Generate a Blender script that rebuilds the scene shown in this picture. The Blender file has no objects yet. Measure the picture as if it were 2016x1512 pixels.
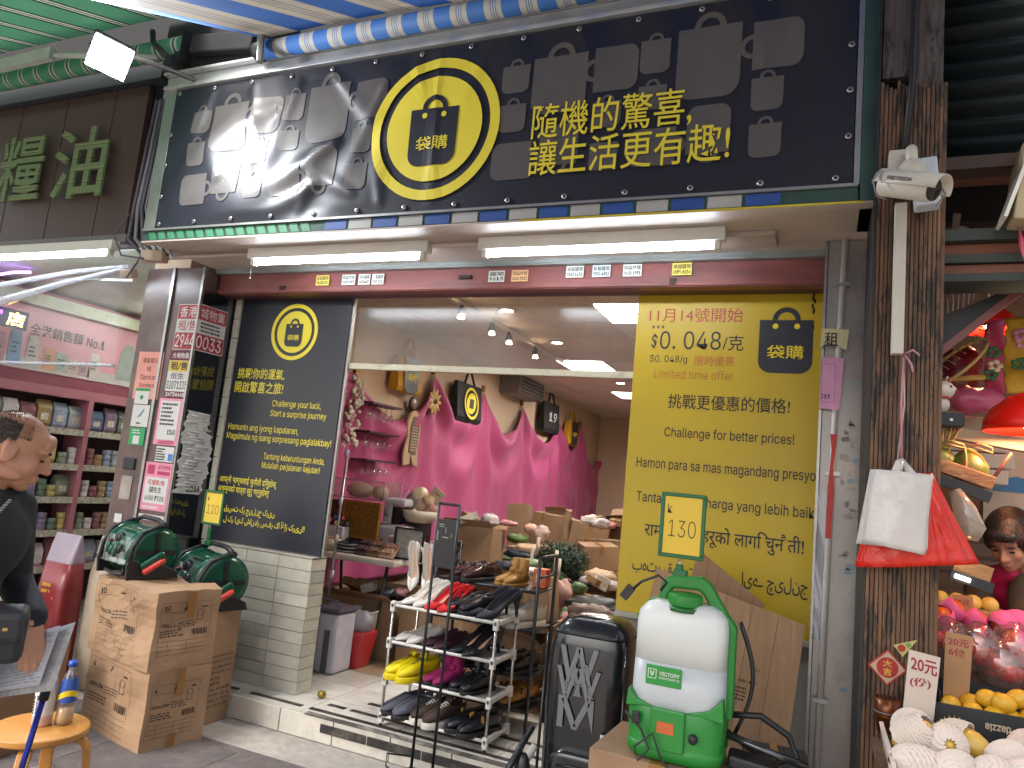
import bpy, bmesh, math, random
from mathutils import Vector, Matrix, noise
random.seed(7)
R = math.radians
sc = bpy.context.scene
col = sc.collection
# ---------------------------------------------------------------- camera
cam = bpy.data.cameras.new('camera'); camo = bpy.data.objects.new('camera', cam); col.objects.link(camo)
cam.sensor_width = 36; cam.lens = 25.52; cam.clip_start = .05; cam.clip_end = 500
right = Vector((.9186, .3834, .0957)); down = Vector((.0373, .157, -.9869)); fwd = Vector((-.3934, .9101, .13))
m3 = Matrix((right, -down, -fwd)).transposed()
camo.matrix_world = Matrix.Translation((0, 0, 1.55)) @ m3.to_4x4()
sc.camera = camo
# ---------------------------------------------------------------- sky and sun
SUN_EL, SUN_AZ = R(42), R(200)
w = bpy.data.worlds.new('World'); sc.world = w; w.use_nodes = True
nt = w.node_tree; bg = nt.nodes['Background']
sky = nt.nodes.new('ShaderNodeTexSky'); sky.sky_type = 'NISHITA'; sky.sun_disc = False
sky.sun_elevation = SUN_EL; sky.sun_rotation = SUN_AZ; sky.dust_density = 4; sky.air_density = 1.2
hs = nt.nodes.new('ShaderNodeHueSaturation'); hs.inputs['Saturation'].default_value = .3
nt.links.new(sky.outputs[0], hs.inputs['Color']); nt.links.new(hs.outputs[0], bg.inputs[0]); bg.inputs[1].default_value = .15
sl = bpy.data.lights.new('sun', 'SUN'); sl.energy = 1.5; sl.angle = R(20); sl.color = (1, .96, .9)
so = bpy.data.objects.new('sun', sl); col.objects.link(so)
sd = Vector((math.cos(SUN_EL) * math.sin(SUN_AZ), math.cos(SUN_EL) * math.cos(SUN_AZ), math.sin(SUN_EL)))
so.rotation_euler = sd.to_track_quat('Z', 'Y').to_euler(); so.location = (0, -6, 9)
sc.view_settings.view_transform = 'Standard'; sc.view_settings.look = 'None'
sc.view_settings.exposure = 1.05; sc.view_settings.gamma = 1; sc.view_settings.use_curve_mapping = False
sc.cycles.use_denoising = True
sc.cycles.max_bounces = 8; sc.cycles.transparent_max_bounces = 16; sc.cycles.sample_clamp_indirect = 6
sc.cycles.caustics_reflective = False; sc.cycles.caustics_refractive = False

# ---------------------------------------------------------------- materials
def lin(h):
    h = h.lstrip('#'); o = []
    for i in (0, 2, 4):
        c = int(h[i:i + 2], 16) / 255
        o.append(c / 12.92 if c <= .04045 else ((c + .055) / 1.055) ** 2.4)
    return (*o, 1)
MC = {}
def nodes(name):
    m = bpy.data.materials.new(name); m.use_nodes = True
    return m, m.node_tree, m.node_tree.nodes['Principled BSDF'], m.node_tree.links.new
def N(t, kind, **k):
    n = t.nodes.new('ShaderNode' + kind)
    for a, b in k.items():
        if a in n.inputs: n.inputs[a].default_value = b
        else: setattr(n, a, b)
    return n
def ramp(t, src, stops, L):
    r = N(t, 'ValToRGB'); L(src, r.inputs[0])
    e = r.color_ramp.elements
    while len(e) < len(stops): e.new(.5)
    for q, (p, c) in zip(e, stops): q.position = p; q.color = c
    return r
def M(name, hexc, rough=.55, metal=0., var=.12, scale=9., bump=0., bscale=60., stain=None, stamt=.5, stscale=3., stretch=(1, 1, 1), spec=.5, coat=0., trans=0., rnd=0.):
    """plain surface: base colour with uneven tone, optional wear stains of their own colour, fine relief"""
    if name in MC: return MC[name]
    m, t, b, L = nodes(name)
    c = lin(hexc)
    b.inputs['Roughness'].default_value = rough; b.inputs['Metallic'].default_value = metal
    b.inputs['Specular IOR Level'].default_value = spec; b.inputs['Coat Weight'].default_value = coat; b.inputs['Coat Roughness'].default_value = .08
    b.inputs['Transmission Weight'].default_value = trans
    tc = N(t, 'TexCoord'); mp = N(t, 'Mapping'); mp.inputs['Scale'].default_value = stretch
    L(tc.outputs['Object'], mp.inputs[0])
    nz = N(t, 'TexNoise', Scale=scale, Detail=5., Roughness=.6); L(mp.outputs[0], nz.inputs[0])
    lo = tuple(x * (1 - var) for x in c[:3]) + (1,); hi = tuple(min(1, x * (1 + var)) for x in c[:3]) + (1,)
    r = ramp(t, nz.outputs[0], [(.3, lo), (.7, hi)], L); outc = r.outputs[0]
    if stain:
        n2 = N(t, 'TexNoise', Scale=stscale, Detail=8., Roughness=.7); L(mp.outputs[0], n2.inputs[0])
        r2 = ramp(t, n2.outputs[0], [(.5, (0, 0, 0, 1)), (.72, (stamt,) * 3 + (1,))], L)
        mx = N(t, 'Mix', data_type='RGBA'); L(r2.outputs[0], mx.inputs[0]); L(outc, mx.inputs[6]); mx.inputs[7].default_value = lin(stain); outc = mx.outputs[2]
    if rnd:
        oi = N(t, 'ObjectInfo'); mr = N(t, 'MapRange'); mr.inputs[3].default_value = 1 - rnd; mr.inputs[4].default_value = 1 + rnd * .5; L(oi.outputs['Random'], mr.inputs[0])
        mm = N(t, 'Mix', data_type='RGBA', blend_type='MULTIPLY'); mm.inputs[0].default_value = 1; L(outc, mm.inputs[6]); L(mr.outputs[0], mm.inputs[7]); outc = mm.outputs[2]
        va = N(t, 'VectorMath'); L(tc.outputs['Object'], va.inputs[0]); cm = N(t, 'CombineXYZ'); ml = N(t, 'Math', operation='MULTIPLY'); L(oi.outputs['Random'], ml.inputs[0]); ml.inputs[1].default_value = 40
        L(ml.outputs[0], cm.inputs[0]); L(cm.outputs[0], va.inputs[1]); L(va.outputs[0], mp.inputs[0])
    L(outc, b.inputs['Base Color'])
    rr = N(t, 'MapRange'); rr.inputs[3].default_value = max(.02, rough * .8); rr.inputs[4].default_value = min(1, rough * 1.2)
    L(nz.outputs[0], rr.inputs[0]); L(rr.outputs[0], b.inputs['Roughness'])
    if bump:
        n3 = N(t, 'TexNoise', Scale=bscale, Detail=4.); L(mp.outputs[0], n3.inputs[0])
        bp = N(t, 'Bump', Strength=bump, Distance=.01); L(n3.outputs[0], bp.inputs['Height']); L(bp.outputs[0], b.inputs['Normal'])
    MC[name] = m; return m
def emit(name, hexc, strength):
    if name in MC: return MC[name]
    m, t, b, L = nodes(name); b.inputs['Base Color'].default_value = lin(hexc)
    b.inputs['Emission Color'].default_value = lin(hexc); b.inputs['Emission Strength'].default_value = strength
    MC[name] = m; return m
def clear(name, tint='#ffffff', gloss=.04, rough=.02, haze=0., hazec='#ffffff', dirt=0.):
    """thin clear sheet: see-through with a fresnel sheen, optional milkiness and smears"""
    if name in MC: return MC[name]
    m, t, b, L = nodes(name); t.nodes.remove(b); out = t.nodes['Material Output']
    tr = N(t, 'BsdfTransparent'); tr.inputs[0].default_value = lin(tint)
    gl = N(t, 'BsdfGlossy', Roughness=rough); lw = N(t, 'LayerWeight', Blend=.5); pw_ = N(t, 'Math', operation='POWER'); L(lw.outputs['Facing'], pw_.inputs[0]); pw_.inputs[1].default_value = 4.5
    ad = N(t, 'Math', operation='ADD', use_clamp=True); L(pw_.outputs[0], ad.inputs[0]); ad.inputs[1].default_value = gloss
    m1 = N(t, 'MixShader'); L(ad.outputs[0], m1.inputs[0]); L(tr.outputs[0], m1.inputs[1]); L(gl.outputs[0], m1.inputs[2])
    df = N(t, 'BsdfDiffuse'); df.inputs[0].default_value = lin(hazec); m2 = N(t, 'MixShader'); m2.inputs[0].default_value = haze
    if dirt:
        tc = N(t, 'TexCoord'); nz = N(t, 'TexNoise', Scale=3.5, Detail=8., Roughness=.75); L(tc.outputs['Object'], nz.inputs[0])
        r = ramp(t, nz.outputs[0], [(.42, (haze,) * 3 + (1,)), (.75, (haze + dirt,) * 3 + (1,))], L); L(r.outputs[0], m2.inputs[0])
    L(m1.outputs[0], m2.inputs[1]); L(df.outputs[0], m2.inputs[2]); L(m2.outputs[0], out.inputs[0])
    MC[name] = m; return m
def stripes(name, cols, period, axis=0, rough=.7, bands=None, var=.1, trans=0.):
    """woven stripes along one object axis: bands = [(end, colour index)]"""
    if name in MC: return MC[name]
    m, t, b, L = nodes(name); b.inputs['Roughness'].default_value = rough
    tc = N(t, 'TexCoord'); sx = N(t, 'SeparateXYZ'); L(tc.outputs['Object'], sx.inputs[0])
    md = N(t, 'Math', operation='DIVIDE'); L(sx.outputs[axis], md.inputs[0]); md.inputs[1].default_value = period
    fr = N(t, 'Math', operation='FRACT'); L(md.outputs[0], fr.inputs[0])
    r = N(t, 'ValToRGB'); r.color_ramp.interpolation = 'CONSTANT'; L(fr.outputs[0], r.inputs[0])
    e = r.color_ramp.elements
    while len(e) < len(bands): e.new(.5)
    for q, (p, ci) in zip(e, bands): q.position = p; q.color = lin(cols[ci])
    nz = N(t, 'TexNoise', Scale=4., Detail=6.); L(tc.outputs['Object'], nz.inputs[0])
    mr = N(t, 'MapRange'); mr.inputs[3].default_value = 1 - var * 1.5; mr.inputs[4].default_value = 1 + var; L(nz.outputs[0], mr.inputs[0])
    mx = N(t, 'Mix', data_type='RGBA', blend_type='MULTIPLY'); mx.inputs[0].default_value = 1
    L(r.outputs[0], mx.inputs[6]); L(mr.outputs[0], mx.inputs[7]); L(mx.outputs[2], b.inputs['Base Color'])
    if trans:
        out = t.nodes['Material Output']; tl = N(t, 'BsdfTranslucent'); L(mx.outputs[2], tl.inputs[0]); ms = N(t, 'MixShader'); ms.inputs[0].default_value = trans
        L(b.outputs[0], ms.inputs[1]); L(tl.outputs[0], ms.inputs[2]); L(ms.outputs[0], out.inputs[0])
    MC[name] = m; return m
def worn_wood(name, a, bcol, dark, axis=2, rough=.6):
    if name in MC: return MC[name]
    m, t, b, L = nodes(name); b.inputs['Roughness'].default_value = rough
    tc = N(t, 'TexCoord'); mp = N(t, 'Mapping'); s = [45, 45, 45]; s[axis] = 2.2; mp.inputs['Scale'].default_value = s
    L(tc.outputs['Object'], mp.inputs[0])
    nz = N(t, 'TexNoise', Scale=1.3, Detail=8., Roughness=.75); L(mp.outputs[0], nz.inputs[0])
    r = ramp(t, nz.outputs[0], [(.32, lin(bcol)), (.5, lin(a)), (.72, tuple(min(1, q * 2.1) for q in lin(a)[:3]) + (1,))], L)
    mp2 = N(t, 'Mapping'); s2 = [30, 30, 30]; s2[axis] = 6; mp2.inputs['Scale'].default_value = s2; L(tc.outputs['Object'], mp2.inputs[0])
    n2 = N(t, 'TexNoise', Scale=.6, Detail=9., Roughness=.8); L(mp2.outputs[0], n2.inputs[0])
    r2 = ramp(t, n2.outputs[0], [(.5, (0, 0, 0, 1)), (.56, (.92, .92, .92, 1))], L)
    mx = N(t, 'Mix', data_type='RGBA'); L(r2.outputs[0], mx.inputs[0]); L(r.outputs[0], mx.inputs[6]); mx.inputs[7].default_value = lin(dark)
    L(mx.outputs[2], b.inputs['Base Color'])
    bp = N(t, 'Bump', Strength=.35, Distance=.004); L(nz.outputs[0], bp.inputs['Height']); L(bp.outputs[0], b.inputs['Normal'])
    MC[name] = m; return m

# ---------------------------------------------------------------- mesh helpers (all coordinates in metres, world axes)
def setp(o, label=None, cat=None, group=None, kind=None):
    if label: o['label'] = label
    if cat: o['category'] = cat
    if group: o['group'] = group
    if kind: o['kind'] = kind
    return o
def wmat(o): return (wmat(o.parent) @ o.matrix_parent_inverse if o.parent else Matrix()) @ o.matrix_basis
def adopt(o, parent):
    if parent is not None: o.parent = parent; o.matrix_parent_inverse = wmat(parent).inverted()
    return o
def thing(name, label, cat, loc=(0, 0, 0), group=None):
    o = bpy.data.objects.new(name, None); o.empty_display_size = .1; col.objects.link(o); o.location = loc
    return setp(o, label, cat, group)
class MB:
    def __init__(s, T=None): s.v = []; s.f = []; s.T = T; s.sm = []
    def add(s, vs, fs, smooth=False):
        k = len(s.v)
        s.v += [tuple(s.T @ Vector(p)) if s.T is not None else tuple(p) for p in vs]
        s.f += [tuple(i + k for i in f) for f in fs]; s.sm += [smooth] * len(fs); return s
    def box(s, x0, x1, y0, y1, z0, z1):
        return s.add([(x, y, z) for z in (z0, z1) for y in (y0, y1) for x in (x0, x1)],
                     [(0, 2, 3, 1), (4, 5, 7, 6), (0, 1, 5, 4), (2, 6, 7, 3), (0, 4, 6, 2), (1, 3, 7, 5)])
    def cbox(s, c, size, rz=0, rx=0, ry=0):
        T = Matrix.Translation(c) @ Matrix.Rotation(rz, 4, 'Z') @ Matrix.Rotation(ry, 4, 'Y') @ Matrix.Rotation(rx, 4, 'X')
        a, b, d = (q / 2 for q in size)
        return s.add([T @ Vector((x, y, z)) for z in (-d, d) for y in (-b, b) for x in (-a, a)],
                     [(0, 2, 3, 1), (4, 5, 7, 6), (0, 1, 5, 4), (2, 6, 7, 3), (0, 4, 6, 2), (1, 3, 7, 5)])
    def loft(s, rings, cap=True, closed=True, smooth=True):
        n = len(rings[0]); vs = [p for r in rings for p in r]; fs = []
        for i in range(len(rings) - 1):
            for j in range(n if closed else n - 1):
                k = (j + 1) % n; fs.append((i * n + j, i * n + k, (i + 1) * n + k, (i + 1) * n + j))
        s.add(vs, fs, smooth)
        if cap and closed:
            s.add(rings[0], [tuple(range(n - 1, -1, -1))]); s.add(rings[-1], [tuple(range(n))])
        return s
    def tube(s, pts, r, n=8, cap=True, smooth=True):
        pts = [Vector(p) for p in pts]; rs = r if isinstance(r, (list, tuple)) else [r] * len(pts); rings = []; up = None
        for i, p in enumerate(pts):
            d = (pts[min(i + 1, len(pts) - 1)] - pts[max(i - 1, 0)])
            if d.length < 1e-9: d = Vector((0, 0, 1))
            d.normalize()
            if up is None: up = Vector((0, 0, 1)) if abs(d.z) < .9 else Vector((1, 0, 0))
            a = d.cross(up)
            if a.length < 1e-4: a = d.cross(Vector((1, 0, 0)) if abs(d.x) < .9 else Vector((0, 1, 0)))
            a.normalize(); b = a.cross(d); b.normalize(); up = b
            rings.append([p + (a * math.cos(t) + b * math.sin(t)) * rs[i] for t in (2 * math.pi * q / n for q in range(n))])
        return s.loft(rings, cap, True, smooth)
    def lathe(s, c, prof, n=20, axis='z', cap=True):
        rings = []
        for r, h in prof:
            q = []
            for k in range(n):
                a = 2 * math.pi * k / n; u, v = r * math.cos(a), r * math.sin(a)
                q.append({'z': (c[0] + u, c[1] + v, c[2] + h), 'y': (c[0] + u, c[1] + h, c[2] + v), 'x': (c[0] + h, c[1] + u, c[2] + v)}[axis])
            rings.append(q)
        return s.loft(rings, cap)
    def ball(s, c, r, nu=14, nv=9, T=None, f=None):
        rx, ry, rz = r if isinstance(r, (tuple, list)) else (r, r, r); rings = []
        for i in range(nv + 1):
            a = math.pi * i / nv; q = []
            for j in range(nu):
                b = 2 * math.pi * j / nu; p = Vector((rx * math.sin(a) * math.cos(b), ry * math.sin(a) * math.sin(b), -rz * math.cos(a)))
                if f: p = p * f(p)
                if T is not None: p = T @ p
                q.append(p + Vector(c))
            rings.append(q)
        return s.loft(rings, False)
    def prism(s, poly, o, u, v, th):
        """extrude a 2-D outline lying in the plane o + a*u + b*v by th along u x v"""
        o, u, v = Vector(o), Vector(u), Vector(v); n = u.cross(v).normalized() * th; k = len(poly)
        a = [o + u * x + v * y for x, y in poly]; b = [p + n for p in a]
        s.add(a, [tuple(range(k - 1, -1, -1))]); s.add(b, [tuple(range(k))])
        return s.add(a + b, [(i, (i + 1) % k, k + (i + 1) % k, k + i) for i in range(k)])
    def sheet(s, f, nu, nv, smooth=True):
        vs = [f(i / nu, j / nv) for j in range(nv + 1) for i in range(nu + 1)]; q = nu + 1
        return s.add(vs, [(j * q + i, j * q + i + 1, (j + 1) * q + i + 1, (j + 1) * q + i) for j in range(nv) for i in range(nu)], smooth)
    def mesh(s, name, mat=None):
        me = bpy.data.meshes.new(name); me.from_pydata(s.v, [], s.f); me.polygons.foreach_set('use_smooth', s.sm)
        if mat: me.materials.append(mat)
        me.update(); return me
    def build(s, name, mat, parent=None, bevel=0., thick=0., seg=2, fix=True):
        me = s.mesh(name, mat)
        if fix:
            bm = bmesh.new(); bm.from_mesh(me); bmesh.ops.remove_doubles(bm, verts=bm.verts, dist=1e-5)
            if not thick: bmesh.ops.recalc_face_normals(bm, faces=bm.faces)
            bm.to_mesh(me); bm.free()
        o = bpy.data.objects.new(name, me); col.objects.link(o)
        if thick: md = o.modifiers.new('thick', 'SOLIDIFY'); md.thickness = thick; md.offset = 0
        if bevel: md = o.modifiers.new('bevel', 'BEVEL'); md.width = bevel; md.segments = seg; md.limit_method = 'ANGLE'; md.angle_limit = R(40)
        return adopt(o, parent)
def part(name, mat, parent, fn, bevel=0., thick=0., T=None):
    b = MB(T); fn(b); return b.build(name, mat, parent, bevel, thick)
def struct(o): o['kind'] = 'structure'; return o
def piece(name, me, loc, parent, rot=None, scale=None):
    o = bpy.data.objects.new(name, me); col.objects.link(o); o.location = loc
    if rot: o.rotation_euler = rot
    if scale: o.scale = scale
    return adopt(o, parent)
def soft(mb, name, mat, parent, voxel=.008, it=6):
    """merge overlapping solids into one continuous smooth surface"""
    me = mb.mesh('tmp'); o = bpy.data.objects.new('tmp', me); col.objects.link(o)
    bm = bmesh.new(); bm.from_mesh(me); bmesh.ops.remove_doubles(bm, verts=bm.verts, dist=1e-5); bmesh.ops.recalc_face_normals(bm, faces=bm.faces); bm.to_mesh(me); bm.free()
    md = o.modifiers.new('r', 'REMESH'); md.mode = 'VOXEL'; md.voxel_size = voxel; md.use_smooth_shade = True
    s_ = o.modifiers.new('s', 'SMOOTH'); s_.iterations = it; s_.factor = .5
    dg = bpy.context.evaluated_depsgraph_get(); ne = bpy.data.meshes.new_from_object(o.evaluated_get(dg)); bpy.data.objects.remove(o)
    ne.materials.clear(); ne.materials.append(mat); ne.polygons.foreach_set('use_smooth', [True] * len(ne.polygons))
    ne.name = name; q = bpy.data.objects.new(name, ne); col.objects.link(q); return adopt(q, parent)

# ---------------------------------------------------------------- lettering
TXT = {}
try: FONT = bpy.data.fonts.load(bpy.utils.system_resource('DATAFILES', path='fonts') + '/Inter.woff2')   # the program's own interface typeface
except Exception: FONT = None
def glyphs(s, bold=0., res=3):
    k = (s, bold)
    if k not in TXT:
        cu = bpy.data.curves.new('lettering', 'FONT'); cu.body = s; cu.resolution_u = res; cu.offset = bold; cu.fill_mode = 'FRONT'
        if FONT and s.isascii(): cu.font = FONT
        o = bpy.data.objects.new('t', cu); col.objects.link(o); dg = bpy.context.evaluated_depsgraph_get()
        me = bpy.data.meshes.new_from_object(o.evaluated_get(dg)); bpy.data.objects.remove(o); bpy.data.curves.remove(cu)
        vs = [tuple(v.co) for v in me.vertices]; fs = [tuple(p.vertices) for p in me.polygons]; bpy.data.meshes.remove(me)
        x0 = min(v[0] for v in vs); x1 = max(v[0] for v in vs); y0 = min(v[1] for v in vs); y1 = max(v[1] for v in vs)
        TXT[k] = ([((v[0] - x0) / (x1 - x0), (v[1] - y0) / (y1 - y0)) for v in vs], fs)
    return TXT[k]
def write(s, parent, mat, o, u, v, w, h, bold=0., f=None, name='lettering'):
    """print s so that its ink fills the w x h rectangle at o along u (reading direction) and v (up)"""
    vs, fs = glyphs(s, bold); o, u, v = Vector(o), Vector(u), Vector(v); b = MB()
    if parent.type == 'EMPTY': parent = next((c for c in parent.children if c.name.split('.')[0] in ('paper', 'sheet', 'card', 'front_panel', 'label', 'bag', 'body', 'carton', 'sack', 'board', 'inner_sheet')), parent)   # print belongs to the sheet it is on
    pts = [o + u * (x * w) + v * (y * h) for x, y in vs]
    if f: pts = [f(p) for p in pts]
    b.add(pts, fs); return b.build(name, mat, parent, fix=False)
X_, Z_ = Vector((1, 0, 0)), Vector((0, 0, 1))
def onY(s, parent, mat, Y, x0, x1, z0, z1, bold=0., f=None):
    return write(s, parent, mat, (x0, Y, z0), X_, Z_, x1 - x0, z1 - z0, bold, f)
def scribble(parent, mat, o, u, v, w, h, rows, seed=0, name='print'):
    """small print too fine to read: rows of short dashes"""
    rn = random.Random(seed); b = MB(); o, u, v = Vector(o), Vector(u), Vector(v)
    for r in range(rows):
        y = h * (1 - (r + .75) / rows); x = 0; end = w * rn.uniform(.55, 1); t = h / rows * .5
        while x < end:
            q = w * rn.uniform(.03, .12); q = min(q, end - x)
            if q > .002: b.add([o + u * x + v * y, o + u * (x + q) + v * y, o + u * (x + q) + v * (y + t), o + u * x + v * (y + t)], [(0, 1, 2, 3)])
            x += q + w * .02
    return b.build(name, mat, parent, fix=False)
def frame2d(b, o, u, v, w, h, t):
    o, u, v = Vector(o), Vector(u), Vector(v)
    for x0, x1, y0, y1 in ((0, w, 0, t), (0, w, h - t, h), (0, t, t, h - t), (w - t, w, t, h - t)):
        b.add([o + u * x0 + v * y0, o + u * x1 + v * y0, o + u * x1 + v * y1, o + u * x0 + v * y1], [(0, 1, 2, 3)])
    return b
def bag_outline(n=6):
    """flat carrier-bag outline in a unit box: rounded lower corners"""
    p = [(0, 1)]
    for i in range(n + 1): a = math.pi + math.pi / 2 * i / n; p.append((.24 + .24 * math.cos(a), .22 + .22 * math.sin(a)))
    for i in range(n + 1): a = 1.5 * math.pi + math.pi / 2 * i / n; p.append((.76 + .24 * math.cos(a), .22 + .22 * math.sin(a)))
    return p + [(1, 1)]
def ring2d(cx, cy, r0, r1, a0=0, a1=2 * math.pi, n=40, ey=1.):
    v = []; f = []
    for i in range(n + 1):
        a = a0 + (a1 - a0) * i / n
        v += [(cx + r0 * math.cos(a), cy + r0 * math.sin(a) * ey), (cx + r1 * math.cos(a), cy + r1 * math.sin(a) * ey)]
    for i in range(n): f.append((2 * i, 2 * i + 2, 2 * i + 3, 2 * i + 1))
    return v, f
def flatgrid(outline, g=.03):
    """fill an outline with small faces so that the print follows the folds"""
    bm = bmesh.new(); vs = [bm.verts.new((x, z, 0)) for x, z in outline]; bm.faces.new(vs)
    xs = [p[0] for p in outline]; zs = [p[1] for p in outline]
    for k in range(1, int((max(xs) - min(xs)) / g) + 1):
        bmesh.ops.bisect_plane(bm, geom=bm.verts[:] + bm.edges[:] + bm.faces[:], plane_co=(min(xs) + g * k, 0, 0), plane_no=(1, 0, 0))
    for k in range(1, int((max(zs) - min(zs)) / g) + 1):
        bmesh.ops.bisect_plane(bm, geom=bm.verts[:] + bm.edges[:] + bm.faces[:], plane_co=(0, min(zs) + g * k, 0), plane_no=(0, 1, 0))
    bm.verts.index_update(); v = [tuple(q.co) for q in bm.verts]; f = [tuple(q.index for q in fc.verts) for fc in bm.faces]; bm.free()
    return v, f
# ================================================================ THE SETTING
conc = M('pavement concrete', '#a39c94', .85, var=.18, scale=14, bump=.25, bscale=120, stain='#6d665f', stamt=.5, stscale=2.5)
ground = struct(part('ground', conc, None, lambda b: b.add([(-40, -40, 0), (40, -40, 0), (40, 30, 0), (-40, 30, 0)], [(0, 1, 2, 3)])))
slabm = M('dark paving stone', '#5d5554', .7, var=.2, scale=20, bump=.2, bscale=200, rnd=.18, stain='#8b8280', stamt=.35, stscale=5)
base = struct(part('pavement', slabm, None, lambda b: b.box(-7.5, -.9, 1.2, 3.26, .002, .006)))
sm_ = MB().box(-.298, .298, -.298, .298, 0, .02); smesh = sm_.mesh('slab', slabm)
for i in range(11):
    for j in range(3):
        piece('slab', smesh, (-7.2 + i * .6, 1.2 + .3 + j * .6 + (.16 if j == 2 else .13), .006), base)
# raised shop floor with tiled riser
ZF = .13
tilew = M('white floor tile', '#c9c4bb', .22, var=.08, scale=6, rnd=.1, stain='#8a8073', stamt=.35, stscale=4)
tileb = M('beige floor tile', '#b89f85', .2, var=.1, scale=6, rnd=.1, stain='#7c6852', stamt=.3, stscale=4)
grout = M('grout', '#8a8479', .9)
floor = struct(part('shop_floor', grout, None, lambda b: b.box(-3.9, .16, 3.6, 13.6, .0, ZF - .006)))
fw = MB().box(-.148, .148, -.148, .148, -.01, .0).mesh('tile', tilew); fb = MB().box(-.148, .148, -.148, .148, -.01, .0).mesh('tile', tileb)
for i in range(13):
    for j in range(9):
        y = 3.74 + j * .3
        piece('tile', fw if j < 3 else fb, (-3.72 + i * .3, y, ZF), floor)
inlay = M('black inlay strip', '#2c2826', .4, var=.2, stain='#8d857a', stamt=.4, stscale=8)
for x0, x1, y0 in ((-3.1, -2.72, 3.66), (-2.66, -1.0, 3.66), (-2.62, -2.5, 3.78), (-2.46, -1.2, 3.78), (-2.45, -1.95, 3.95), (-1.7, -1.0, 3.95), (-3.4, -3.2, 3.66)):
    part('inlay_strip', inlay, floor, lambda b: b.box(x0, x1, y0, y0 + .035, ZF, ZF + .003))
riser = M('riser tile', '#c4bdb2', .35, var=.1, scale=8, rnd=.12, stain='#6f655a', stamt=.55, stscale=5)
for k in range(11):
    x0 = -3.9 + k * .37
    part('riser_tile', riser, floor, lambda b: b.box(x0 + .003, x0 + .367, 3.575, 3.6, .004, .13), .003)
worn = M('scuffed metal nosing', '#4d4744', .6, var=.25, stain='#b5ab9d', stamt=.9, stscale=9)
part('nosing', worn, floor, lambda b: b.box(-2.62, .1, 3.57, 3.612, .131, .139), .002)
for x0, x1 in ((-2.5, -2.2), (-2.19, -1.86), (-1.85, -1.5), (-1.49, -1.1)):
    part('riser_strip', inlay, floor, lambda b: b.box(x0, x1, 3.568, 3.576, .06, .105))

# ---------------------------------------------------------------- shop unit
cream = M('cream wall paint', '#c9b199', .7, var=.06, scale=3, bump=.05)
ceilm = M('ceiling tile paint', '#cbbfb6', .8, var=.06, scale=12, rnd=.06, bump=.1, bscale=200)
dark_gap = M('dark joint', '#3a3532', .8)
shop = thing('shop_unit', 'long narrow shop with pink draped side wall, opened behind the yellow and black posters', 'shop', (-1.9, 8, ZF))
part('left_wall', cream, shop, lambda b: b.box(-4.05, -3.9, 3.87, 13.6, .14, 3.1))
part('right_wall', cream, shop, lambda b: b.box(.16, .3, 3.9, 13.6, 0, 3.1))
part('back_wall', cream, shop, lambda b: b.box(-3.9, .16, 13.45, 13.6, .14, 3.1))
cl = part('ceiling', dark_gap, shop, lambda b: b.box(-3.9, .16, 3.9, 13.45, 2.92, 3.0))
ct = MB().box(-.279, .279, -.295, .295, -.012, .0).mesh('ceiling_tile', ceilm)
for i in range(7):
    for j in range(16):
        if (i, j) in ((4, 2), (2, 6), (5, 6), (2, 10), (4, 13)): continue
        piece('ceiling_tile', ct, (-3.6 + i * .565, 4.2 + j * .6, 2.92), cl)
part('bulkhead', M('bulkhead paint', '#a3938a', .7), shop, lambda b: b.box(-1.75, .16, 7.6, 13.4, 2.55, 2.9), .01)
upw = M('upper render', '#1d1b1d', .85, var=.2, scale=3, stain='#2e2a29', stamt=.5)
part('upper_wall', upw, shop, lambda b: b.box(-8.5, 3.0, 3.75, 4.0, 2.93, 8.5))
soff = M('soffit paint', '#bcaea4', .5, var=.1, scale=4, stain='#7d7068', stamt=.45, stscale=2, stretch=(1, 3, 3))
sf = part('soffit', soff, shop, lambda b: b.box(-3.85, .18, 3.1, 3.74, 2.775, 2.9), .004)
part('access_hatch', M('hatch paint', '#a79a90', .5), sf, lambda b: b.box(-1.15, -.22, 3.32, 3.5, 2.752, 2.774), .004)
steel = M('brushed steel', '#9a9a9a', .3, metal=.85, var=.12, scale=5, stretch=(1, 1, 6))
hous = M('shutter housing', '#8f9492', .35, metal=.6, var=.1)
part('shutter_housing', hous, shop, lambda b: b.box(-3.84, .0, 3.62, 3.66, 2.742, 2.776).box(-3.84, .0, 3.61, 3.62, 2.75, 2.762))
redw = M('red oxide beam paint', '#7c4440', .5, var=.18, scale=7, stain='#4b2826', stamt=.6, stscale=4, stretch=(.5, 1, 2))
bm_ = part('shutter_beam', redw, shop, lambda b: b.box(-3.84, .0, 3.665, 3.74, 2.615, 2.774).box(-3.84, 0, 3.655, 3.665, 2.62, 2.64), .003)
part('beam_lip', M('beam lip paint', '#4a2a30', .5), shop, lambda b: b.box(-3.84, .0, 3.745, 3.84, 2.62, 2.78))
part('beam_latch', M('rusty latch', '#3a2a26', .6, metal=.5), bm_, lambda b: b.box(-1.98, -1.9, 3.645, 3.664, 2.68, 2.7).box(-3.3, -3.26, 3.65, 3.664, 2.63, 2.66).box(-.75, -.72, 3.65, 3.664, 2.625, 2.66))
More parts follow.
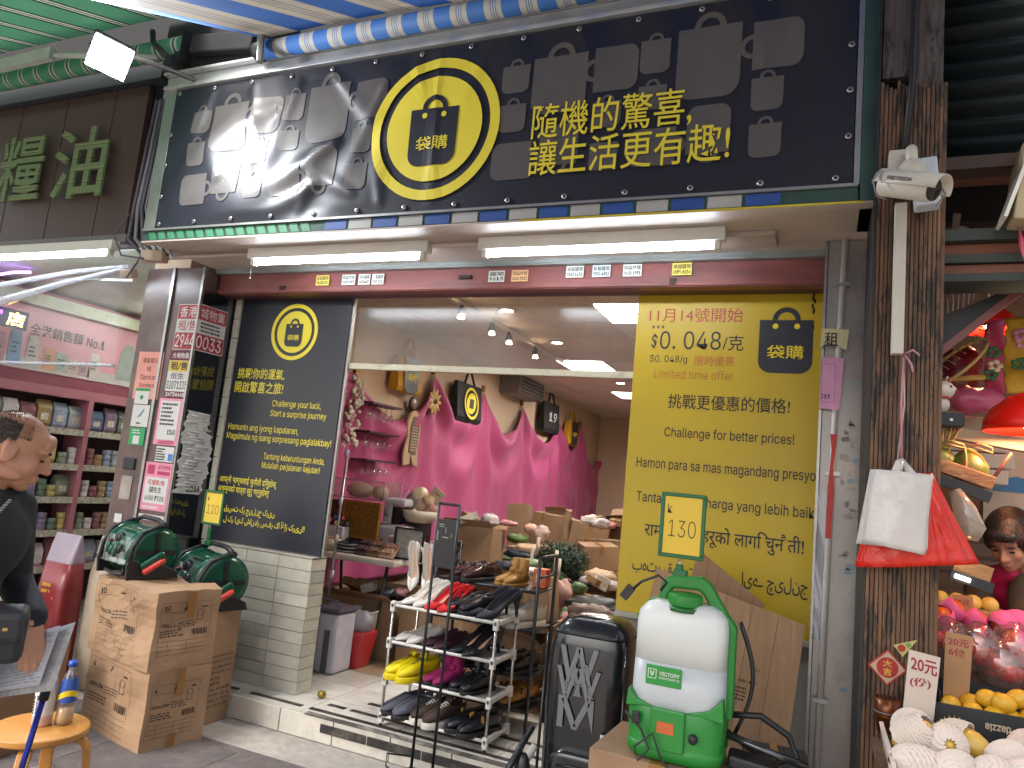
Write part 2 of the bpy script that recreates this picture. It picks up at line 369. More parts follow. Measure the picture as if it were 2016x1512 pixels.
# tape residue / trader stickers on the beam
stk = [(-3.01, '#d8c65a', '卓越鐵閘', '91401630'), (-2.81, '#d5d8d0', '明興捲閘', '9608 8971'), (-2.685, '#d5d8d0', '祥利鐵閘', '61834489'), (-2.585, '#d5d8d0', '一順鐵閘', '9813 5521'), (-1.79, '#c9c8c0', '鐵閘', '9613'), (-1.645, '#d9a877', '明興捲閘', '5660 9133'), (-1.32, '#d5d8d0', '卓越鐵閘', '9140 1636'), (-1.17, '#c9d2d2', '新聯鐵閘', '9536 4812'), (-1.0, '#d5d8d0', '明興捲閘', '9608 8971'), (-.74, '#d8c65a', '卓越鐵閘', '6579 8136')]
inkk = M('black ink', '#1d1b1c', .6)
for i, (x, c, a_, n_) in enumerate(stk):
    w_ = .1 if i not in (2, 3) else .085
    t = thing('trade_sticker', ['yellow trade sticker on the left of the red shutter beam', 'white trade sticker beside the yellow one at the left of the beam', 'white trade sticker, middle one of three whites at the left of the beam', 'pale trade sticker, third of three whites at the left of the beam', 'torn grey sticker at the middle of the red beam', 'orange trade sticker at the middle of the red beam', 'white trade sticker on the beam, first of three after the orange one', 'bluish trade sticker on the beam between two white ones', 'white trade sticker on the beam, above the edge of the yellow poster', 'yellow trade sticker on the beam above the yellow poster'][i], 'sticker', (x, 3.655, 2.66))
    z0 = 2.657 + (.016 if i > 5 else 0); 
    part('paper', M('sticker ' + c, c, .6, var=.05), t, lambda b: b.box(x, x + w_, 3.651, 3.654, z0, z0 + .066))
    onY(a_, t, inkk, 3.6505, x + .006, x + w_ - .006, z0 + .034, z0 + .06, .01); onY(n_, t, inkk, 3.6505, x + .006, x + w_ - .006, z0 + .008, z0 + .028, .02)

# ---------------------------------------------------------------- tiled pillar, glazing, posters on the glass
pil = thing('tiled_pillar', 'low pillar clad in long cream tiles under the black poster', 'pillar', (-3.1, 3.9, ZF))
part('core', grout, pil, lambda b: b.box(-3.795, -2.878, 3.806, 3.945, ZF, .943))
ptm = M('glazed cream tile', '#b5b0a2', .35, var=.09, scale=10, rnd=.13, stain='#7d7465', stamt=.45, stscale=6)
tw, th_ = .26, .0736
pt_me = MB().box(-tw + .003, 0, -.008, 0, 0, th_ - .004).mesh('tile', ptm); ps_me = MB().box(0, .008, 0, .136, 0, th_ - .004).mesh('tile', ptm); rk = random.Random(17)
for r in range(11):
    z = ZF + .002 + r * th_
    for k in range(4): piece('tile', pt_me, (-2.872 - k * tw + rk.uniform(-.001, .001), 3.806 + rk.uniform(-.0015, .0015), z + rk.uniform(-.0006, .0006)), pil, scale=(1 if k < 3 else .52, 1, 1))
    piece('tile', ps_me, (-2.878 + rk.uniform(-.001, .001), 3.807, z), pil)
part('cap', ptm, pil, lambda b: b.box(-3.795, -2.868, 3.798, 3.95, .944, .952), .002)
# narrow tile strip at the edge of the black poster
sp = thing('tile_strip', 'narrow upright strip of cream tiles beside the black poster', 'tile strip', (-3.81, 3.83, .95))
for k in range(12): part('tile', ptm, sp, lambda b: b.box(-3.838, -3.79, 3.84, 3.875, .955 + k * .139, .955 + k * .139 + .135), .002)

black = M('black poster vinyl', '#20232d', .36, var=.03, scale=2)
yel = M('yellow print', '#e0c81a', .45, var=.03); yinkp = M('yellow ink', '#e6d43c', .45, var=.02)
bp_ = thing('black_poster', 'tall black poster with yellow writing in several languages on the glass above the tiled pillar', 'poster', (-3.3, 3.86, .953))
part('sheet', black, bp_, lambda b: b.box(-3.788, -2.862, 3.856, 3.866, .955, 2.64))
def emblem(parent, cx, cz, rx, rz, Y, dark, yell, f=None, sub=False):
    def put(name, mat, vs, fs, dy):
        b = MB(); pts = [Vector((x, Y - dy, z)) for x, z in vs]
        if f: pts = [f(p) for p in pts]
        b.add(pts, fs); o = b.build(name, mat, parent, fix=False); return o
    e = rz / rx
    v, q = ring2d(cx, cz, rx * .86, rx, n=48, ey=e); put('emblem_ring', yell, v, q, .001)
    rings = [ring2d(cx, cz, rx * .74 * k / 4, rx * .74 * (k + 1) / 4, n=48, ey=e) for k in range(4)]
    b = MB()
    for v, q in rings: b.add([f(Vector((x, Y - .001, z))) if f else Vector((x, Y - .001, z)) for x, z in v], q)
    b.build('emblem_disc', yell, parent)
    logo_bag(parent, cx - rx * .37, cx + rx * .37, cz - rz * .52, cz + rz * .28, Y - .004, dark, yell, f)
def logo_bag(parent, x0, x1, z0, z1, Y, dark, yell, f=None):
    F = f or (lambda p: p); w, h = x1 - x0, z1 - z0
    b = MB(); v, q = flatgrid([(x0 + w * a, z0 + h * c) for a, c in bag_outline()], .03 if f else 9); b.add([F(Vector((x, Y, z))) for x, z, _ in v], q)
    v, q = ring2d(x0 + w / 2, z1, w * .16, w * .26, 0, math.pi, 24, 1.0); b.add([F(Vector((x, Y - .0005, z))) for x, z in v], q)
    b.build('emblem_bag', dark, parent, fix=False)
    b = MB()
    for s in (-1, 1):
        v, q = ring2d(x0 + w / 2 + s * w * .2, z1 - h * .12, 0, w * .055, n=14); b.add([F(Vector((x, Y - .0025, z))) for x, z in v], q)
    b.build('emblem_eyelet', yell, parent, fix=False)
    onY('袋購', parent, yell, Y - .0025, x0 + w * .16, x1 - w * .16, z0 + h * .27, z0 + h * .27 + w * .27, .008, f)
YB = 3.8545
emblem(bp_, -3.302, 2.396, .195, .195, YB + .0005, black, yinkp)
for s, x0, x1, z0, z1, bo in [('挑戰你的運氣,', -3.743, -3.332, 2.06, 2.137, .008), ('開啟驚喜之旅!', -3.752, -3.33, 1.965, 2.045, .008),
        ('Challenge your luck,', -3.404, -3.0, 1.872, 1.926, .001), ('Start a surprise journey', -3.409, -2.949, 1.805, 1.86, .001),
        ('Hamunin ang iyong kapalaran,', -3.757, -3.157, 1.695, 1.752, .001), ('Magsimula ng isang sorpresang paglalakbay!', -3.76, -2.885, 1.632, 1.689, .001),
        ('Tantang keberuntungan Anda,', -3.416, -2.917, 1.515, 1.568, -.003), ('Mulailah perjalanan kejutan!', -3.419, -2.946, 1.457, 1.51, -.003),
        ('आफ्नो भाग्यलाई चुनौती दिनुहोस्,', -3.768, -3.274, 1.333, 1.398, .005), ('अचम्मको यात्रा सुरु गर्नुहोस्!', -3.769, -3.328, 1.27, 1.335, .005),
        ('ﻕﺭﺱﺕ ﮎﺭ ﺝﯼﻝﻥﺝ ﮎﺭﯼﮞ', -3.69, -3.256, 1.14, 1.2, .01), ('ﻝ ﮎﺭ ﺍﯼﮎ ﺵﺍﻥﺩﺍﺭ ﺱﻑﺭ ﮎﺍ ﺁﻍﺍﺯ ﮎﺭﯼﮞ!!', -3.68, -3.005, 1.07, 1.135, .01)]:
    onY(s, bp_, yinkp, YB, x0, x1, z0, z1, bo)
yp = thing('yellow_poster', 'tall yellow price poster with black writing standing on the low counter', 'poster', (-.5, 3.86, .93))
ymat = M('yellow poster vinyl', '#b89b12', .42, var=.05, scale=1.5)
part('sheet', ymat, yp, lambda b: b.box(-.955, -.012, 3.856, 3.866, .93, 2.64))
redi = M('red ink', '#a8321c', .55); brn = M('faded red ink', '#a85a2a', .6)
blk = M('poster black ink', '#17161a', .5)
for s, m_, x0, x1, z0, z1, bo in [('11月14號開始', redi, -.886, -.395, 2.474, 2.552, 0), ('***', blk, -.868, -.802, 2.436, 2.458, 0), ('$', blk, -.866, -.832, 2.322, 2.412, .004), ('0. 048', blk, -.82, -.5, 2.325, 2.424, 0), ('/克', blk, -.49, -.385, 2.322, 2.405, .004),
        ('$0. 048/g', blk, -.868, -.669, 2.243, 2.295, 0), ('限時優惠', brn, -.629, -.426, 2.238, 2.292, 0), ('Limited time offer', brn, -.838, -.426, 2.165, 2.212, -.004),
        ('挑戰更優惠的價格!', blk, -.754, -.147, 2.005, 2.083, .004), ('Challenge for better prices!', blk, -.763, -.12, 1.84, 1.905, .004), ('Hamon para sa mas magandang presyo', blk, -.9, -.016, 1.668, 1.735, .004),
        ('Tantang untuk harga yang lebih baik', blk, -.887, -.014, 1.488, 1.556, .004), ('राम्रा मूल्यहरूको लागि चुनौती!', blk, -.832, -.055, 1.305, 1.412, .006), ('ﺏﮦﺕﺭ ﻕﯼﻡﺕﻭﮞ ﮎﮮ ﻝﯼﮮ ﭺﯼﻝﻥﺝ', blk, -.882, -.029, 1.115, 1.21, .008)]:
    onY(s, yp, m_, YB, x0, x1, z0, z1, bo)
logo_bag(yp, -.311, -.053, 2.211, 2.487, YB, M('poster bag ink', '#22222c', .45), yel)
part('mould_stain', M('mould', '#2a2415', .9), yp, lambda b: [b.ball((-.055 + random.uniform(-.008, .008), 3.855, z), (.006, .0008, .014), 6, 4) for z in (2.62, 2.6, 2.585, 2.56, 2.54, 2.53, 2.46, 2.45)])
cnt = thing('low_counter', 'grey low counter wall under the yellow poster', 'counter', (-.5, 3.95, ZF))
part('body', M('counter laminate', '#8d877d', .5, var=.1, stain='#5c564e', stamt=.5), cnt, lambda b: b.box(-.94, .1, 3.87, 4.1, ZF, .9))
part('top', M('counter top', '#9c978c', .4), cnt, lambda b: b.box(-.955, .1, 3.83, 4.13, .902, .928), .004)
glassm = clear('dusty glass', '#f4f4f2', .025, .18, .025, '#cfc6bd', .08)
gf = thing('glass_transom', 'dusty fixed glass pane with a worn white rail above the open entrance', 'window', (-1.9, 3.9, 2.16))
part('pane', glassm, gf, lambda b: b.box(-2.84, -.958, 3.896, 3.902, 2.2, 2.64))
part('rail', M('worn white rail', '#c8c0a8', .5, var=.12, stain='#6b6150', stamt=.7, stscale=9), gf, lambda b: b.box(-2.85, -.957, 3.885, 3.915, 2.162, 2.2), .003)
al = M('aluminium edge', '#aaaaa8', .35, metal=.8, var=.08)
part('jamb', al, gf, lambda b: b.box(-2.86, -2.846, 3.868, 3.89, .956, 2.64))
# ================================================================ SIGN BAND
YS = 3.05
folds = []
rn = random.Random(3)
for x, z, dx, dz, wd, am, ln in [(-3.45, 3.72, -.35, -.9, .05, .012, .45), (-3.15, 3.72, .25, -1, .05, .010, .5), (-2.8, 3.72, -.3, -1, .06, .012, .6), (-2.6, 3.72, .7, -.7, .05, .011, .5), (-2.45, 3.3, -1, -.55, .07, .022, .55), (-2.55, 3.05, -1, -.4, .06, .016, .4), (-2.2, 3.6, -.4, -1, .05, .012, .5), (-2.9, 3.55, -1, -.35, .09, .016, .6), (-2.3, 2.95, -1, .5, .05, .01, .4), (-2.7, 2.86, .3, 1, .045, .010, .3), (-2.15, 2.86, -.2, 1, .04, .008, .3), (-1.9, 3.74, .05, -1, .03, .006, .9), (-2.05, 3.74, .3, -1, .03, .007, .25), (-1.6, 3.74, -.4, -1, .03, .005, .25), (-1.15, 3.74, .5, -1, .03, .005, .25), (-.35, 3.74, .2, -1, .04, .003, .4), (-3.3, 3.1, -.5, .8, .1, .01, .5), (-.3, 3.5, .3, -1, .08, .003, .6)]:
    d = Vector((dx, dz)).normalized(); folds.append((x, z, d.x, d.y, wd, am, ln))
def bulge(x, z):
    y = 0
    for fx, fz, dx, dz, wd, am, ln in folds:
        a = (x - fx) * dx + (z - fz) * dz; c = -(x - fx) * dz + (z - fz) * dx
        s = max(0, min(1, a / .05)) * max(0, min(1, (ln * 1.6 - a) / (ln * .8)))
        w_ = wd * (.45 + max(0, a) / ln * .8); y += am * s * math.exp(-(c / w_) ** 2)
    lft = max(0, min(1, (-1.75 - x) / .5))
    y += lft * (.010 * math.sin(x * 6 + z * 4) * math.sin(z * 5.5 + 1) + .002 * math.sin(x * 15 - z * 11)) + .003 * math.sin(x * 3.1 + 1) * math.sin(z * 4)
    e = min(1, min(z - 2.85, 3.745 - z, x + 3.78, .08 - x) / .06)
    return y * max(0, e) + .012
vinyl = M('glossy black vinyl', '#1e1f2a', .4, var=.04, scale=2, bump=.03, bscale=25)
ban = thing('shop_banner', 'wide black vinyl banner with round yellow bag emblem and yellow Chinese writing', 'banner', (-1.85, YS, 2.85))
BX0, BX1, BZ0, BZ1 = -3.775, .078, 2.85, 3.745
part('sheet', vinyl, ban, lambda b: b.sheet(lambda u, v: (BX0 + (BX1 - BX0) * u, YS - bulge(BX0 + (BX1 - BX0) * u, BZ0 + (BZ1 - BZ0) * v), BZ0 + (BZ1 - BZ0) * v), 220, 56))
def drape(p): return Vector((p.x, YS - bulge(p.x, p.z) - .0035 + (p.y - YS), p.z))
greyp = M('grey printed bag', '#5c5856', .32, var=.05)
def print_bag(x0, x1, z0, z1, turn):
    ol = bag_outline(5); hx, hz = .5, 1
    def tr(a, c): return {'u': (a, c), 'd': (1 - a, 1 - c), 'l': (1 - c, a), 'r': (c, 1 - a)}[turn]
    w_, h_ = x1 - x0, z1 - z0; b = MB()
    v, f = flatgrid([(x0 + tr(a, c)[0] * w_, z0 + tr(a, c)[1] * h_) for a, c in ol], .014 if x0 < -2 else .05)
    b.add([drape(Vector((x, YS, z))) for x, z, _ in v], f)
    wd = w_ if turn in 'ud' else h_; cx, cz = tr(.5, 1); cx, cz = x0 + cx * w_, z0 + cz * h_
    a0 = {'u': 0, 'd': math.pi, 'l': math.pi / 2, 'r': -math.pi / 2}[turn]
    v, f = ring2d(cx, cz, wd * .15, wd * .25, a0, a0 + math.pi, 16); b.add([drape(Vector((x, YS, z))) for x, z in v], f)
    b.build('printed_bag', greyp, ban, fix=False)
PAT = [(-3.585, -3.44, 3.43, 3.575, 'u'), (-3.42, -3.145, 3.3, 3.595, 'u'), (-3.11, -2.9, 3.38, 3.605, 'l'), (-2.893, -2.755, 3.44, 3.605, 'u'), (-2.722, -2.445, 3.288, 3.63, 'u'), (-2.396, -2.19, 3.39, 3.615, 'l'), (-3.582, -3.442, 3.225, 3.37, 'u'), (-3.602, -3.395, 2.98, 3.17, 'r'), (-3.354, -3.16, 3.035, 3.24, 'd'), (-3.1, -2.965, 3.2, 3.33, 'u'), (-3.1, -2.965, 2.99, 3.125, 'u'), (-2.89, -2.76, 3.262, 3.38, 'u'), (-2.917, -2.704, 2.99, 3.17, 'r'), (-2.658, -2.472, 3.03, 3.255, 'd'), (-2.394, -2.263, 3.2, 3.35, 'u'), (-2.394, -2.263, 2.99, 3.14, 'u')]
for off in (0, 2.064):
    for a, b_, c, d, t_ in PAT: print_bag(a + off, b_ + off, c, d, t_)
dr2 = lambda p: drape(p) + Vector((0, -.001, 0))
emblem(ban, -1.884, 3.29, .372, .385, YS - .003, vinyl, yinkp, drape)
for s, x0, x1, z0, z1 in [('隨機的驚喜,', -1.335, -.575, 3.165, 3.35), ('讓生活更有趣!', -1.335, -.405, 2.985, 3.165)]: onY(s, ban, yinkp, YS - .0075, x0, x1, z0, z1, .004, drape)
for i in range(14):
    for z in (2.875, 3.72):
        x = -3.74 + i * .289
        part('eyelet', al, ban, lambda b: b.lathe((x, YS - bulge(x, z) - .004, z), [(.006, 0), (.013, 0), (.013, -.004), (.006, -.004)], 12, 'y', False))
for x in (-3.76, .058):
    for z in (3.05, 3.25, 3.45):
        part('eyelet', al, ban, lambda b: b.lathe((x, YS - bulge(x, z) - .004, z), [(.006, 0), (.013, 0), (.013, -.004), (.006, -.004)], 12, 'y', False))
fr = thing('sign_frame', 'aluminium and green metal frame holding the black banner over the shop', 'sign frame', (-1.85, YS + .02, 2.78))
grn = M('green enamelled metal', '#3f5a51', .35, metal=.3, var=.15, stain='#2a3d37', stamt=.5)
part('backing', M('backing panel', '#2b2c30', .6), fr, lambda b: b.box(-3.84, .2, YS + .03, 3.6, 2.85, 3.9))
part('left_rail', al, fr, lambda b: b.box(-3.87, -3.778, YS - .01, YS + .03, 2.845, 3.76), .003)
part('right_rail', al, fr, lambda b: b.box(.082, .105, YS - .015, YS + .03, 2.845, 3.9), .002)
part('right_cheek', grn, fr, lambda b: b.box(.107, .205, YS - .02, YS + .35, 2.775, 4.3), .004)
part('top_rail', M('weathered aluminium', '#c4c6c6', .4, metal=.6, var=.12, stain='#7c7b78', stamt=.4), fr, lambda b: b.box(-3.87, .1, YS - .035, YS + .03, 3.752, 3.775).box(-3.87, .1, YS - .01, YS + .03, 3.777, 3.84).box(-3.87, .1, YS - .05, YS + .03, 3.842, 3.86), .003)
part('bottom_rail', al, fr, lambda b: b.box(-3.87, .1, YS - .018, YS + .03, 2.836, 2.849))
part('bottom_band', grn, fr, lambda b: b.box(-3.87, .1, YS - .004, YS + .04, 2.776, 2.834))
part('drip_edge', soff, fr, lambda b: b.box(-3.87, .205, YS - .012, YS + .05, 2.764, 2.774))
blu = M('blue tape', '#2c4f95', .5, var=.12); wht = M('white tape', '#a9a9a6', .5, var=.1); grt = M('green tape', '#3f7d5a', .5, var=.12)
for i in range(16):
    part('tape_strip', grt, fr, lambda b: b.prism([(0, 0), (.055, 0), (.03, .05), (-.025, .05)], (-3.8 + i * .077, YS - .006, 2.78), X_, Z_, .0015))
for i in range(15):
    x = -2.5 + i * .155
    part('tape_strip', blu if i % 2 == 0 else wht, fr, lambda b: b.box(x, x + .14, YS - .0075, YS - .0045, 2.78, 2.832))
part('yellow_trim', M('yellow trim', '#c9b52c', .4), fr, lambda b: b.box(-1.35, .12, YS - .016, YS - .0122, 2.7655, 2.7735))

# ---------------------------------------------------------------- fluorescent battens
white_metal = M('white enamel', '#cfccc4', .4, var=.05); tube_e = emit('fluorescent tube', '#eaf4ff', 26.)
def batten(x0, x1, y, z, label, kind='batten_light', mat=tube_e):
    t = thing(kind, label, 'light', ((x0 + x1) / 2, y, z + .07))
    part('housing', white_metal, t, lambda b: b.box(x0, x1, y - .03, y + .03, z + .012, z + .076), .004)
    part('tube', mat, t, lambda b: b.tube([(x0 + .05, y, z - .008), (x1 - .05, y, z - .008)], .0135, 10))
    for x in (x0 + .035, x1 - .035): part('lamp_holder', white_metal, t, lambda b: b.box(x - .014, x + .014, y - .018, y + .018, z - .028, z + .012), .003)
    return t
b1 = batten(-3.21, -1.97, 3.27, 2.698, 'lit fluorescent batten under the soffit over the black poster')
part('pull_cord', white_metal, b1, lambda b: b.tube([(-3.19, 3.27, 2.69), (-3.19, 3.27, 2.6)], .0015, 5).ball((-3.19, 3.27, 2.595), .006, 6, 5))
batten(-1.67, -.43, 3.27, 2.698, 'lit fluorescent batten under the soffit over the entrance')
part('conduit', soff, sf, lambda b: b.tube([(-3.82, 3.25, 2.74), (-3.6, 3.27, 2.745), (-3.2, 3.27, 2.745)], .012, 6).tube([(-1.97, 3.27, 2.75), (-1.67, 3.27, 2.75)], .012, 6))
# ---------------------------------------------------------------- floodlight on its arm
fl = thing('floodlight', 'glaring white LED floodlight on a bent arm beside the banner', 'floodlight', (-3.6, 2.5, 3.4))
F_c = Vector((-3.62, 2.47, 3.6)); fn = Vector((.60, -.42, -.68)).normalized(); fu = fn.cross(Vector((.45, .86, -.1))).normalized(); fr_ = fu.cross(fn).normalized()
def ob(c, a, b2, n_): return Matrix(((*[0] * 4,),) * 4)
def obox(b, c, ax, ay, az, sx, sy, sz):
    b.add([c + ax * (x * sx) + ay * (y * sy) + az * (z * sz) for z in (-.5, .5) for y in (-.5, .5) for x in (-.5, .5)], [(0, 2, 3, 1), (4, 5, 7, 6), (0, 1, 5, 4), (2, 6, 7, 3), (0, 4, 6, 2), (1, 3, 7, 5)]); return b
dkm = M('dark cast metal', '#2e3033', .5, metal=.4)
part('housing', dkm, fl, lambda b: obox(b, F_c - fn * .025, fr_, fu, fn, .21, .2, .045), .01)
part('lens', emit('floodlight lens', '#f4f8ff', 340.), fl, lambda b: obox(b, F_c + fn * .001, fr_, fu, fn, .185, .175, .006))
part('bracket', dkm, fl, lambda b: b.tube([F_c - fn * .05 + fr_ * .1, F_c - fn * .1 + fr_ * .1, F_c - fn * .14, F_c - fn * .1 - fr_ * .1, F_c - fn * .05 - fr_ * .1], .009, 6))
part('arm', al, fl, lambda b: b.tube([F_c - fn * .13, (-3.62, 2.72, 3.72), (-3.62, YS - .03, 3.79)], .016, 8))
part('fins', dkm, fl, lambda b: [obox(b, F_c - fn * .06 + fr_ * (k * .027 - .081), fr_, fu, fn, .006, .17, .03) for k in range(7)])

# ================================================================ AWNINGS
aw_cols = ['#6586b4', '#bdb7ae', '#90909a']
awm = stripes('blue and cream awning canvas', aw_cols, .4, 0, bands=[(0, 0), (.46, 1), (.62, 2), (.645, 1), (.7, 2), (.725, 1), (.78, 2), (.805, 1), (.97, 0)], trans=.6)
rolm = stripes('blue and white awning roll', ['#3569ad', '#aba79b', '#4a669a'], .19, 0, bands=[(0, 0), (.48, 1), (.66, 2), (.685, 1), (.73, 2), (.755, 1), (.8, 2), (.825, 1), (.97, 0)])
aw = thing('blue_awning', 'blue and cream striped awning stretched out above the black banner', 'awning', (-1.3, 3.0, 3.9))
SL = .42
part('canvas', awm, aw, lambda b: b.sheet(lambda u, v: (-3.05 + 3.6 * u - .1 * v, 2.97 - 3.3 * v, 3.94 - 3.3 * v * SL + .02 * math.sin(u * 40) * v - .05 * math.sin(v * 3.1) + .015 * math.sin(u * 9 + v * 5)), 60, 30), thick=.003)
part('roller', rolm, aw, lambda b: b.tube([(-3.05, 2.98, 3.87), (.6, 2.98, 3.87)], .052, 14))
part('end_cap', dkm, aw, lambda b: b.lathe((-3.05, 2.98, 3.87), [(.05, 0), (.058, -.01), (.05, -.06), (.02, -.07)], 12, 'x'))
part('support_post', al, aw, lambda b: b.tube([(-2.99, 2.9, 3.74), (-3.03, 2.9, 4.06)], .02, 8).cbox((-3.04, 2.88, 4.09), (.09, .12, .08)).cbox((-3.2, 2.6, 4.02), (.5, .05, .05), ry=.15))
gawm = stripes('green striped awning canvas', ['#86b39e', '#cfd2c8', '#3d5e50'], .3, 0, bands=[(0, 0), (.55, 2), (.62, 1), (.68, 2), (.72, 1), (.8, 2), (.86, 0)], trans=.6)
ga = thing('green_awning', 'green striped awning over the neighbouring shop with the brown board', 'awning', (-5.2, 3.0, 3.95))
part('canvas', gawm, ga, lambda b: b.sheet(lambda u, v: (-7.6 + 4.0 * u, 3.0 - 3.0 * v, 4.25 - 3.0 * v * .33 - .03 * math.sin(v * 3.1) + .012 * math.sin(u * 40) * v), 50, 16), thick=.003)
part('roller', stripes('green awning roll', ['#4b8f70', '#b4bbab', '#2c5044'], .16, 0, bands=[(0, 0), (.5, 1), (.6, 2), (.7, 1), (.8, 0)]), ga, lambda b: b.tube([(-7.6, 2.98, 4.0), (-3.7, 2.98, 4.0)], .06, 14))
part('folding_arm', M('awning arm paint', '#b8bcb8', .4), ga, lambda b: b.cbox((-5.15, 2.75, 3.93), (1.15, .04, .075), ry=-.02).tube([(-4.55, 2.75, 3.93), (-3.9, 2.97, 3.95)], .02, 6))
part('added_dark_box', M('added dark box', '#1b1a1d', .8, var=.3), ga, lambda b: b.box(-3.95, -3.1, 3.04, 3.3, 3.9, 4.6).cbox((-3.4, 3.0, 3.98), (.5, .06, .12), ry=.1), .01); part('end_bracket', dkm, ga, lambda b: b.cbox((-3.72, 3.02, 4.0), (.05, .14, .2)).tube([(-3.9, 2.9, 4.08), (-3.85, 2.88, 3.98), (-3.7, 2.9, 3.86)], .018, 6).cbox((-3.7, 2.9, 3.85), (.06, .04, .06)))  # dark box added behind the awning to hide the pale wall in the gap
# dark metal cladding over the stall on the right
clad = thing('metal_cladding', 'dark corrugated metal cladding above the fruit stall', 'cladding', (1.2, 3.3, 2.75))
cm = M('dark painted corrugated metal', '#1f2b2e', .5, metal=.3, var=.2, scale=5, stain='#4a4d45', stamt=.5, stscale=2, stretch=(.4, 1, 3))
for k in range(14):
    z = 2.93 + k * .16
    part('sheet', cm, clad, lambda b: b.sheet(lambda u, v: (.385 + 2.6 * u, 3.1 - .02 * math.cos(v * 4 * math.pi) - (.0 if k > 4 else .0), z + .158 * v), 1, 12, True), thick=.003)
part('edge_beam', M('rusty edge beam', '#3b2a25', .7, var=.3, stain='#6a4a3a', stamt=.6), clad, lambda b: b.box(.385, 3.0, 3.04, 3.14, 2.88, 2.93))
bc = thing('striped_cloth_edge', 'hanging edge of blue and white striped cloth above the fruit stall', 'cloth', (.86, 2.6, 3.0))
part('cloth', stripes('sky blue striped cloth', ['#4f8fd0', '#d8cfc6'], .22, 2, bands=[(0, 0), (.5, 1)]), bc, lambda b: b.sheet(lambda u, v: (.66 + .022 * math.sin(v * 6) + .6 * u, 2.5 + .05 * math.sin(u * 9), 3.05 + .75 * v), 16, 10), thick=.003)

# ================================================================ LEFT NEIGHBOUR
pet = thing('pet_shop_unit', 'pet food shop with pink shelving behind clear plastic, left of the marble pier', 'shop', (-5.5, 5, 0))
part('right_wall', cream, pet, lambda b: b.box(-4.4, -4.06, 3.6, 8.5, 0, 2.85))
pinkw = M('pink shelf wall', '#b0717c', .5, var=.06)
part('left_wall', pinkw, pet, lambda b: b.box(-6.75, -6.62, 3.5, 8.5, 0, 2.85))
part('back_wall', M('pale back wall', '#b9bcae', .6), pet, lambda b: b.box(-6.62, -4.4, 8.35, 8.5, 0, 2.85))
part('ceiling', M('pale ceiling', '#b9bdb0', .7), pet, lambda b: b.box(-6.75, -4.06, 3.4, 8.5, 2.86, 2.95))
part('floor', M('dark shop floor', '#5a5450', .5), pet, lambda b: b.box(-6.62, -4.4, 3.6, 8.5, .008, .02))
part('cornice', M('pale cornice', '#c2c7b0', .5), pet, lambda b: b.box(-6.62, -6.5, 3.5, 8.3, 2.69, 2.8))
tube_p = emit('pet shop tube', '#f2f6ec', 60.)
batten(-6.2, -5.0, 5.3, 2.77, 'lit fluorescent batten on the pet shop ceiling nearer the street', mat=tube_p)
batten(-6.2, -5.0, 6.6, 2.77, 'lit fluorescent batten deeper inside the pet shop', mat=tube_p)
brown = M('brown sign board', '#4a3531', .5, var=.14, scale=5, stretch=(3, 1, .4))
sb = thing('board_sign', 'dark brown plank signboard with carved green Chinese characters', 'sign', (-5.2, 3.27, 2.9))
for i, x in enumerate((-6.9, -6.45, -6.0, -5.62, -5.12, -4.62)):
    x1 = (-6.45, -6.0, -5.62, -5.12, -4.62, -4.3)[i]
    part('plank', brown, sb, lambda b: b.box(x + .003, x1 - .003, 3.25, 3.29, 2.9, 3.98), .004)
part('top_trim', M('dark trim', '#2f3438', .5), sb, lambda b: b.box(-6.9, -4.15, 3.2, 3.3, 3.985, 4.08).box(-6.9, -4.3, 3.3, 3.36, 2.85, 4.08))
part('bottom_trim', M('grey trim', '#6a6466', .5), sb, lambda b: b.box(-6.9, -4.22, 3.2, 3.3, 2.84, 2.897), .004)
gm = stripes('green carved letter', ['#6f8259', '#5a6a48', '#8a8f62'], .09, 2, bands=[(0, 0), (.5, 1), (.6, 2), (.7, 0)])
def carved(s, x0, x1, z0, z1):
    vs, fs = glyphs(s, .008); b = MB()
    b.add([(x0 + (x1 - x0) * x, 3.215, z0 + (z1 - z0) * y) for x, y in vs], fs); o = b.build('character', gm, sb); md = o.modifiers.new('t', 'SOLIDIFY'); md.thickness = .016; md.offset = -1
carved('糧', -5.68, -5.2, 3.2, 3.7); carved('油', -5.08, -4.55, 3.18, 3.7)
batten(-6.1, -4.25, 3.16, 2.76, 'long lit fluorescent batten under the brown signboard')
# pier with posters
mar = M('brown marble', '#5b4642', .3, var=.25, scale=6, stain='#8a7168', stamt=.5, stscale=5)
pier = thing('marble_pier', 'brown marble pier between the two shops covered in estate agent notices', 'pillar', (-4.12, 3.7, 0))
part('shaft', mar, pier, lambda b: b.box(-4.4, -3.87, 3.55, 3.87, .0, 2.77), .004)
part('steel_edge', steel, pier, lambda b: b.box(-4.142, -4.12, 3.535, 3.549, .0, 2.77).box(-3.868, -3.852, 3.538, 3.56, 0, 2.77))
mir = M('polished dark glass', '#10141a', .04, metal=.0, var=.02, spec=1.0, coat=1.)
part('mirror_panel', mir, pier, lambda b: b.box(-3.868, -3.852, 3.562, 3.838, .0, 2.61))
part('corner_post', M('dark bronze post', '#23262c', .3, metal=.6), pier, lambda b: b.box(-3.868, -3.842, 3.84, 3.866, 0, 2.62))
part('number_plate', dkm, pier, lambda b: b.box(-4.32, -4.216, 3.535, 3.549, 1.372, 1.449), .006)
PY = 3.5465
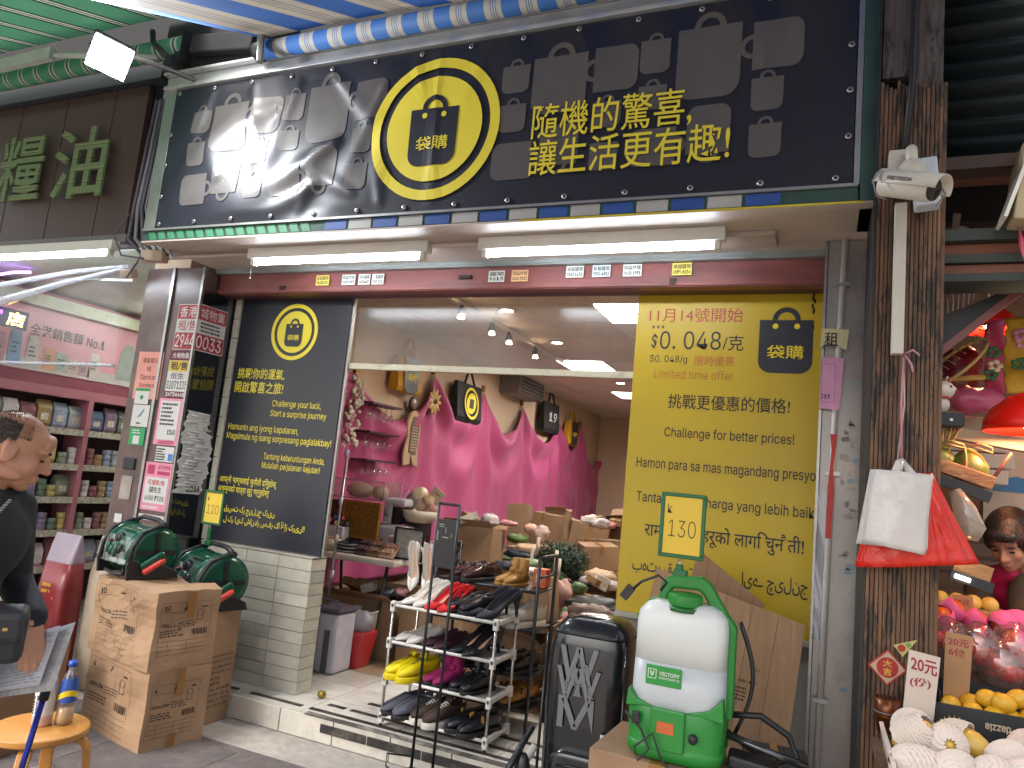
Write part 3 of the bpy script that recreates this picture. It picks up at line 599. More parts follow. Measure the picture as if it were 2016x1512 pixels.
pk = M('salmon paper', '#d79486', .7); wp = M('white paper', '#c9c7c4', .7, var=.05); rp = M('red paper', '#a3283a', .6); mg = M('magenta ink', '#b0305a', .6); mro = M('maroon paper', '#6a1c33', .6); yl = M('yellow paper', '#d6b73a', .6); wi = M('white ink', '#d8d4d0', .6); pki = M('pink paper', '#d889a0', .7)
def notice(label, x0, x1, z0, z1, mat, dy=0.): 
    t = thing('notice', label, 'notice', ((x0 + x1) / 2, PY - dy, z0)); part('paper', mat, t, lambda b: b.box(x0, x1, PY - .0015 - dy, PY - dy, z0, z1)); return t
t = notice('salmon closed on Sundays notice on the marble pier', -4.346, -4.11, 1.851, 2.177, pk)
for k, (s, a) in enumerate((('逢星期日', .05), ('休息', .05), ('Closed on', .045), ('Sundays', .045))): onY(s, t, M('brown ink', '#5a2a22', .6), PY - .002, -4.3 + (.05 if k == 1 else 0), -4.16 - (.05 if k == 1 else 0), 2.1 - k * .058, 2.1 - k * .058 + .036, .01)
t = thing('folded_poster', 'red and white letting poster folded round the pier corner reading 29440033', 'poster', (-3.9, 3.54, 2.2))
part('front_leaf', wp, t, lambda b: b.box(-4.041, -3.85, PY - .0035, PY - .002, 2.197, 2.512)); part('side_leaf', wp, t, lambda b: b.box(-3.8505, -3.849, 3.545, 3.79, 2.2, 2.515))
part('red_band', rp, t, lambda b: b.box(-4.035, -3.85, PY - .005, PY - .0036, 2.41, 2.505).box(-4.035, -3.85, PY - .005, PY - .0036, 2.203, 2.315).box(-3.8485, -3.847, 3.545, 3.785, 2.41, 2.508).box(-3.8485, -3.847, 3.545, 3.785, 2.206, 2.315))
yy = PY - .0056
onY('香港', t, wi, yy, -4.02, -3.87, 2.42, 2.495, .004); onY('租/售', t, rp, yy + .0015, -4.02, -3.86, 2.33, 2.4, .004); onY('2944', t, wi, yy, -4.025, -3.855, 2.215, 2.305, .008)
U, V = Vector((0, 1, 0)), Z_
write('城物業', t, wi, (-3.8464, 3.555, 2.42), U, V, .215, .075, .004); write('0033', t, wi, (-3.8464, 3.55, 2.215), U, V, .22, .09, .008)
scribble(t, inkk, (-3.8484, 3.57, 2.325), U, V, .2, .075, 3, 5)
t = notice('maroon and yellow letting notice with handwritten 31071335', -4.052, -3.857, 1.873, 2.189, wp)
[part('maroon_band', mro, t, lambda b: b.box(-4.052, -3.857, PY - .003, PY - .0016, q0, q1)) for q0, q1 in ((2.125, 2.189), (1.873, 1.915))]; part('yellow_band', yl, t, lambda b: b.box(-4.045, -3.864, PY - .003, PY - .0016, 2.05, 2.122))
onY('大地物業', t, wi, PY - .0035, -4.03, -3.88, 2.138, 2.178, .015); onY('租/售', t, blk, PY - .0035, -4.03, -3.88, 2.06, 2.115, .02); onY('伍生', t, blk, PY - .0035, -4.02, -3.9, 2.0, 2.04); onY('31071335', t, blk, PY - .0035, -4.045, -3.865, 1.93, 1.985); onY('24734648', t, wi, PY - .0035, -4.04, -3.87, 1.88, 1.908, .02)
t = notice('pink framed letting notice ending 1360 on the pier', -4.085, -3.876, 1.556, 1.866, pki)
part('inner_sheet', wp, t, lambda b: b.box(-4.065, -3.893, PY - .003, PY - .0016, 1.59, 1.85)); scribble(t, inkk, (-4.05, PY - .0035, 1.68), X_, Z_, .14, .16, 6, 2); onY('1360', t, inkk, PY - .0035, -3.97, -3.9, 1.625, 1.66, .02); onY('66863295', t, mg, PY - .0035, -4.04, -3.9, 1.563, 1.585, .02)
t = notice('small handwritten note with blue print between the pink notices', -4.045, -3.884, 1.446, 1.545, wp); scribble(t, inkk, (-4.04, PY - .0035, 1.452), X_, Z_, .1, .085, 5, 9); part('blue_print', M('blue ink', '#3f78b8', .6), t, lambda b: b.box(-3.93, -3.89, PY - .003, PY - .0016, 1.455, 1.5))
t = notice('pink framed letting notice reading 6686 7928 on the pier', -4.113, -3.878, 1.125, 1.438, pki)
part('inner_sheet', wp, t, lambda b: b.box(-4.095, -3.895, PY - .003, PY - .0016, 1.17, 1.34)); onY('旺舖售/租', t, redi, PY - .0035, -4.07, -3.92, 1.29, 1.325, .01); onY('錢先生', t, blk, PY - .0035, -4.05, -3.94, 1.24, 1.28, .015); onY('6686 7928', t, blk, PY - .0035, -4.08, -3.91, 1.19, 1.222, .01); onY('香港城物業', t, mg, PY - .002, -4.0, -3.89, 1.395, 1.422, .015); part('logo_block', mg, t, lambda b: b.box(-4.09, -4.03, PY - .003, PY - .0016, 1.36, 1.42).box(-4.0, -3.89, PY - .003, PY - .0016, 1.36, 1.382)); scribble(t, wp, (-4.09, PY - .0018, 1.13), X_, Z_, .2, .03, 1, 4)
t = notice('strip of white tape at the foot of the notices', -4.11, -3.882, 1.06, 1.097, wp)
t = notice('white card with green tick stuck on the pier', -4.318, -4.188, 1.816, 1.925, wp, .0025); part('green_band', M('green ink', '#2a8a4a', .6), t, lambda b: b.box(-4.318, -4.188, PY - .005, PY - .0041, 1.905, 1.925).prism(*[ring2d(-4.253, 1.862, 0, .016, n=12)[0][1::2]], (0, PY - .0045, 0), X_, Z_, .0006))
t = notice('white card with blue swoosh stuck on the pier', -4.321, -4.163, 1.662, 1.81, wp); part('blue_swoosh', M('teal ink', '#2f7f9f', .6), t, lambda b: b.prism([(0, 0), (.03, .015), (.06, .06), (.055, .065), (.025, .03)], (-4.27, PY - .003, 1.72), X_, Z_, -.0006)); scribble(t, inkk, (-4.27, PY - .003, 1.675), X_, Z_, .06, .02, 1, 3)
t = notice('green payment card stuck on the pier', -4.314, -4.173, 1.538, 1.653, M('green card', '#1f9457', .5)); part('pale_square', wp, t, lambda b: b.box(-4.275, -4.215, PY - .003, PY - .0016, 1.545, 1.6)); scribble(t, wi, (-4.29, PY - .003, 1.61), X_, Z_, .1, .035, 2, 8)
t = notice('grey paper scrap low on the marble pier', -4.32, -4.22, 1.172, 1.327, M('grey scrap', '#9a9088', .8, var=.3)); t = notice('small blank pale square sticker low on the pier', -4.329, -4.26, 1.016, 1.074, wp)
# torn paper on the dark glass
tp = thing('torn_paper', 'ragged torn white paper ending 6066 on the dark glass', 'torn paper', (-3.85, 3.68, 1.25))
rt = random.Random(11); L1 = []; L2 = []
for k in range(34):
    z = 1.80 - k * .0165; L1.append((3.565 + .012 * math.sin(k * .5) + rt.uniform(-.012, .02), z)); L2.append((3.77 + (.05 if k > 8 else -.02) * min(1, k / 10) + rt.uniform(-.018, .02) - (.03 if k > 26 else 0), z - .01))
part('sheet', wp, tp, lambda b: b.prism(L1 + L2[::-1], (-3.8515, 0, 0), U, Z_, .0035))
for k in range(26):
    z = 1.78 - k * .02; y = rt.uniform(3.56, 3.7)
    part('curl', wp, tp, lambda b: b.sheet(lambda u, v: (-3.8478 + .0025 * math.sin(v * 3), y + (rt.uniform(-.01, .01) if v else 0) + .1 * u, z + .014 * v - .012 * u), 3, 2), thick=.0008)
write('6066', tp, blk, (-3.8472, 3.66, 1.262), U, Z_, .11, .042, .03)
# clear plastic weather sheet
film = clear('clear plastic film', '#f6f7fa', .03, .05, .02, '#d8dce8', .05)
ps_ = thing('plastic_sheet', 'rolled clear plastic weather sheet hanging in front of the pet shop', 'plastic sheet', (-5.4, 3.42, 2.05))
def film_f(u, v):
    x = -6.6 + 2.22 * u; z = 2.05 + .7 * v
    return (x, 3.42 + .03 * math.sin(u * 5 + v * 2) + .012 * math.sin(v * 9 + u * 3) * v + .004 * math.sin(u * 21 + v * 5), z - .1 * math.sin(u * 3.1) * v)
part('film', film, ps_, lambda b: b.sheet(film_f, 60, 40))
part('rolled_edge', clear('film roll', '#eef0f4', .2, .1, .25, '#e0e4ee'), ps_, lambda b: b.tube([film_f(k / 30, 0) for k in range(31)], .012, 8))
part('fold_roll', clear('film roll', '#eef0f4', .2, .1, .25, '#e0e4ee'), ps_, lambda b: b.tube([(-6.2, 3.4, 2.45), (-5.6, 3.36, 2.5), (-5.0, 3.36, 2.62), (-4.4, 3.4, 2.74)], [.02, .035, .02, .012], 8).tube([(-6.3, 3.38, 2.58), (-5.5, 3.34, 2.63), (-4.9, 3.35, 2.7), (-4.4, 3.4, 2.75)], [.02, .02, .018, .012], 8))
# cables on the pier head
cab = M('grey cable', '#7d7a80', .6)
cb = thing('cable_bundle', 'bundle of grey conduits and cables beside the brown signboard', 'cables', (-4.0, 3.0, 2.8))
for k in range(6):
    xx = -4.12 + k * .035
    part('cable', cab if k % 2 else M('dark cable', '#55505a', .6), cb, lambda b: b.tube([(xx, 3.18, 3.8), (xx + .01 * math.sin(k), 3.16, 3.4), (xx - .02, 3.16, 3.05), (xx - .05 + .03 * k, 3.18, 2.85), (-4.05 + .05 * k, 3.22, 2.74)], .012 if k < 3 else .007, 6))
part('junction_box', M('junction box', '#b09a88', .5), cb, lambda b: b.cbox((-3.93, 3.2, 2.73), (.16, .07, .07), rz=.2).cbox((-4.2, 3.25, 2.64), (.1, .06, .06), rx=.3), .008)
part('bent_wire', M('dark cable', '#55505a', .6), cb, lambda b: b.tube([(-4.12, 3.12, 3.0), (-4.2, 3.1, 2.85), (-4.13, 3.12, 2.72), (-3.95, 3.14, 2.7)], .006, 6).tube([(-4.0, 3.15, 2.72), (-3.95, 3.1, 2.66), (-4.15, 3.2, 2.6)], .006, 6))
# ================================================================ RIGHT SIDE: steel column, timber pillar, fruit stall
colm = M('scratched grey steel', '#9d9794', .34, metal=.5, var=.15, scale=4, stain='#55504e', stamt=.6, stscale=4, stretch=(1, 1, .6))
sc_ = thing('steel_column', 'scratched grey steel column between the yellow poster and the timber pillar', 'column', (.08, 3.5, 0))
part('front_face', colm, sc_, lambda b: b.box(.0, .165, 3.5, 3.56, 0, 2.774), .003)
part('side_face', colm, sc_, lambda b: b.box(-.008, .158, 3.562, 3.85, .0, 2.61))
part('edge_strip', steel, sc_, lambda b: b.box(-.012, -.001, 3.49, 3.56, 0, 2.774).box(.166, .172, 3.49, 3.56, 0, 2.774))
part('door_glass', clear('film roll', '#eef0f4', .2, .1, .25, '#e0e4ee'), sc_, lambda b: b.sheet(lambda u, v: (-.004 + .05 * u, 3.487 + .008 * math.sin(v * 9 + u * 3), 1.0 + .62 * v), 6, 16))
part('conduit', M('white conduit', '#c2bfbc', .4, var=.06), sc_, lambda b: b.tube([(.07, 3.475, 2.77), (.052, 3.475, 1.87), (.03, 3.475, .02)], .013, 8))
for z in (2.55, 1.7, .75): part('saddle', steel, sc_, lambda b: b.box(.03 + (z - .02) * .0145 - .03, .03 + (z - .02) * .0145 + .03, 3.462, 3.47, z, z + .018))
rt = random.Random(5)
tint = [M('old tape blue', '#8499a8', .6), M('old tape grey', '#a8a29e', .6), M('old tape brown', '#8f8681', .6)]
for k in range(22):
    z = rt.uniform(1.35, 1.95) if k % 3 else rt.uniform(.8, 2.2); x = rt.uniform(.1, .15)
    part('tape_scrap', tint[k % 3], sc_, lambda b: b.prism([(0, 0), (rt.uniform(.01, .04), rt.uniform(-.004, .004)), (rt.uniform(.012, .035), rt.uniform(.008, .03)), (rt.uniform(-.004, .004), rt.uniform(.008, .03))], (x - .02, 3.498, z), X_, Z_, .0008))
t = thing('paper_note', 'cream note with a handwritten character on the steel column', 'note', (.03, 3.46, 2.25)); part('paper', M('cream paper', '#c9c39a', .7), t, lambda b: b.prism([(-.02, 0), (.02, .03), (.09, -.01), (.098, .085), (-.012, .09)], (.0, 3.456, 2.262), X_, Z_, .001)); onY('租', t, blk, 3.4545, .0, .055, 2.27, 2.335, .01)
t = thing('paper_note', 'pink note numbered 213 on the steel column', 'note', (.03, 3.46, 1.99)); part('paper', M('pink note paper', '#cf93b4', .7), t, lambda b: b.prism([(-.012, 0), (.07, -.005), (.082, .225), (-.004, .23)], (.0, 3.458, 1.992), X_, Z_, .001)); onY('213', t, blk, 3.4565, -.006, .03, 2.035, 2.055, .01); part('printed_line', blk, t, lambda b: frame2d(b, (-.006, 3.4566, 2.02), X_, Z_, .055, .17, .0012))
t = thing('red_ribbon', 'torn red tape stuck down the white conduit', 'tape', (.05, 3.455, 1.43)); part('strip', M('red tape', '#b0201c', .4), t, lambda b: b.prism([(.0, 0), (.022, .0), (.03, .2), (.022, .3), (.034, .45), (.005, .45), (.012, .38), (.002, .2)], (.033, 3.457, 1.43), X_, Z_, .001))

wood = worn_wood('worn brown timber', '#624631', '#3a271b', '#1b1613')
tpil = thing('timber_pillar', 'weathered brown ribbed timber pillar with peeling varnish beside the fruit stall', 'pillar', (.27, 3.05, 0))
part('core', M('dark timber core', '#33241c', .8), tpil, lambda b: b.box(.168, .378, 2.956, 3.2, 0, 3.19))
for k in range(15):
    x0 = .166 + k * .0143
    part('batten', wood, tpil, lambda b: b.box(x0, x0 + .0125, 2.949 + .0008 * ((k * 7) % 3), 2.956, .0, 3.22 - .012 * ((k * 5) % 4)), .003)
part('side_board', wood, tpil, lambda b: b.box(.38, .394, 2.965, 3.2, 0, 3.2), .002)
part('upper_panel', worn_wood('grey old board', '#4c4341', '#332b2a', '#1d1a1a'), tpil, lambda b: b.box(.17, .28, 2.96, 3.1, 3.24, 4.2).box(.285, .38, 2.98, 3.1, 3.2, 4.2))
part('gap_shade', M('painted gap shade', '#17171a', .5), tpil, lambda b: b.box(.155, .165, 2.95, 3.4, 0, 3.9))  # black strip stands in for the shade in the gap beside the pillar
part('cable_hose', M('black cable', '#15161a', .5), tpil, lambda b: b.tube([(.275, 2.93, 4.1), (.272, 2.93, 3.2), (.25, 2.93, 2.9)], .013, 8))
# cctv camera on a square conduit
wcam = M('cream camera shell', '#c3bdb0', .4, var=.06, stain='#8b8275', stamt=.4)
cc = thing('security_camera', 'cream bullet security camera on a bracket over a white trunking duct', 'camera', (.25, 2.85, 2.1))
part('duct', wcam, cc, lambda b: b.box(.222, .262, 2.89, 2.93, 2.13, 2.7), .003)
part('wall_box', wcam, cc, lambda b: b.cbox((.225, 2.9, 2.82), (.06, .06, .16)), .006)
part('junction_box', M('pale blue box', '#b3bcc4', .4), cc, lambda b: b.cbox((.315, 2.86, 2.75), (.08, .08, .18), ry=-.1), .008)
part('arm', wcam, cc, lambda b: b.tube([(.26, 2.88, 2.88), (.262, 2.8, 2.86), (.262, 2.77, 2.79)], .02, 10).lathe((.262, 2.78, 2.76), [(.0, -.03), (.045, -.03), (.045, .02), (.0, .02)], 16, 'y'))
Tc = Matrix.Translation((.252, 2.73, 2.69)) @ Matrix.Rotation(R(-32), 4, 'Z') @ Matrix.Rotation(R(22), 4, 'Y')
def cyl_x(b, r, x0, x1, n=20, sq=1.): b.loft([[(x, r * math.cos(2 * math.pi * k / n), r * math.sin(2 * math.pi * k / n) * sq) for k in range(n)] for x in (x0, x1)])
part('barrel', wcam, cc, lambda b: cyl_x(b, .042, -.1, .085), .004, T=Tc)
part('lens_face', M('black lens glass', '#0d0e10', .15), cc, lambda b: cyl_x(b, .037, .085, .092), T=Tc)
part('hood', wcam, cc, lambda b: b.loft([[(x, .052 * math.cos(a), .05 * math.sin(a) + .004) for a in (R(-10 + 200 * k / 12) for k in range(13))] for x in (-.11, .12)], False, False), thick=.003, T=Tc)
hk = MB(Tc); vs, fs = glyphs('HIKVISION', .03); hk.add([(-.06 + .09 * x, -.0535, .006 + .014 * y) for x, y in vs], fs); hk.build('lettering', blk, cc, fix=False)
part('loop_wire', M('grey wire', '#77777a', .6), cc, lambda b: b.tube([(.16, 2.73, 2.76), (.135, 2.72, 2.72), (.15, 2.72, 2.66), (.18, 2.73, 2.65)], .003, 5).tube([(.34, 2.72, 2.69), (.36, 2.71, 2.65), (.33, 2.72, 2.61)], .003, 5))
# carrier bags on the pillar
st = thing('pink_string', 'pink and white plastic string tied to the pillar above the carrier bags', 'string', (.26, 2.9, 1.74))
part('strand', M('pink string', '#b8808c', .6), st, lambda b: b.tube([(.265, 2.9, 2.13), (.258, 2.88, 1.95), (.262, 2.87, 1.74)], .004, 5).tube([(.266, 2.9, 2.13), (.29, 2.87, 2.14), (.31, 2.87, 2.12)], .004, 5).tube([(.266, 2.9, 2.13), (.285, 2.87, 2.09), (.29, 2.87, 2.06)], .004, 5))
part('pale_strand', M('white string', '#b9aea0', .6), st, lambda b: b.tube([(.262, 2.9, 2.12), (.268, 2.885, 1.95), (.25, 2.87, 1.74)], .003, 5))
redbag = M('red carrier film', '#cc2616', .25, var=.15, scale=7, bump=.7, bscale=22)
rb = thing('red_carrier_bags', 'bundle of red plastic carrier bags hanging on the timber pillar', 'carrier bags', (.3, 2.86, 1.36))
def bagsheet(pts, y, amp, seed):
    def f(u, v):
        a = Vector(pts[0]).lerp(Vector(pts[1]), u); c = Vector(pts[3]).lerp(Vector(pts[2]), u); p = c.lerp(a, v)
        return (p.x, y + amp * (math.sin(u * 9 + seed) * math.sin(v * 5 + seed) + .5 * math.sin(u * 23 + v * 7 + seed)) - .03 * math.sin(math.pi * u), p.y)
    return f
for k in range(5):
    pts = [(.2 + .01 * k, 1.70), (.36 - .005 * k, 1.71 - .01 * k), (.505 - .03 * k, 1.42 - .004 * k), (.128 + .003 * k, 1.365 - .0 * k)]
    part('bag', redbag, rb, lambda b: b.sheet(bagsheet(pts, 2.905 - .012 * k, .008, k * 1.7), 16, 14), thick=.0012)
whbag = M('white carrier film', '#c6c1bd', .16, var=.05, scale=6, bump=.55, bscale=16)
wb = thing('white_carrier_bags', 'stack of flat white plastic carrier bags hanging in front of the red ones', 'carrier bags', (.24, 2.8, 1.43))
for k in range(4):
    pts = [(.163 + .004 * k, 1.705), (.345 + .002 * k, 1.70), (.343 - .004 * k, 1.452 - .006 * k), (.126 + .006 * k, 1.445 + .004 * k)]
    part('bag', whbag, wb, lambda b: b.sheet(bagsheet(pts, 2.835 - .011 * k, .004, k * 2.3 + 1), 16, 14), thick=.001)
part('tied_handles', whbag, wb, lambda b: b.tube([(.24, 2.8, 1.69), (.252, 2.83, 1.735), (.262, 2.87, 1.75), (.275, 2.84, 1.72), (.29, 2.81, 1.69)], [.018, .014, .008, .014, .018], 8))
# ---------------------------------------------------------------- stall structure
stall = thing('fruit_stall', 'fruit stall with timber lintel and slatted back beside the ribbed pillar', 'stall', (1.2, 3.5, 0))
tanm = worn_wood('tan board', '#8a6a4e', '#6f543d', '#4a382b', 0)
part('table_top', M('stall table board', '#6d5646', .6), stall, lambda b: b.box(.2, 1.7, 2.3, 2.93, .77, .8).box(.4, 1.7, 2.935, 4.3, .77, .8))
part('table_skirt', M('dark cloth skirt', '#2b2522', .9), stall, lambda b: b.box(.21, 1.7, 2.31, 2.33, 0, .769))
orw = M('orange brown timber', '#7d4630', .6, var=.2, stain='#3a241c', stamt=.5, stretch=(.3, 1, 2)); dgr = M('dark green timber', '#28302c', .6, var=.2)  # orange-brown and dark green timber for the lintel slats
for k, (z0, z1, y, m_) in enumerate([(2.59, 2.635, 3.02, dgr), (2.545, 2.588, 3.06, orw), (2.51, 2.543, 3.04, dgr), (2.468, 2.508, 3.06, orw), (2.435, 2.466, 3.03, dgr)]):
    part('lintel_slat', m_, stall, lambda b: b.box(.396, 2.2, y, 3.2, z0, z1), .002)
part('rear_wall', M('stall rear wall', '#8f7765', .7, var=.2), stall, lambda b: b.box(.3, 2.6, 5.0, 5.06, .8, 3.2))
for k in range(7): part('rear_slat', M('rear slat', '#5d4a40', .7), stall, lambda b: b.box(.5, 1.8, 4.5, 4.52, 1.05 + k * .085, 1.115 + k * .085))
part('roof', M('stall roof', '#6b4c40', .7), stall, lambda b: b.box(.3, 2.8, 3.21, 5.06, 3.1, 3.14))
part('side_wall', M('stall side', '#7a6455', .7, var=.15), stall, lambda b: b.box(.302, .4, 3.9, 5.0, .8, 3.1))
t = thing('pipe_rails', 'pale pipes and a panel showing above the stall lintel', 'pipes', (.6, 3.6, 2.7))
part('pipe', M('pale pipe', '#c9b9a8', .4), t, lambda b: b.tube([(.4, 3.7, 2.86), (.56, 3.7, 2.88), (.72, 3.7, 2.8)], .014, 8).tube([(.4, 3.6, 2.74), (.75, 3.6, 2.76)], .012, 8)); part('strut', M('grey strut', '#8a8078', .5), t, lambda b: b.cbox((.52, 3.65, 2.83), (.03, .03, .2), ry=.1)); part('back_panel', M('pinkish panel', '#c49a84', .6), t, lambda b: b.box(.4, 1.4, 3.85, 3.87, 2.65, 3.05))
t = thing('beige_carton', 'beige carton hanging over the stall lintel with a lit end', 'carton', (.7, 3.0, 2.64)); part('carton', M('beige carton', '#a9997a', .6), t, lambda b: b.cbox((.72, 3.0, 2.76), (.22, .2, .3), ry=.12), .006); part('flap', M('pale flap', '#d8d8cc', .5), t, lambda b: b.cbox((.595, 2.95, 2.72), (.012, .14, .2), ry=.3))  # end flap is paler than the carton
t = thing('pink_ribbon', 'twisted pink plastic ribbon dangling before the stall lintel', 'ribbon', (.66, 2.98, 2.36)); part('strip', M('pink ribbon', '#c0475a', .4), t, lambda b: b.sheet(lambda u, v: (.615 + .05 * v + .018 * (u - .5) * math.cos(v * 7), 2.985 + .01 * math.sin(v * 7) * (u - .5), 2.68 - .3 * v), 2, 14), thick=.001)
# lamps
def shade_lamp(label, c, r, h, e):
    t = thing('red_pendant_lamp', label, 'lamp', (c[0], c[1], c[2] - h))
    part('shade', M('red lampshade', '#d61a10', .3, var=.03), t, lambda b: b.lathe(c, [(.03, 0), (r * .45, -h * .12), (r * .8, -h * .42), (r * .97, -h * .72), (r, -h), (r * .96, -h), (r * .93, -h * .72), (r * .76, -h * .44), (r * .42, -h * .16), (.03, -.01)], 28, cap=False))
    part('bulb', emit('warm bulb %g' % e, '#ffd9a0', e), t, lambda b: b.ball((c[0], c[1], c[2] - h * .68), (r * .22, r * .22, r * .26), 12, 8))
    part('cord', blk, t, lambda b: b.tube([(c[0], c[1], c[2] - .005), (c[0], c[1], 3.09)], .004, 5)); return t
shade_lamp('big red pendant lampshade glowing over the fruit, beside the person in pink', (.72, 3.25, 2.06), .155, .15, 150)
shade_lamp('small red pendant lampshade deeper in the stall behind the yellow cloth', (.72, 4.0, 2.6), .12, .13, 150)
# hanging goods
dp = thing('tilted_display_panel', 'black display panel tilted under the lintel with brown edging', 'panel', (.5, 3.3, 2.2))
part('panel', M('black panel', '#141314', .5), dp, lambda b: b.prism([(0, 0), (.0, .17), (.1, .21), (.2, .26), (.27, .26)], (.405, 3.26, 2.18), X_, Z_, .03)); part('edging', redw, dp, lambda b: b.cbox((.545, 3.24, 2.325), (.37, .03, .028), ry=-R(43)))
fan = thing('wire_fan_guard', 'pale wire fan guard hanging under the stall lintel', 'fan guard', (.5, 3.6, 2.4)); wire = M('pale wire', '#a8b4bc', .4)
for k in range(9): part('wire', wire, fan, lambda b: b.tube([(.43 + .02 * k, 3.6 - .03 * math.sin(math.pi * j / 8), 2.36 + .02 * k + .11 * j / 8 - .0 * k) for j in range(9)], .0022, 4))
part('blue_body', M('blue plastic', '#5585a8', .4), fan, lambda b: b.cbox((.46, 3.66, 2.42), (.09, .06, .12), ry=-.6), .01)
bk = thing('wicker_basket', 'round wicker basket tray leaning below the black panel', 'basket', (.48, 3.42, 2.1)); wk = M('wicker', '#a58a52', .7, var=.2)
part('rim', wk, bk, lambda b: b.tube([(.5 + .13 * math.cos(a) * .9, 3.45 + .08 * math.sin(a), 2.2 + .1 * math.cos(a) + .06 * math.sin(a)) for a in (2 * math.pi * k / 24 for k in range(25))], .007, 6))
for k in range(12): part('weave', wk, bk, lambda b: b.tube([(.5 - .11 + k * .02, 3.45 - .07, 2.08 + .022 * k), (.5 - .12 + k * .02, 3.47 + .07, 2.13 + .022 * k)], .003, 4))
yc = thing('yellow_cloth', 'yellow cloth with pink border and flowers hanging in the stall', 'cloth', (.8, 3.7, 2.13))
part('pink_border', M('pink cloth', '#c4486c', .6, var=.12), yc, lambda b: b.sheet(lambda u, v: (.655 + .07 * u + .006 * math.sin(v * 14), 3.7 + .02 * math.sin(v * 9 + u * 4), 2.1 + .34 * v + .02 * u), 5, 20), thick=.002)
part('yellow_field', M('mustard cloth', '#c89a28', .6, var=.1), yc, lambda b: b.sheet(lambda u, v: (.727 + .5 * u + .006 * math.sin(v * 30), 3.695 + .02 * math.sin(v * 9 + 4) + .02 * math.sin(u * 12), 2.12 + .34 * v + .08 * u), 16, 20), thick=.002)
for (x, z, c) in ((.775, 2.38, '#c07a98'), (.785, 2.345, '#d89ab0'), (.8, 2.26, '#3f6a42'), (.77, 2.25, '#3f6a42'), (.67, 2.2, '#3f6a42'), (.68, 2.3, '#3f6a42'), (.685, 2.24, '#d9c9a8')): part('flower', M('flower ' + c, c, .7), yc, lambda b: [b.ball((x + .018 * math.cos(a), 3.668, z + .018 * math.sin(a)), (.014, .004, .011), 7, 5) for a in (0, 1.3, 2.6, 3.9, 5.1)])
pb = thing('pink_paper_packs', 'crumpled pink and maroon packs hung behind the lucky cat', 'packs', (.58, 3.8, 2.0))
part('maroon_pack', M('maroon foil', '#6a1420', .3, bump=.5, bscale=20), pb, lambda b: b.ball((.58, 3.85, 2.22), (.1, .05, .14), 14, 9, f=lambda p: 1 + .12 * math.sin(p.x * 60 + p.z * 40))); part('pink_pack', M('pink film', '#c25878', .3, bump=.5, bscale=25), pb, lambda b: b.ball((.6, 3.7, 2.09), (.12, .06, .06), 16, 9, f=lambda p: 1 + .15 * math.sin(p.x * 70 + p.z * 60))); part('gold_band', M('gold band', '#b58a35', .4), pb, lambda b: b.tube([(.47, 3.62, 2.16), (.56, 3.62, 2.17), (.64, 3.62, 2.18)], .012, 6))
cat = thing('lucky_cat_figure', 'small white china cat with red ears on a black bracket', 'figurine', (.44, 3.3, 1.98)); cw = M('white china', '#d6c9bc', .25, var=.02); crd = M('red glaze', '#b8251f', .3)
part('body', cw, cat, lambda b: b.ball((.432, 3.3, 2.01), (.035, .032, .04), 14, 9).ball((.44, 3.285, 2.065), (.042, .038, .037), 16, 10).ball((.47, 3.28, 2.07), (.016, .014, .012), 8, 6), .0)
for s in (-1, 1): part('ear', cw, cat, lambda b: b.lathe((.435 + s * .02, 3.29, 2.09), [(.016, 0), (.009, .016), (.001, .032)], 8)); part('inner_ear', crd, cat, lambda b: b.lathe((.438 + s * .02, 3.279, 2.094), [(.009, 0), (.005, .011), (.001, .02)], 6))
part('collar', crd, cat, lambda b: b.tube([(.434 + .03 * math.cos(a), 3.292 + .03 * math.sin(a), 2.035) for a in (2 * math.pi * k / 16 for k in range(17))], .005, 6)); part('eye', blk, cat, lambda b: b.ball((.462, 3.252, 2.075), (.004, .003, .005), 6, 4))
sh = thing('black_bracket_shelf', 'black metal bracket shelf carrying the lucky cat', 'shelf', (.45, 3.3, 1.92)); part('board', dkm, sh, lambda b: b.box(.395, .505, 3.22, 3.4, 1.915, 1.97), .006); part('bolt', steel, sh, lambda b: b.lathe((.46, 3.219, 1.94), [(.006, 0), (.006, -.004)], 8, 'y'))
t = thing('white_plank', 'pale plank resting behind the black bracket shelf', 'plank', (.62, 3.5, 1.86)); part('plank', M('pale plank', '#b9a58c', .6), t, lambda b: b.cbox((.63, 3.5, 1.9), (.3, .06, .05), ry=.14), .004)
t = thing('white_plank', 'pale long box behind the lucky cat', 'box', (.6, 3.9, 1.95)); part('box', M('pale box', '#a8937e', .6), t, lambda b: b.box(.5, .8, 3.88, 3.98, 1.96, 2.04), .004)
for k in range(4): t = setp(part('foam_box', M('foam box', '#cfc0b2', .8, var=.04), None, lambda b: b.box(.56 - .01 * k, .84 - .025 * (k % 2), 4.05, 4.4, 2.045 - .075 * (k + 1), 2.04 - .075 * k), .008), ['topmost pale foam box lid in the stack behind the pomelos', 'second pale foam box lid from the top of the stack behind the pomelos', 'third pale foam box lid from the top of the stack behind the pomelos', 'lowest pale foam box lid in the stack behind the pomelos'][k], 'foam box', 'foam lids stacked behind the pomelos')
t = thing('printed_carton', 'pale carton with blue wave print behind the person in pink', 'carton', (1.0, 4.4, 1.6)); part('carton', M('pale carton', '#b8a692', .6), t, lambda b: b.box(.78, 1.3, 4.42, 4.49, 1.55, 2.1)); part('blue_print', M('blue carton ink', '#2f6a9a', .5), t, lambda b: b.prism([(0, 0), (.1, .03), (.25, .0), (.4, .06), (.4, -.05), (0, -.05)], (.82, 4.415, 1.78), X_, Z_, -.002)); onY('is', t, blk, 4.414, .875, .905, 1.88, 1.92, .02)
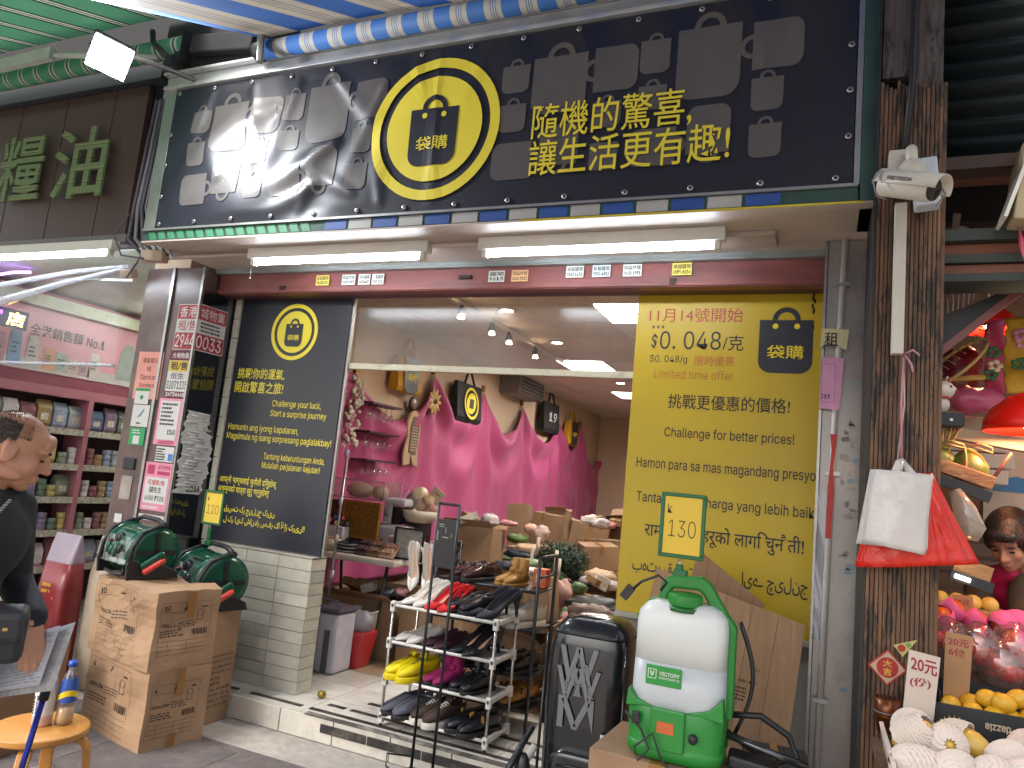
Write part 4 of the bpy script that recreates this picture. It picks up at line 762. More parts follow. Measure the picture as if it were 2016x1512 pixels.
# pomelo shelf
psf = thing('timber_hook_shelf', 'tan timber shelf board with black rail carrying pomelos', 'shelf', (.52, 3.25, 1.64)); tim = worn_wood('tan timber', '#b08050', '#976a40', '#7d5734', 0, .5)
part('board', tim, psf, lambda b: b.cbox((.5, 3.24, 1.742), (.22, .02, .05), ry=R(18)), .003); part('deck', tim, psf, lambda b: b.cbox((.5, 3.34, 1.735), (.22, .2, .012), ry=R(18))); part('black_rail', dkm, psf, lambda b: b.cbox((.47, 3.235, 1.695), (.26, .03, .04), ry=R(18))); part('stick', M('brown stick', '#5c4030', .6), psf, lambda b: b.tube([(.59, 3.26, 1.7), (.665, 3.26, 1.83)], .007, 6))
pomm = M('green pomelo skin', '#5d6a2a', .4, var=.2, scale=12, bump=.2, bscale=150); ropem = M('straw rope', '#a88a58', .8, var=.2)
for k, (x, z, s) in enumerate(((.535, 1.775, 1.0), (.44, 1.8, .75))):
    t = thing('pomelo', ['large green pomelo tied with straw rope on the tan shelf', 'smaller green pomelo tied with straw rope against the pillar'][k], 'pomelo', (x, 3.32, z - .06), 'pomelos on the tan shelf')
    part('fruit', pomm, t, lambda b: b.lathe((x, 3.32, z - .06 * s), [(.0, -.005), (.045 * s, .0), (.072 * s, .03 * s), (.07 * s, .06 * s), (.045 * s, .1 * s), (.018 * s, .125 * s), (0, .13 * s)], 20)); part('rope', ropem, t, lambda b: b.tube([(x - .02 * s, 3.32 - .073 * s * math.sin(a), z + .005 + .07 * s * math.cos(a)) for a in (math.pi * j / 12 for j in range(13))], .005, 5).tube([(x, 3.29, z + .07 * s), (x + .03, 3.28, z + .085 * s), (x + .07, 3.28, z + .07 * s), (x + .075, 3.28, z + .05 * s), (x + .03, 3.28, z + .065 * s), (x - .01, 3.29, z + .08 * s)], .005, 5))
rp_ = thing('rope_bundle', 'bundle of frayed straw rope above the smaller pomelo', 'rope', (.43, 3.3, 1.85))
for k in range(7): part('strand', ropem, rp_, lambda b: b.tube([(.41 + .012 * k, 3.3, 1.98), (.415 + .014 * k, 3.28 + .01 * (k % 2), 1.92), (.42 + .008 * k, 3.29, 1.85 - .01 * (k % 3))], .005, 5))
t = thing('clear_bag_roll', 'roll of clear plastic bags hanging beside the red carrier bags', 'plastic bags', (.52, 3.2, 1.5)); part('roll', clear('bag roll film', '#f0ece6', .15, .15, .35, '#c9bdb0'), t, lambda b: b.tube([(.47, 3.18, 1.67), (.5, 3.17, 1.6), (.53, 3.17, 1.53), (.525, 3.17, 1.49)], [.02, .04, .042, .02], 12))
lsf = thing('knife_shelf', 'small tan board with black rail and lamp strip near the red bags', 'shelf', (.53, 3.2, 1.34)); part('board', tim, lsf, lambda b: b.cbox((.53, 3.18, 1.385), (.12, .02, .06), ry=R(14))); part('black_rail', dkm, lsf, lambda b: b.cbox((.525, 3.175, 1.345), (.14, .025, .035), ry=R(14))); part('lamp_strip', emit('lamp strip', '#fff4e0', 6), lsf, lambda b: b.cbox((.495, 3.155, 1.352), (.05, .006, .014), ry=R(14)))
# fruit and price cards
def card(label, pts, y, mat, lines, lean=0.):
    t = thing('price_card', label, 'price card', (pts[3][0], y, pts[3][1]))
    part('card', mat, t, lambda b: b.prism([(x, z) for x, z in pts], (0, y, 0), X_, Z_, -.004))
    for s, x, z, w_, h_, sk in lines: write(s, t, M('red marker', '#8e1c34', .5), (x, y - .0012, z), Vector((1, 0, sk)), Z_, w_, h_, .02)
    return t
crdm = M('brown price card', '#a07a55', .8, var=.08); wc = M('white price card', '#c4b6aa', .7, var=.05)
card('white price card reading 20 yuan a portion, leaning on the pillar', [(.292, 1.125), (.382, 1.115), (.364, .9), (.276, .9)], 2.8, wc, [('20元', .298, 1.062, .075, .045, -.12), ('(份)', .296, 1.01, .06, .032, 0)])
card('brown cardboard price card reading 20 yuan for six', [(.423, 1.175), (.505, 1.17), (.492, .92), (.417, .92)], 3.0, crdm, [('20元', .43, 1.132, .062, .026, -.05), ('6個', .432, 1.098, .05, .028, -.05)])
card('brown cardboard price card reading 25 yuan above the pink fruit', [(.515, 1.262), (.585, 1.265), (.6, 1.12), (.535, 1.12)], 3.5, crdm, [('25元', .522, 1.222, .055, .025, 0), ('個', .54, 1.18, .028, .03, 0)])
dm = thing('diamond_paper_charm', 'red diamond paper charm with gold characters on the timber pillar', 'paper charm', (.24, 2.94, .97)); g = M('gold ink', '#c7972e', .4)
part('paper', M('charm red', '#9c2220', .5), dm, lambda b: b.prism([(0, -.062), (.062, 0), (0, .062), (-.062, 0)], (.242, 2.943, 1.032), X_, Z_, -.002)); part('cream_border', M('cream print', '#b39a80', .6), dm, lambda b: b.prism([(0, -.054), (.054, 0), (0, .054), (-.054, 0)], (.242, 2.9405, 1.032), X_, Z_, -.0005)); part('red_disc', M('charm red', '#9c2220', .5), dm, lambda b: b.prism(ring2d(0, 0, 0, .034, n=24)[0][1::2][:-1], (.242, 2.9395, 1.032), X_, Z_, -.0005))
onY('大', dm, g, 2.9385, .227, .257, 1.034, 1.058, .03); onY('吉', dm, g, 2.9385, .229, .255, 1.006, 1.031, .03)
t = thing('triangular_sticker', 'small triangular fruit sticker above the diamond charm', 'sticker', (.29, 2.94, 1.08)); part('paper', M('cream sticker', '#b5a468', .6), t, lambda b: b.prism([(-.035, .03), (.04, .06), (-.005, -.005)], (.293, 2.945, 1.08), X_, Z_, -.002)); part('red_dot', M('red dot', '#9a2a1c', .5), t, lambda b: b.prism(ring2d(0, 0, 0, .012, n=12)[0][1::2][:-1], (.284, 2.942, 1.104), X_, Z_, -.001)); part('green_dot', M('green dot', '#5f8a4a', .5), t, lambda b: b.prism(ring2d(0, 0, 0, .008, n=10)[0][1::2][:-1], (.305, 2.942, 1.118), X_, Z_, -.001))
t = thing('incense_cup', 'dark amber incense cup wired to the foot of the timber pillar', 'cup', (.24, 2.9, .83)); part('cup', M('amber tin', '#6b3a1c', .3, metal=.5, var=.3), t, lambda b: b.lathe((.243, 2.905, .83), [(0, 0), (.03, 0), (.037, .06), (.043, .11), (.04, .11), (.033, .01), (0, .008)], 20)); part('wire', M('grey wire', '#77777a', .6), t, lambda b: b.tube([(.243 + .042 * math.cos(a), 2.905 + .042 * math.sin(a), .895) for a in (2 * math.pi * k / 20 for k in range(21))], .002, 4)); part('incense', M('incense sticks', '#4a1f30', .8), t, lambda b: [b.tube([(.243 + .01 * k - .02, 2.905, .84), (.243 + .013 * k - .026, 2.9, .965)], .0018, 4) for k in range(5)])
dz = thing('fruit_box', 'black fruit box with gold burst print holding yellow fruit', 'fruit box', (.65, 3.0, .8)); bx = M('black box board', '#20262a', .5, var=.1)
part('front_panel', bx, dz, lambda b: b.box(.375, .86, 2.855, 2.862, .802, .965)); part('back_panel', bx, dz, lambda b: b.box(.41, .86, 3.16, 3.167, .802, .99)); part('left_panel', bx, dz, lambda b: b.box(.403, .409, 2.98, 3.16, .802, .98)); part('base', bx, dz, lambda b: b.box(.41, .86, 2.863, 3.16, .802, .812))
for k in range(11):
    a = R(20 + 14 * k); part('gold_ray', g, dz, lambda b: b.prism([(math.cos(a) * .02, math.sin(a) * .02), (math.cos(a + .05) * .06, math.sin(a + .05) * .06), (math.cos(a) * .062, math.sin(a) * .062)], (.432, 2.8535, .872), X_, Z_, -.0008))
part('red_fan', M('charm red', '#9c2220', .5), dz, lambda b: b.prism([(-.02, .02), (0, -.03), (.03, .01)], (.432, 2.8535, .868), X_, Z_, -.0008))
write('dazzle', dz, M('pale ink', '#b8a890', .5), (.585, 2.8535, .93), Vector((-1, 0, 0)), Vector((0, 0, -1)), .07, .024, .02)
yfm = M('yellow fruit skin', '#c99a24', .4, var=.12, scale=10, bump=.08, bscale=120)
for k, (x, y, z) in enumerate([(.43, 2.92, .945), (.49, 2.92, .942), (.54, 2.95, .985), (.575, 2.9, .99), (.62, 2.93, 1.005), (.55, 2.9, .945), (.6, 2.9, .94), (.645, 2.9, .955), (.68, 2.93, .965), (.5, 2.99, .955), (.66, 2.99, .985), (.72, 2.9, .95), (.44, 2.99, .94), (.58, 3.0, .97)]):
    setp(part('yellow_fruit', yfm, None, lambda b: b.ball((x, y, z), (.031, .03, .036), 16, 10, Matrix.Rotation(k * .9, 3, 'X') @ Matrix.Rotation(k * .5, 3, 'Y'))), 'plump yellow fruit heaped in the black fruit box', 'fruit', 'yellow fruit in the black box')
tray = thing('foam_tray', 'white foam tray of mangoes at the front of the stall', 'tray', (.5, 2.6, .8)); fo = M('white foam', '#c9beb4', .85, var=.04)
part('base', fo, tray, lambda b: b.box(.235, .95, 2.38, 2.8, .8, .812)); part('left_side', fo, tray, lambda b: b.cbox((.225, 2.59, .84), (.012, .42, .09), ry=-.2)); part('front_side', fo, tray, lambda b: b.box(.235, .95, 2.37, 2.38, .8, .87))
mang = M('pale mango skin', '#d2ae52', .4, var=.1, scale=8, stain='#8a6a2c', stamt=.3, stscale=14)
netm = M('white foam net', '#d0c4b9', .8, var=.05)
def mango(c, rz, ry, sleeve, s=1.):
    T = Matrix.Rotation(rz, 3, 'Z') @ Matrix.Rotation(ry, 3, 'Y'); T4 = Matrix.Translation(c) @ T.to_4x4()
    t = thing('mango', 'yellow mango in a white foam net on the front tray', 'mango', (c[0], c[1], c[2] - .05), 'netted mangoes on the front tray')
    part('fruit', mang, t, lambda b: b.loft([[T4 @ Vector((x, r * math.cos(a), r * math.sin(a) * .9)) for a in (2 * math.pi * k / 16 for k in range(16))] for x, r in [(-.075 * s, .004), (-.065 * s, .024 * s), (-.04 * s, .041 * s), (0, .05 * s), (.03 * s, .046 * s), (.055 * s, .033 * s), (.07 * s, .016 * s), (.075 * s, .003)]]))
    x0, x1 = sleeve
    prof = []; n = 40
    for j in range(23):
        x = x0 + (x1 - x0) * j / 22; q = min(1, abs(x / .078 / s)); r = max(.012, .053 * s * math.sqrt(max(0, 1 - q * q)) ** .8 + .004)
        prof.append([T4 @ Vector((x * 1.02, (r + .0042 * ((k // 2 + j) % 2)) * math.cos(a), (r + .0042 * ((k // 2 + j) % 2)) * math.sin(a))) for k, a in enumerate(2 * math.pi * k / n for k in range(n))])
    part('foam_net', netm, t, lambda b: b.loft(prof, False, True, False))
rm = random.Random(21)
for k, (x, y, z, a, e, s0, s1) in enumerate([(.285, 2.6, .9, 2.6, .9, -.075, .02), (.3, 2.72, .9, 1.2, .3, -.08, .05), (.29, 2.46, .86, .3, .2, -.08, .08), (.38, 2.47, .865, 1.1, .1, -.08, .08), (.47, 2.47, .87, 1.6, .2, -.08, .08), (.43, 2.68, .9, -.5, .1, -.08, .01), (.56, 2.5, .87, .4, .1, -.08, .08), (.37, 2.6, .9, 1.6, .3, -.08, .08), (.54, 2.64, .88, .9, .0, -.08, .06), (.64, 2.55, .87, .4, .2, -.08, .08), (.62, 2.68, .91, -.4, .1, -.08, .0), (.72, 2.5, .87, 1.0, .1, -.08, .08), (.72, 2.64, .89, .2, .1, -.08, .08)]):
    mango((x, y, z), a, e, (s0, s1), 1.0)
# pink netted fruit and bagged fruit behind
pkn = M('pink foam net', '#d85a90', .7, var=.08); orf = M('orange fruit', '#c9561c', .35, var=.15)
for k, (x, y, z) in enumerate([(.47, 3.45, 1.17), (.52, 3.5, 1.2), (.66, 3.35, 1.19), (.71, 3.4, 1.2), (.76, 3.3, 1.16), (.68, 3.28, 1.14), (.78, 3.42, 1.2), (.6, 3.5, 1.17), (.63, 3.42, 1.12)]):
    t = thing('netted_fruit', 'orange fruit wrapped in a pink foam net behind the bagged fruit', 'fruit', (x, y, z - .05), 'pink netted fruit'); T3 = Matrix.Rotation(k * 1.1, 3, 'Z') @ Matrix.Rotation(.5 + .3 * (k % 3), 3, 'X')
    part('fruit', orf, t, lambda b: b.ball((x, y, z), .042, 14, 9)); part('foam_net', pkn, t, lambda b: b.loft([[T3 @ Vector((r * (1 + .05 * ((q + j) % 2)) * math.cos(2 * math.pi * q / 24), r * (1 + .05 * ((q + j) % 2)) * math.sin(2 * math.pi * q / 24), h)) + Vector((x, y, z)) for q in range(24)] for j, (r, h) in enumerate([(.03, -.042), (.042, -.03), (.048, -.01), (.047, .01), (.042, .028), (.034, .034)])], False))
part('inner_crate', M('dark crate', '#4a3528', .7), stall, lambda b: b.box(.42, 1.0, 3.2, 3.9, .8, 1.08))
rdf = M('red fruit skin', '#a81c1a', .3, var=.15); crk = clear('crinkled film', '#fbeeee', .14, .12, .06, '#e0c8c0', .05)
for k, (x, y, z) in enumerate([(.46, 3.28, 1.1), (.55, 3.22, 1.1), (.63, 3.2, 1.06), (.68, 3.24, 1.12)]):
    t = thing('bagged_fruit', 'clear bag of red fruit between the price cards and pink fruit', 'bag of fruit', (x, y, z - .1), 'clear bags of red fruit')
    for q in range(5): part('fruit', rdf, t, lambda b: b.ball((x + .035 * math.cos(q * 1.26), y + .03 * math.sin(q * 1.26), z - .02 + .03 * (q % 2)), .032, 12, 8))
    part('film', crk, t, lambda b: b.ball((x, y, z), (.085, .075, .09), 22, 14, f=lambda p: 1 + .08 * math.sin(p.x * 90 + p.y * 70) * math.sin(p.z * 80 + k) + .05 * math.sin(p.z * 160 + p.x * 50)))
t = thing('brown_bowl_fruit', 'row of pale fruit in a brown paper tray near the person in pink', 'fruit tray', (.5, 3.7, 1.15)); part('tray', crdm, t, lambda b: b.box(.46, .75, 3.62, 3.9, 1.1, 1.2), .005); part('fruit', mang, t, lambda b: [b.ball((.5 + .06 * q, 3.7, 1.22), .035, 10, 7) for q in range(4)])
# ================================================================ INSIDE THE SHOP
panel_e = emit('ceiling light panel', '#f3eee4', 44.)
for n_, (i, j) in enumerate(((4, 2), (2, 6), (5, 6), (2, 10), (4, 13))):
    x, y = -3.6 + i * .565, 4.2 + j * .6
    t = thing('ceiling_light', ['square louvred ceiling light beside the yellow poster', 'square louvred ceiling light over the middle of the pink drape', 'square louvred ceiling light on the counter side of the shop', 'square louvred ceiling light far down the pink drape', 'square louvred ceiling light nearest the back wall'][n_], 'light', (x, y, 2.9), 'square ceiling lights inside the shop')
    part('diffuser', panel_e, t, lambda b: b.box(x - .265, x + .265, y - .28, y + .28, 2.918, 2.925))
    for k in range(5): part('louvre', white_metal, t, lambda b: b.box(x - .265, x + .265, y - .26 + k * .13 - .004, y - .26 + k * .13 + .004, 2.895, 2.917))
    part('frame', white_metal, t, lambda b: b.box(x - .279, x - .266, y - .29, y + .29, 2.9, 2.92).box(x + .266, x + .279, y - .29, y + .29, 2.9, 2.92))
for k, y in enumerate((5.26, 6.51, 7.67, 8.99)):
    t = thing('downlight', ['round recessed downlight nearest the glass transom', 'second round downlight from the glass transom', 'third round downlight from the glass transom', 'fourth round downlight from the glass transom'][k], 'light', (-2.38, y, 2.9)); part('trim', white_metal, t, lambda b: b.lathe((-2.38, y, 2.895), [(.05, .013), (.075, .013), (.08, 0), (.05, .004)], 20, cap=False)); part('lens', emit('downlight lens', '#fff0d8', 22), t, lambda b: b.lathe((-2.38, y, 2.9), [(0, 0), (.052, 0), (.052, .004), (0, .004)], 16))
trk = thing('track_light_rail', 'white track rail with small warm spotlights under the shop ceiling', 'track light', (-2.64, 5.8, 2.8)); part('rail', white_metal, trk, lambda b: b.box(-2.655, -2.625, 4.4, 7.6, 2.875, 2.9))
for y in (4.96, 5.55, 5.93, 6.6): part('spot_head', M('black spot head', '#26262a', .4), trk, lambda b: b.tube([(-2.64, y, 2.87), (-2.64, y, 2.82), (-2.62, y - .03, 2.77)], [.012, .03, .034], 10)); part('spot_lens', emit('spot lens', '#ffd9a4', 60), trk, lambda b: b.lathe((-2.617, y - .033, 2.762), [(0, 0), (.026, 0), (.024, -.006), (0, -.006)], 12))
# pink drape along the side wall
peaks = [(4.55, 2.42), (5.41, 2.36), (6.81, 2.6), (8.1, 2.6), (9.4, 2.6), (10.9, 2.58), (12.15, 2.6), (13.2, 2.05), (13.44, 2.05)]
def topz(y):
    for (a, za), (b_, zb) in zip(peaks, peaks[1:]):
        if y <= b_:
            u = (y - a) / (b_ - a); sag = min(.46, .38 * (b_ - a)) if b_ - a > .5 else 0
            if a < 5: sag = .03
            return za + (zb - za) * u - sag * 4 * u * (1 - u), u
    return 2.05, 0
def drp(u, v):
    y = 4.55 + 8.88 * u; tz, q = topz(y); z = .5 + (tz - .5) * (1 - (1 - v) ** 1.0); dep = tz - z
    x = .012
    for py, pz in peaks[1:7]:
        dy = y - py; dz = pz - z + .02; d = math.hypot(dy, dz); a = math.atan2(dy, dz)
        x += .085 * math.exp(-(dy / .6) ** 2) * (.5 + .5 * math.sin(a * 11 + py * 3 + .6 * math.sin(d * 3))) * min(1, d * 2.) * math.exp(-dep * .3)
    x += .11 * (4 * q * (1 - q)) ** .7 * math.exp(-dep / .6) * (.5 + .5 * math.sin(dep * (15 - 4 * dep) + math.sin(y * 2) * .7))
    x += .05 * (1 - math.exp(-dep * 1.2)) * (.5 + .5 * math.sin(y * 7.3 + 1.7 * math.sin(y * 2.7) + .5 * math.sin(z * 3 + y))) + .006 * math.sin(y * 17 + z * 3)
    return (-3.885 + max(.006, x), y, z)
pinkc, t_, b_, L_ = nodes('pink chiffon'); b_.inputs['Base Color'].default_value = lin('#a84272'); b_.inputs['Roughness'].default_value = .6; b_.inputs['Sheen Weight'].default_value = .1
dp_ = thing('pink_drape', 'pink fabric swagged in folds along the side wall of the shop', 'drape', (-3.88, 9, .5)); part('fabric', pinkc, dp_, lambda b: b.sheet(drp, 520, 60), thick=.002)
for py, pz in peaks[1:7]: part('wall_hook', M('brass hook', '#8a6a3a', .4, metal=.6), dp_, lambda b: b.box(-3.9, -3.86, py - .02, py + .02, pz - .01, pz + .07))
# goods hung on that wall
def onX(s, parent, mat, X, y0, y1, z0, z1, bold=0.): return write(s, parent, mat, (X, y0, z0), Vector((0, 1, 0)), Z_, y1 - y0, z1 - z0, bold)
def tote(label, y0, y1, z0, z1, mat, logo, X=-3.74, d=.12, strap=.16):
    t = thing('tote_bag', label, 'bag', (X, (y0 + y1) / 2, z0), None)
    w_ = y1 - y0
    part('body', mat, t, lambda b: b.loft([[(X - d * k / 2 - d / 2, y0 + w_ * (.03 * (1 - k)), z0), (X + d * k / 2 - d / 2, y0 + w_ * (.03 * (1 - k)), z0), (X + d * k / 2 - d / 2, y1 - w_ * (.03 * (1 - k)), z0), (X - d * k / 2 - d / 2, y1 - w_ * (.03 * (1 - k)), z0)] if k < 2 else [] for k in (.6,)] + [[(X - d, y0, z0 + (z1 - z0) * .12), (X, y0, z0 + (z1 - z0) * .12), (X, y1, z0 + (z1 - z0) * .12), (X - d, y1, z0 + (z1 - z0) * .12)], [(X - d * .7, y0, z1), (X - d * .3, y0, z1), (X - d * .3, y1, z1), (X - d * .7, y1, z1)]], True, True, False), .006)
    part('strap', mat, t, lambda b: b.tube([(X - d * .35, y0 + w_ * .3, z1 - .01), (X - d * .5, y0 + w_ * .45, z1 + strap), (X - d * .5, y0 + w_ * .55, z1 + strap), (X - d * .35, y0 + w_ * .7, z1 - .01)], .014, 6))
    c = (y0 + y1) / 2; zc = (z0 + z1) / 2; xs = X - d * .0 + .012
    if logo == 'disc':
        part('emblem_ring', yinkp, t, lambda b: b.add([(X - .02 * (p[1] - zc) / .2 + .01, p[0], p[1]) for p in ring2d(c, zc, w_ * .24, w_ * .29, n=30)[0]], ring2d(c, zc, 1, 2, n=30)[1])); part('emblem_disc', yinkp, t, lambda b: b.prism(ring2d(0, 0, 0, w_ * .19, n=28)[0][1::2][:-1], (X + .004, c, zc), Vector((0, 1, 0)), Z_, .003)); part('emblem_bag', black, t, lambda b: b.prism([(-.05, -.06), (.05, -.06), (.05, .05), (-.05, .05)], (X + .008, c, zc), Vector((0, 1, 0)), Z_, .003))
    elif logo == 'bag':
        part('emblem_bag', black, t, lambda b: b.prism([((a - .5) * w_ * .6, (q - .5) * w_ * .75) for a, q in bag_outline()], (X + .003, c, zc), Vector((0, 1, 0)), Z_, .003)); onX('袋購', t, yinkp, X + .009, c - w_ * .2, c + w_ * .2, zc - .06, zc + .02, .02)
    else: onX(logo, t, wi, X + .003, c - w_ * .25, c + w_ * .25, zc - .06, zc + .08, .02)
    return t
bkf = M('black nonwoven', '#17181c', .7, var=.1); ylf = M('yellow nonwoven', '#c9961c', .6, var=.1)
tote('black tote bag with round yellow emblem on the pink drape', 7.2, 7.84, 2.15, 2.6, bkf, 'disc')
tote('black tote bag numbered 19 on the pink drape', 10.0, 10.68, 2.3, 2.76, bkf, '19')
tote('yellow tote bag with dark bag print hung above the foot mat', 5.92, 6.38, 2.3, 2.64, ylf, 'bag', strap=.2)
tote('yellow tote bag with dark bag print far along the pink drape', 11.2, 11.72, 2.2, 2.6, ylf, 'bag')
t = thing('foot_mat', 'beige foot-shaped massage mat hung on the pink drape', 'mat', (-3.75, 6.35, 1.57)); bgm = M('beige mat', '#b79a7c', .7)
ol = [(-.02, 0), (.1, .02), (.09, .12), (.16, .02), (.26, -.01), (.22, .2), (.24, .4), (.2, .52), (.12, .57), (.03, .54), (-.02, .44), (.0, .28), (-.04, .12)]
part('pad', bgm, t, lambda b: b.prism(ol, (-3.78, 6.22, 1.58), Vector((0, 1, 0)), Z_, .03), .012); part('inner_pad', M('grey inner pad', '#6a5a50', .7), t, lambda b: b.prism([(.04, .14), (.17, .12), (.19, .4), (.15, .5), (.07, .5), (.03, .4)], (-3.752, 6.22, 1.58), Vector((0, 1, 0)), Z_, .012))
for k in range(9): part('rib', bgm, t, lambda b: b.box(-3.742, -3.736, 6.27, 6.38, 1.74 + k * .028, 1.75 + k * .028))
t = thing('gilt_flower', 'gilt paper flower pinned to the pink drape', 'ornament', (-3.78, 6.71, 2.15)); gf_ = M('pale gilt', '#b9a060', .45, var=.1)
for k in range(10): a = k * math.pi / 5; part('petal', gf_, t, lambda b: b.ball((-3.77, 6.71 + .085 * math.cos(a), 2.285 + .085 * math.sin(a)), (.012, .062, .026), 10, 6, Matrix.Rotation(a, 3, 'X')))
part('centre', M('flower centre', '#8a6a35', .5), t, lambda b: b.ball((-3.75, 6.71, 2.285), .022, 8, 6))
t = thing('oval_mirror', 'small dark oval mirror with gilt rim on the shop wall', 'mirror', (-3.82, 6.38, 2.14)); part('frame', M('dark wood frame', '#3a2a24', .4), t, lambda b: b.lathe((-3.83, 6.375, 2.215), [(.0, 0), (.075, 0), (.075, .02), (.06, .025), (0, .018)], 20, 'x')); part('inlay', M('pearl inlay', '#8d7d70', .2, var=.5, scale=40), t, lambda b: b.lathe((-3.805, 6.375, 2.215), [(0, 0), (.055, 0), (.05, .004), (0, .004)], 16, 'x'))
t = thing('vine_garland', 'white flower garland hanging at the near edge of the pink drape', 'garland', (-3.78, 5.2, 1.7)); rg = random.Random(4)
part('stem', M('vine stem', '#6d7a4a', .7), t, lambda b: b.tube([(-3.8, 5.3, 2.3), (-3.78, 5.25, 2.0), (-3.78, 5.3, 1.75)], .006, 5)); part('blossom', M('white blossom', '#cfcab8', .7), t, lambda b: [b.ball((-3.78 + rg.uniform(0, .05), 5.28 + rg.uniform(-.09, .09), z), (rg.uniform(.012, .025),) * 3, 7, 5) for z in [1.7 + .008 * k for k in range(75)]]); t.children[-1]['kind'] = 'stuff'
t = thing('glass_rack', 'dark wall rack of hanging wine glasses before the pink drape', 'rack', (-3.7, 5.7, 1.58)); drk = M('dark lacquer', '#3a2530', .4)
for z in (2.1, 1.84, 1.59): part('shelf', drk, t, lambda b: b.box(-3.83, -3.66, 5.42, 5.92, z, z + .018))
gl_ = clear('drinking glass', '#f4ecf0', .12, .03, .06, '#e8d8e0')
for z in (2.1, 1.84, 1.59):
    for k in range(5): part('wine_glass', gl_, t, lambda b: b.lathe((-3.74, 5.48 + .095 * k, z - .13), [(.022, 0), (.028, .03), (.024, .055), (.004, .07), (.004, .115), (.022, .125)], 10, cap=False))
t = thing('air_vent_unit', 'dark slatted air unit hung high on the side wall', 'air unit', (-3.7, 9.1, 2.6)); part('case', M('grey unit', '#6a6460', .5), t, lambda b: b.box(-3.89, -3.6, 8.6, 9.5, 2.66, 2.9), .02)
for k in range(4): part('slat', dkm, t, lambda b: b.box(-3.6, -3.585, 8.65, 9.45, 2.69 + .045 * k, 2.705 + .045 * k))

# ---------------------------------------------------------------- folding table and what stands on it
tb = thing('folding_table', 'white folding table loaded with goods before the pink drape', 'table', (-3.3, 5.1, ZF)); tbw = M('white table plastic', '#c4b9ae', .45, var=.05)
part('table_top', tbw, tb, lambda b: b.box(-3.86, -2.84, 4.72, 5.45, .825, .87), .015)
for x in (-3.75, -2.95):
    for y in (4.82, 5.35): part('leg', M('dark table leg', '#3c3a3c', .4, metal=.5), tb, lambda b: b.tube([(x, y, .825), (x + (.08 if x < -3.3 else -.08), y, ZF)], .014, 8))
t = thing('filigree_box', 'gold filigree storage box on the folding table', 'box', (-3.42, 5.1, .88)); gd = M('antique gold', '#8a6426', .4, metal=.5, var=.5, scale=60, stain='#2e2012', stamt=1., stscale=45)
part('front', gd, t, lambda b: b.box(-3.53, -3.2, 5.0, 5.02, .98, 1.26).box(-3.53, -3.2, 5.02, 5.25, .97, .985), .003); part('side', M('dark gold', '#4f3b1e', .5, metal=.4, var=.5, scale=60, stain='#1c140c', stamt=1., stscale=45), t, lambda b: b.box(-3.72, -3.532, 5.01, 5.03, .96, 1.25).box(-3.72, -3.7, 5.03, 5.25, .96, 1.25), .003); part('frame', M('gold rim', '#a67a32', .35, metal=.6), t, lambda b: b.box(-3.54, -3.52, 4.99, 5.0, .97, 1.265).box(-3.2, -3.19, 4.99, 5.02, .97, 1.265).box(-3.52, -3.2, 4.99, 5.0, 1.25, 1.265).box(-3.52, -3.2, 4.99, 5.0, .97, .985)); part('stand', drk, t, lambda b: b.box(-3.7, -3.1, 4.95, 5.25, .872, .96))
t = thing('clear_display_case', 'clear acrylic case with a cream bag on the filigree box', 'case', (-3.45, 5.15, 1.27)); part('case', gl_, t, lambda b: b.box(-3.7, -3.2, 5.04, 5.28, 1.275, 1.43)); part('cream_bag', M('cream purse', '#b5a58c', .7), t, lambda b: b.ball((-3.5, 5.15, 1.345), (.13, .07, .065), 14, 8).ball((-3.3, 5.15, 1.34), (.07, .06, .06), 12, 8)); part('rim', M('pink grey rim', '#a08a94', .4), t, lambda b: frame2d(b, (-3.7, 5.038, 1.275), X_, Z_, .5, .155, .008))
t = thing('feather_sprig', 'pale feather sprig standing behind the clear case', 'ornament', (-3.25, 5.4, 1.2)); part('feather', M('pale feather', '#c4a4b8', .7), t, lambda b: [b.tube([(-3.28, 5.4, .875), (-3.28, 5.4, 1.2), (-3.4 + .04 * k, 5.4, 1.46 + .03 * math.sin(k * 2))], [.006, .006, .001], 5) for k in range(9)])
t = thing('sewing_machine', 'white toy sewing machine on the folding table', 'machine', (-3.17, 5.2, .88)); wpl = M('white plastic', '#b9b4ba', .35)
part('base', wpl, t, lambda b: b.box(-3.28, -2.98, 5.1, 5.3, .872, 1.1), .03); part('column', wpl, t, lambda b: b.box(-3.24, -3.16, 5.12, 5.26, 1.1, 1.27), .02); part('head', wpl, t, lambda b: b.box(-3.24, -3.04, 5.12, 5.26, 1.25, 1.31), .02); part('screen', M('dark screen', '#20222c', .2), t, lambda b: b.box(-3.155, -3.08, 5.13, 5.24, 1.11, 1.24)); part('dial', M('grey dial', '#8a8690', .4), t, lambda b: b.lathe((-3.2, 5.118, 1.19), [(0, 0), (.028, 0), (.024, -.012), (0, -.012)], 14, 'y'))
t = thing('white_bowl', 'white oval bowl heaped with wrapped parcels behind the black pegboard', 'bowl', (-3.0, 5.3, 1.12)); part('bowl', M('white bowl', '#c9beb0', .35), t, lambda b: b.lathe((-3.0, 5.3, 1.13), [(0, 0), (.1, 0), (.15, .05), (.165, .1), (.158, .1), (.14, .05), (.09, .012), (0, .012)], 24)); part('stand', drk, t, lambda b: b.box(-3.08, -2.92, 5.22, 5.38, .87, 1.128))
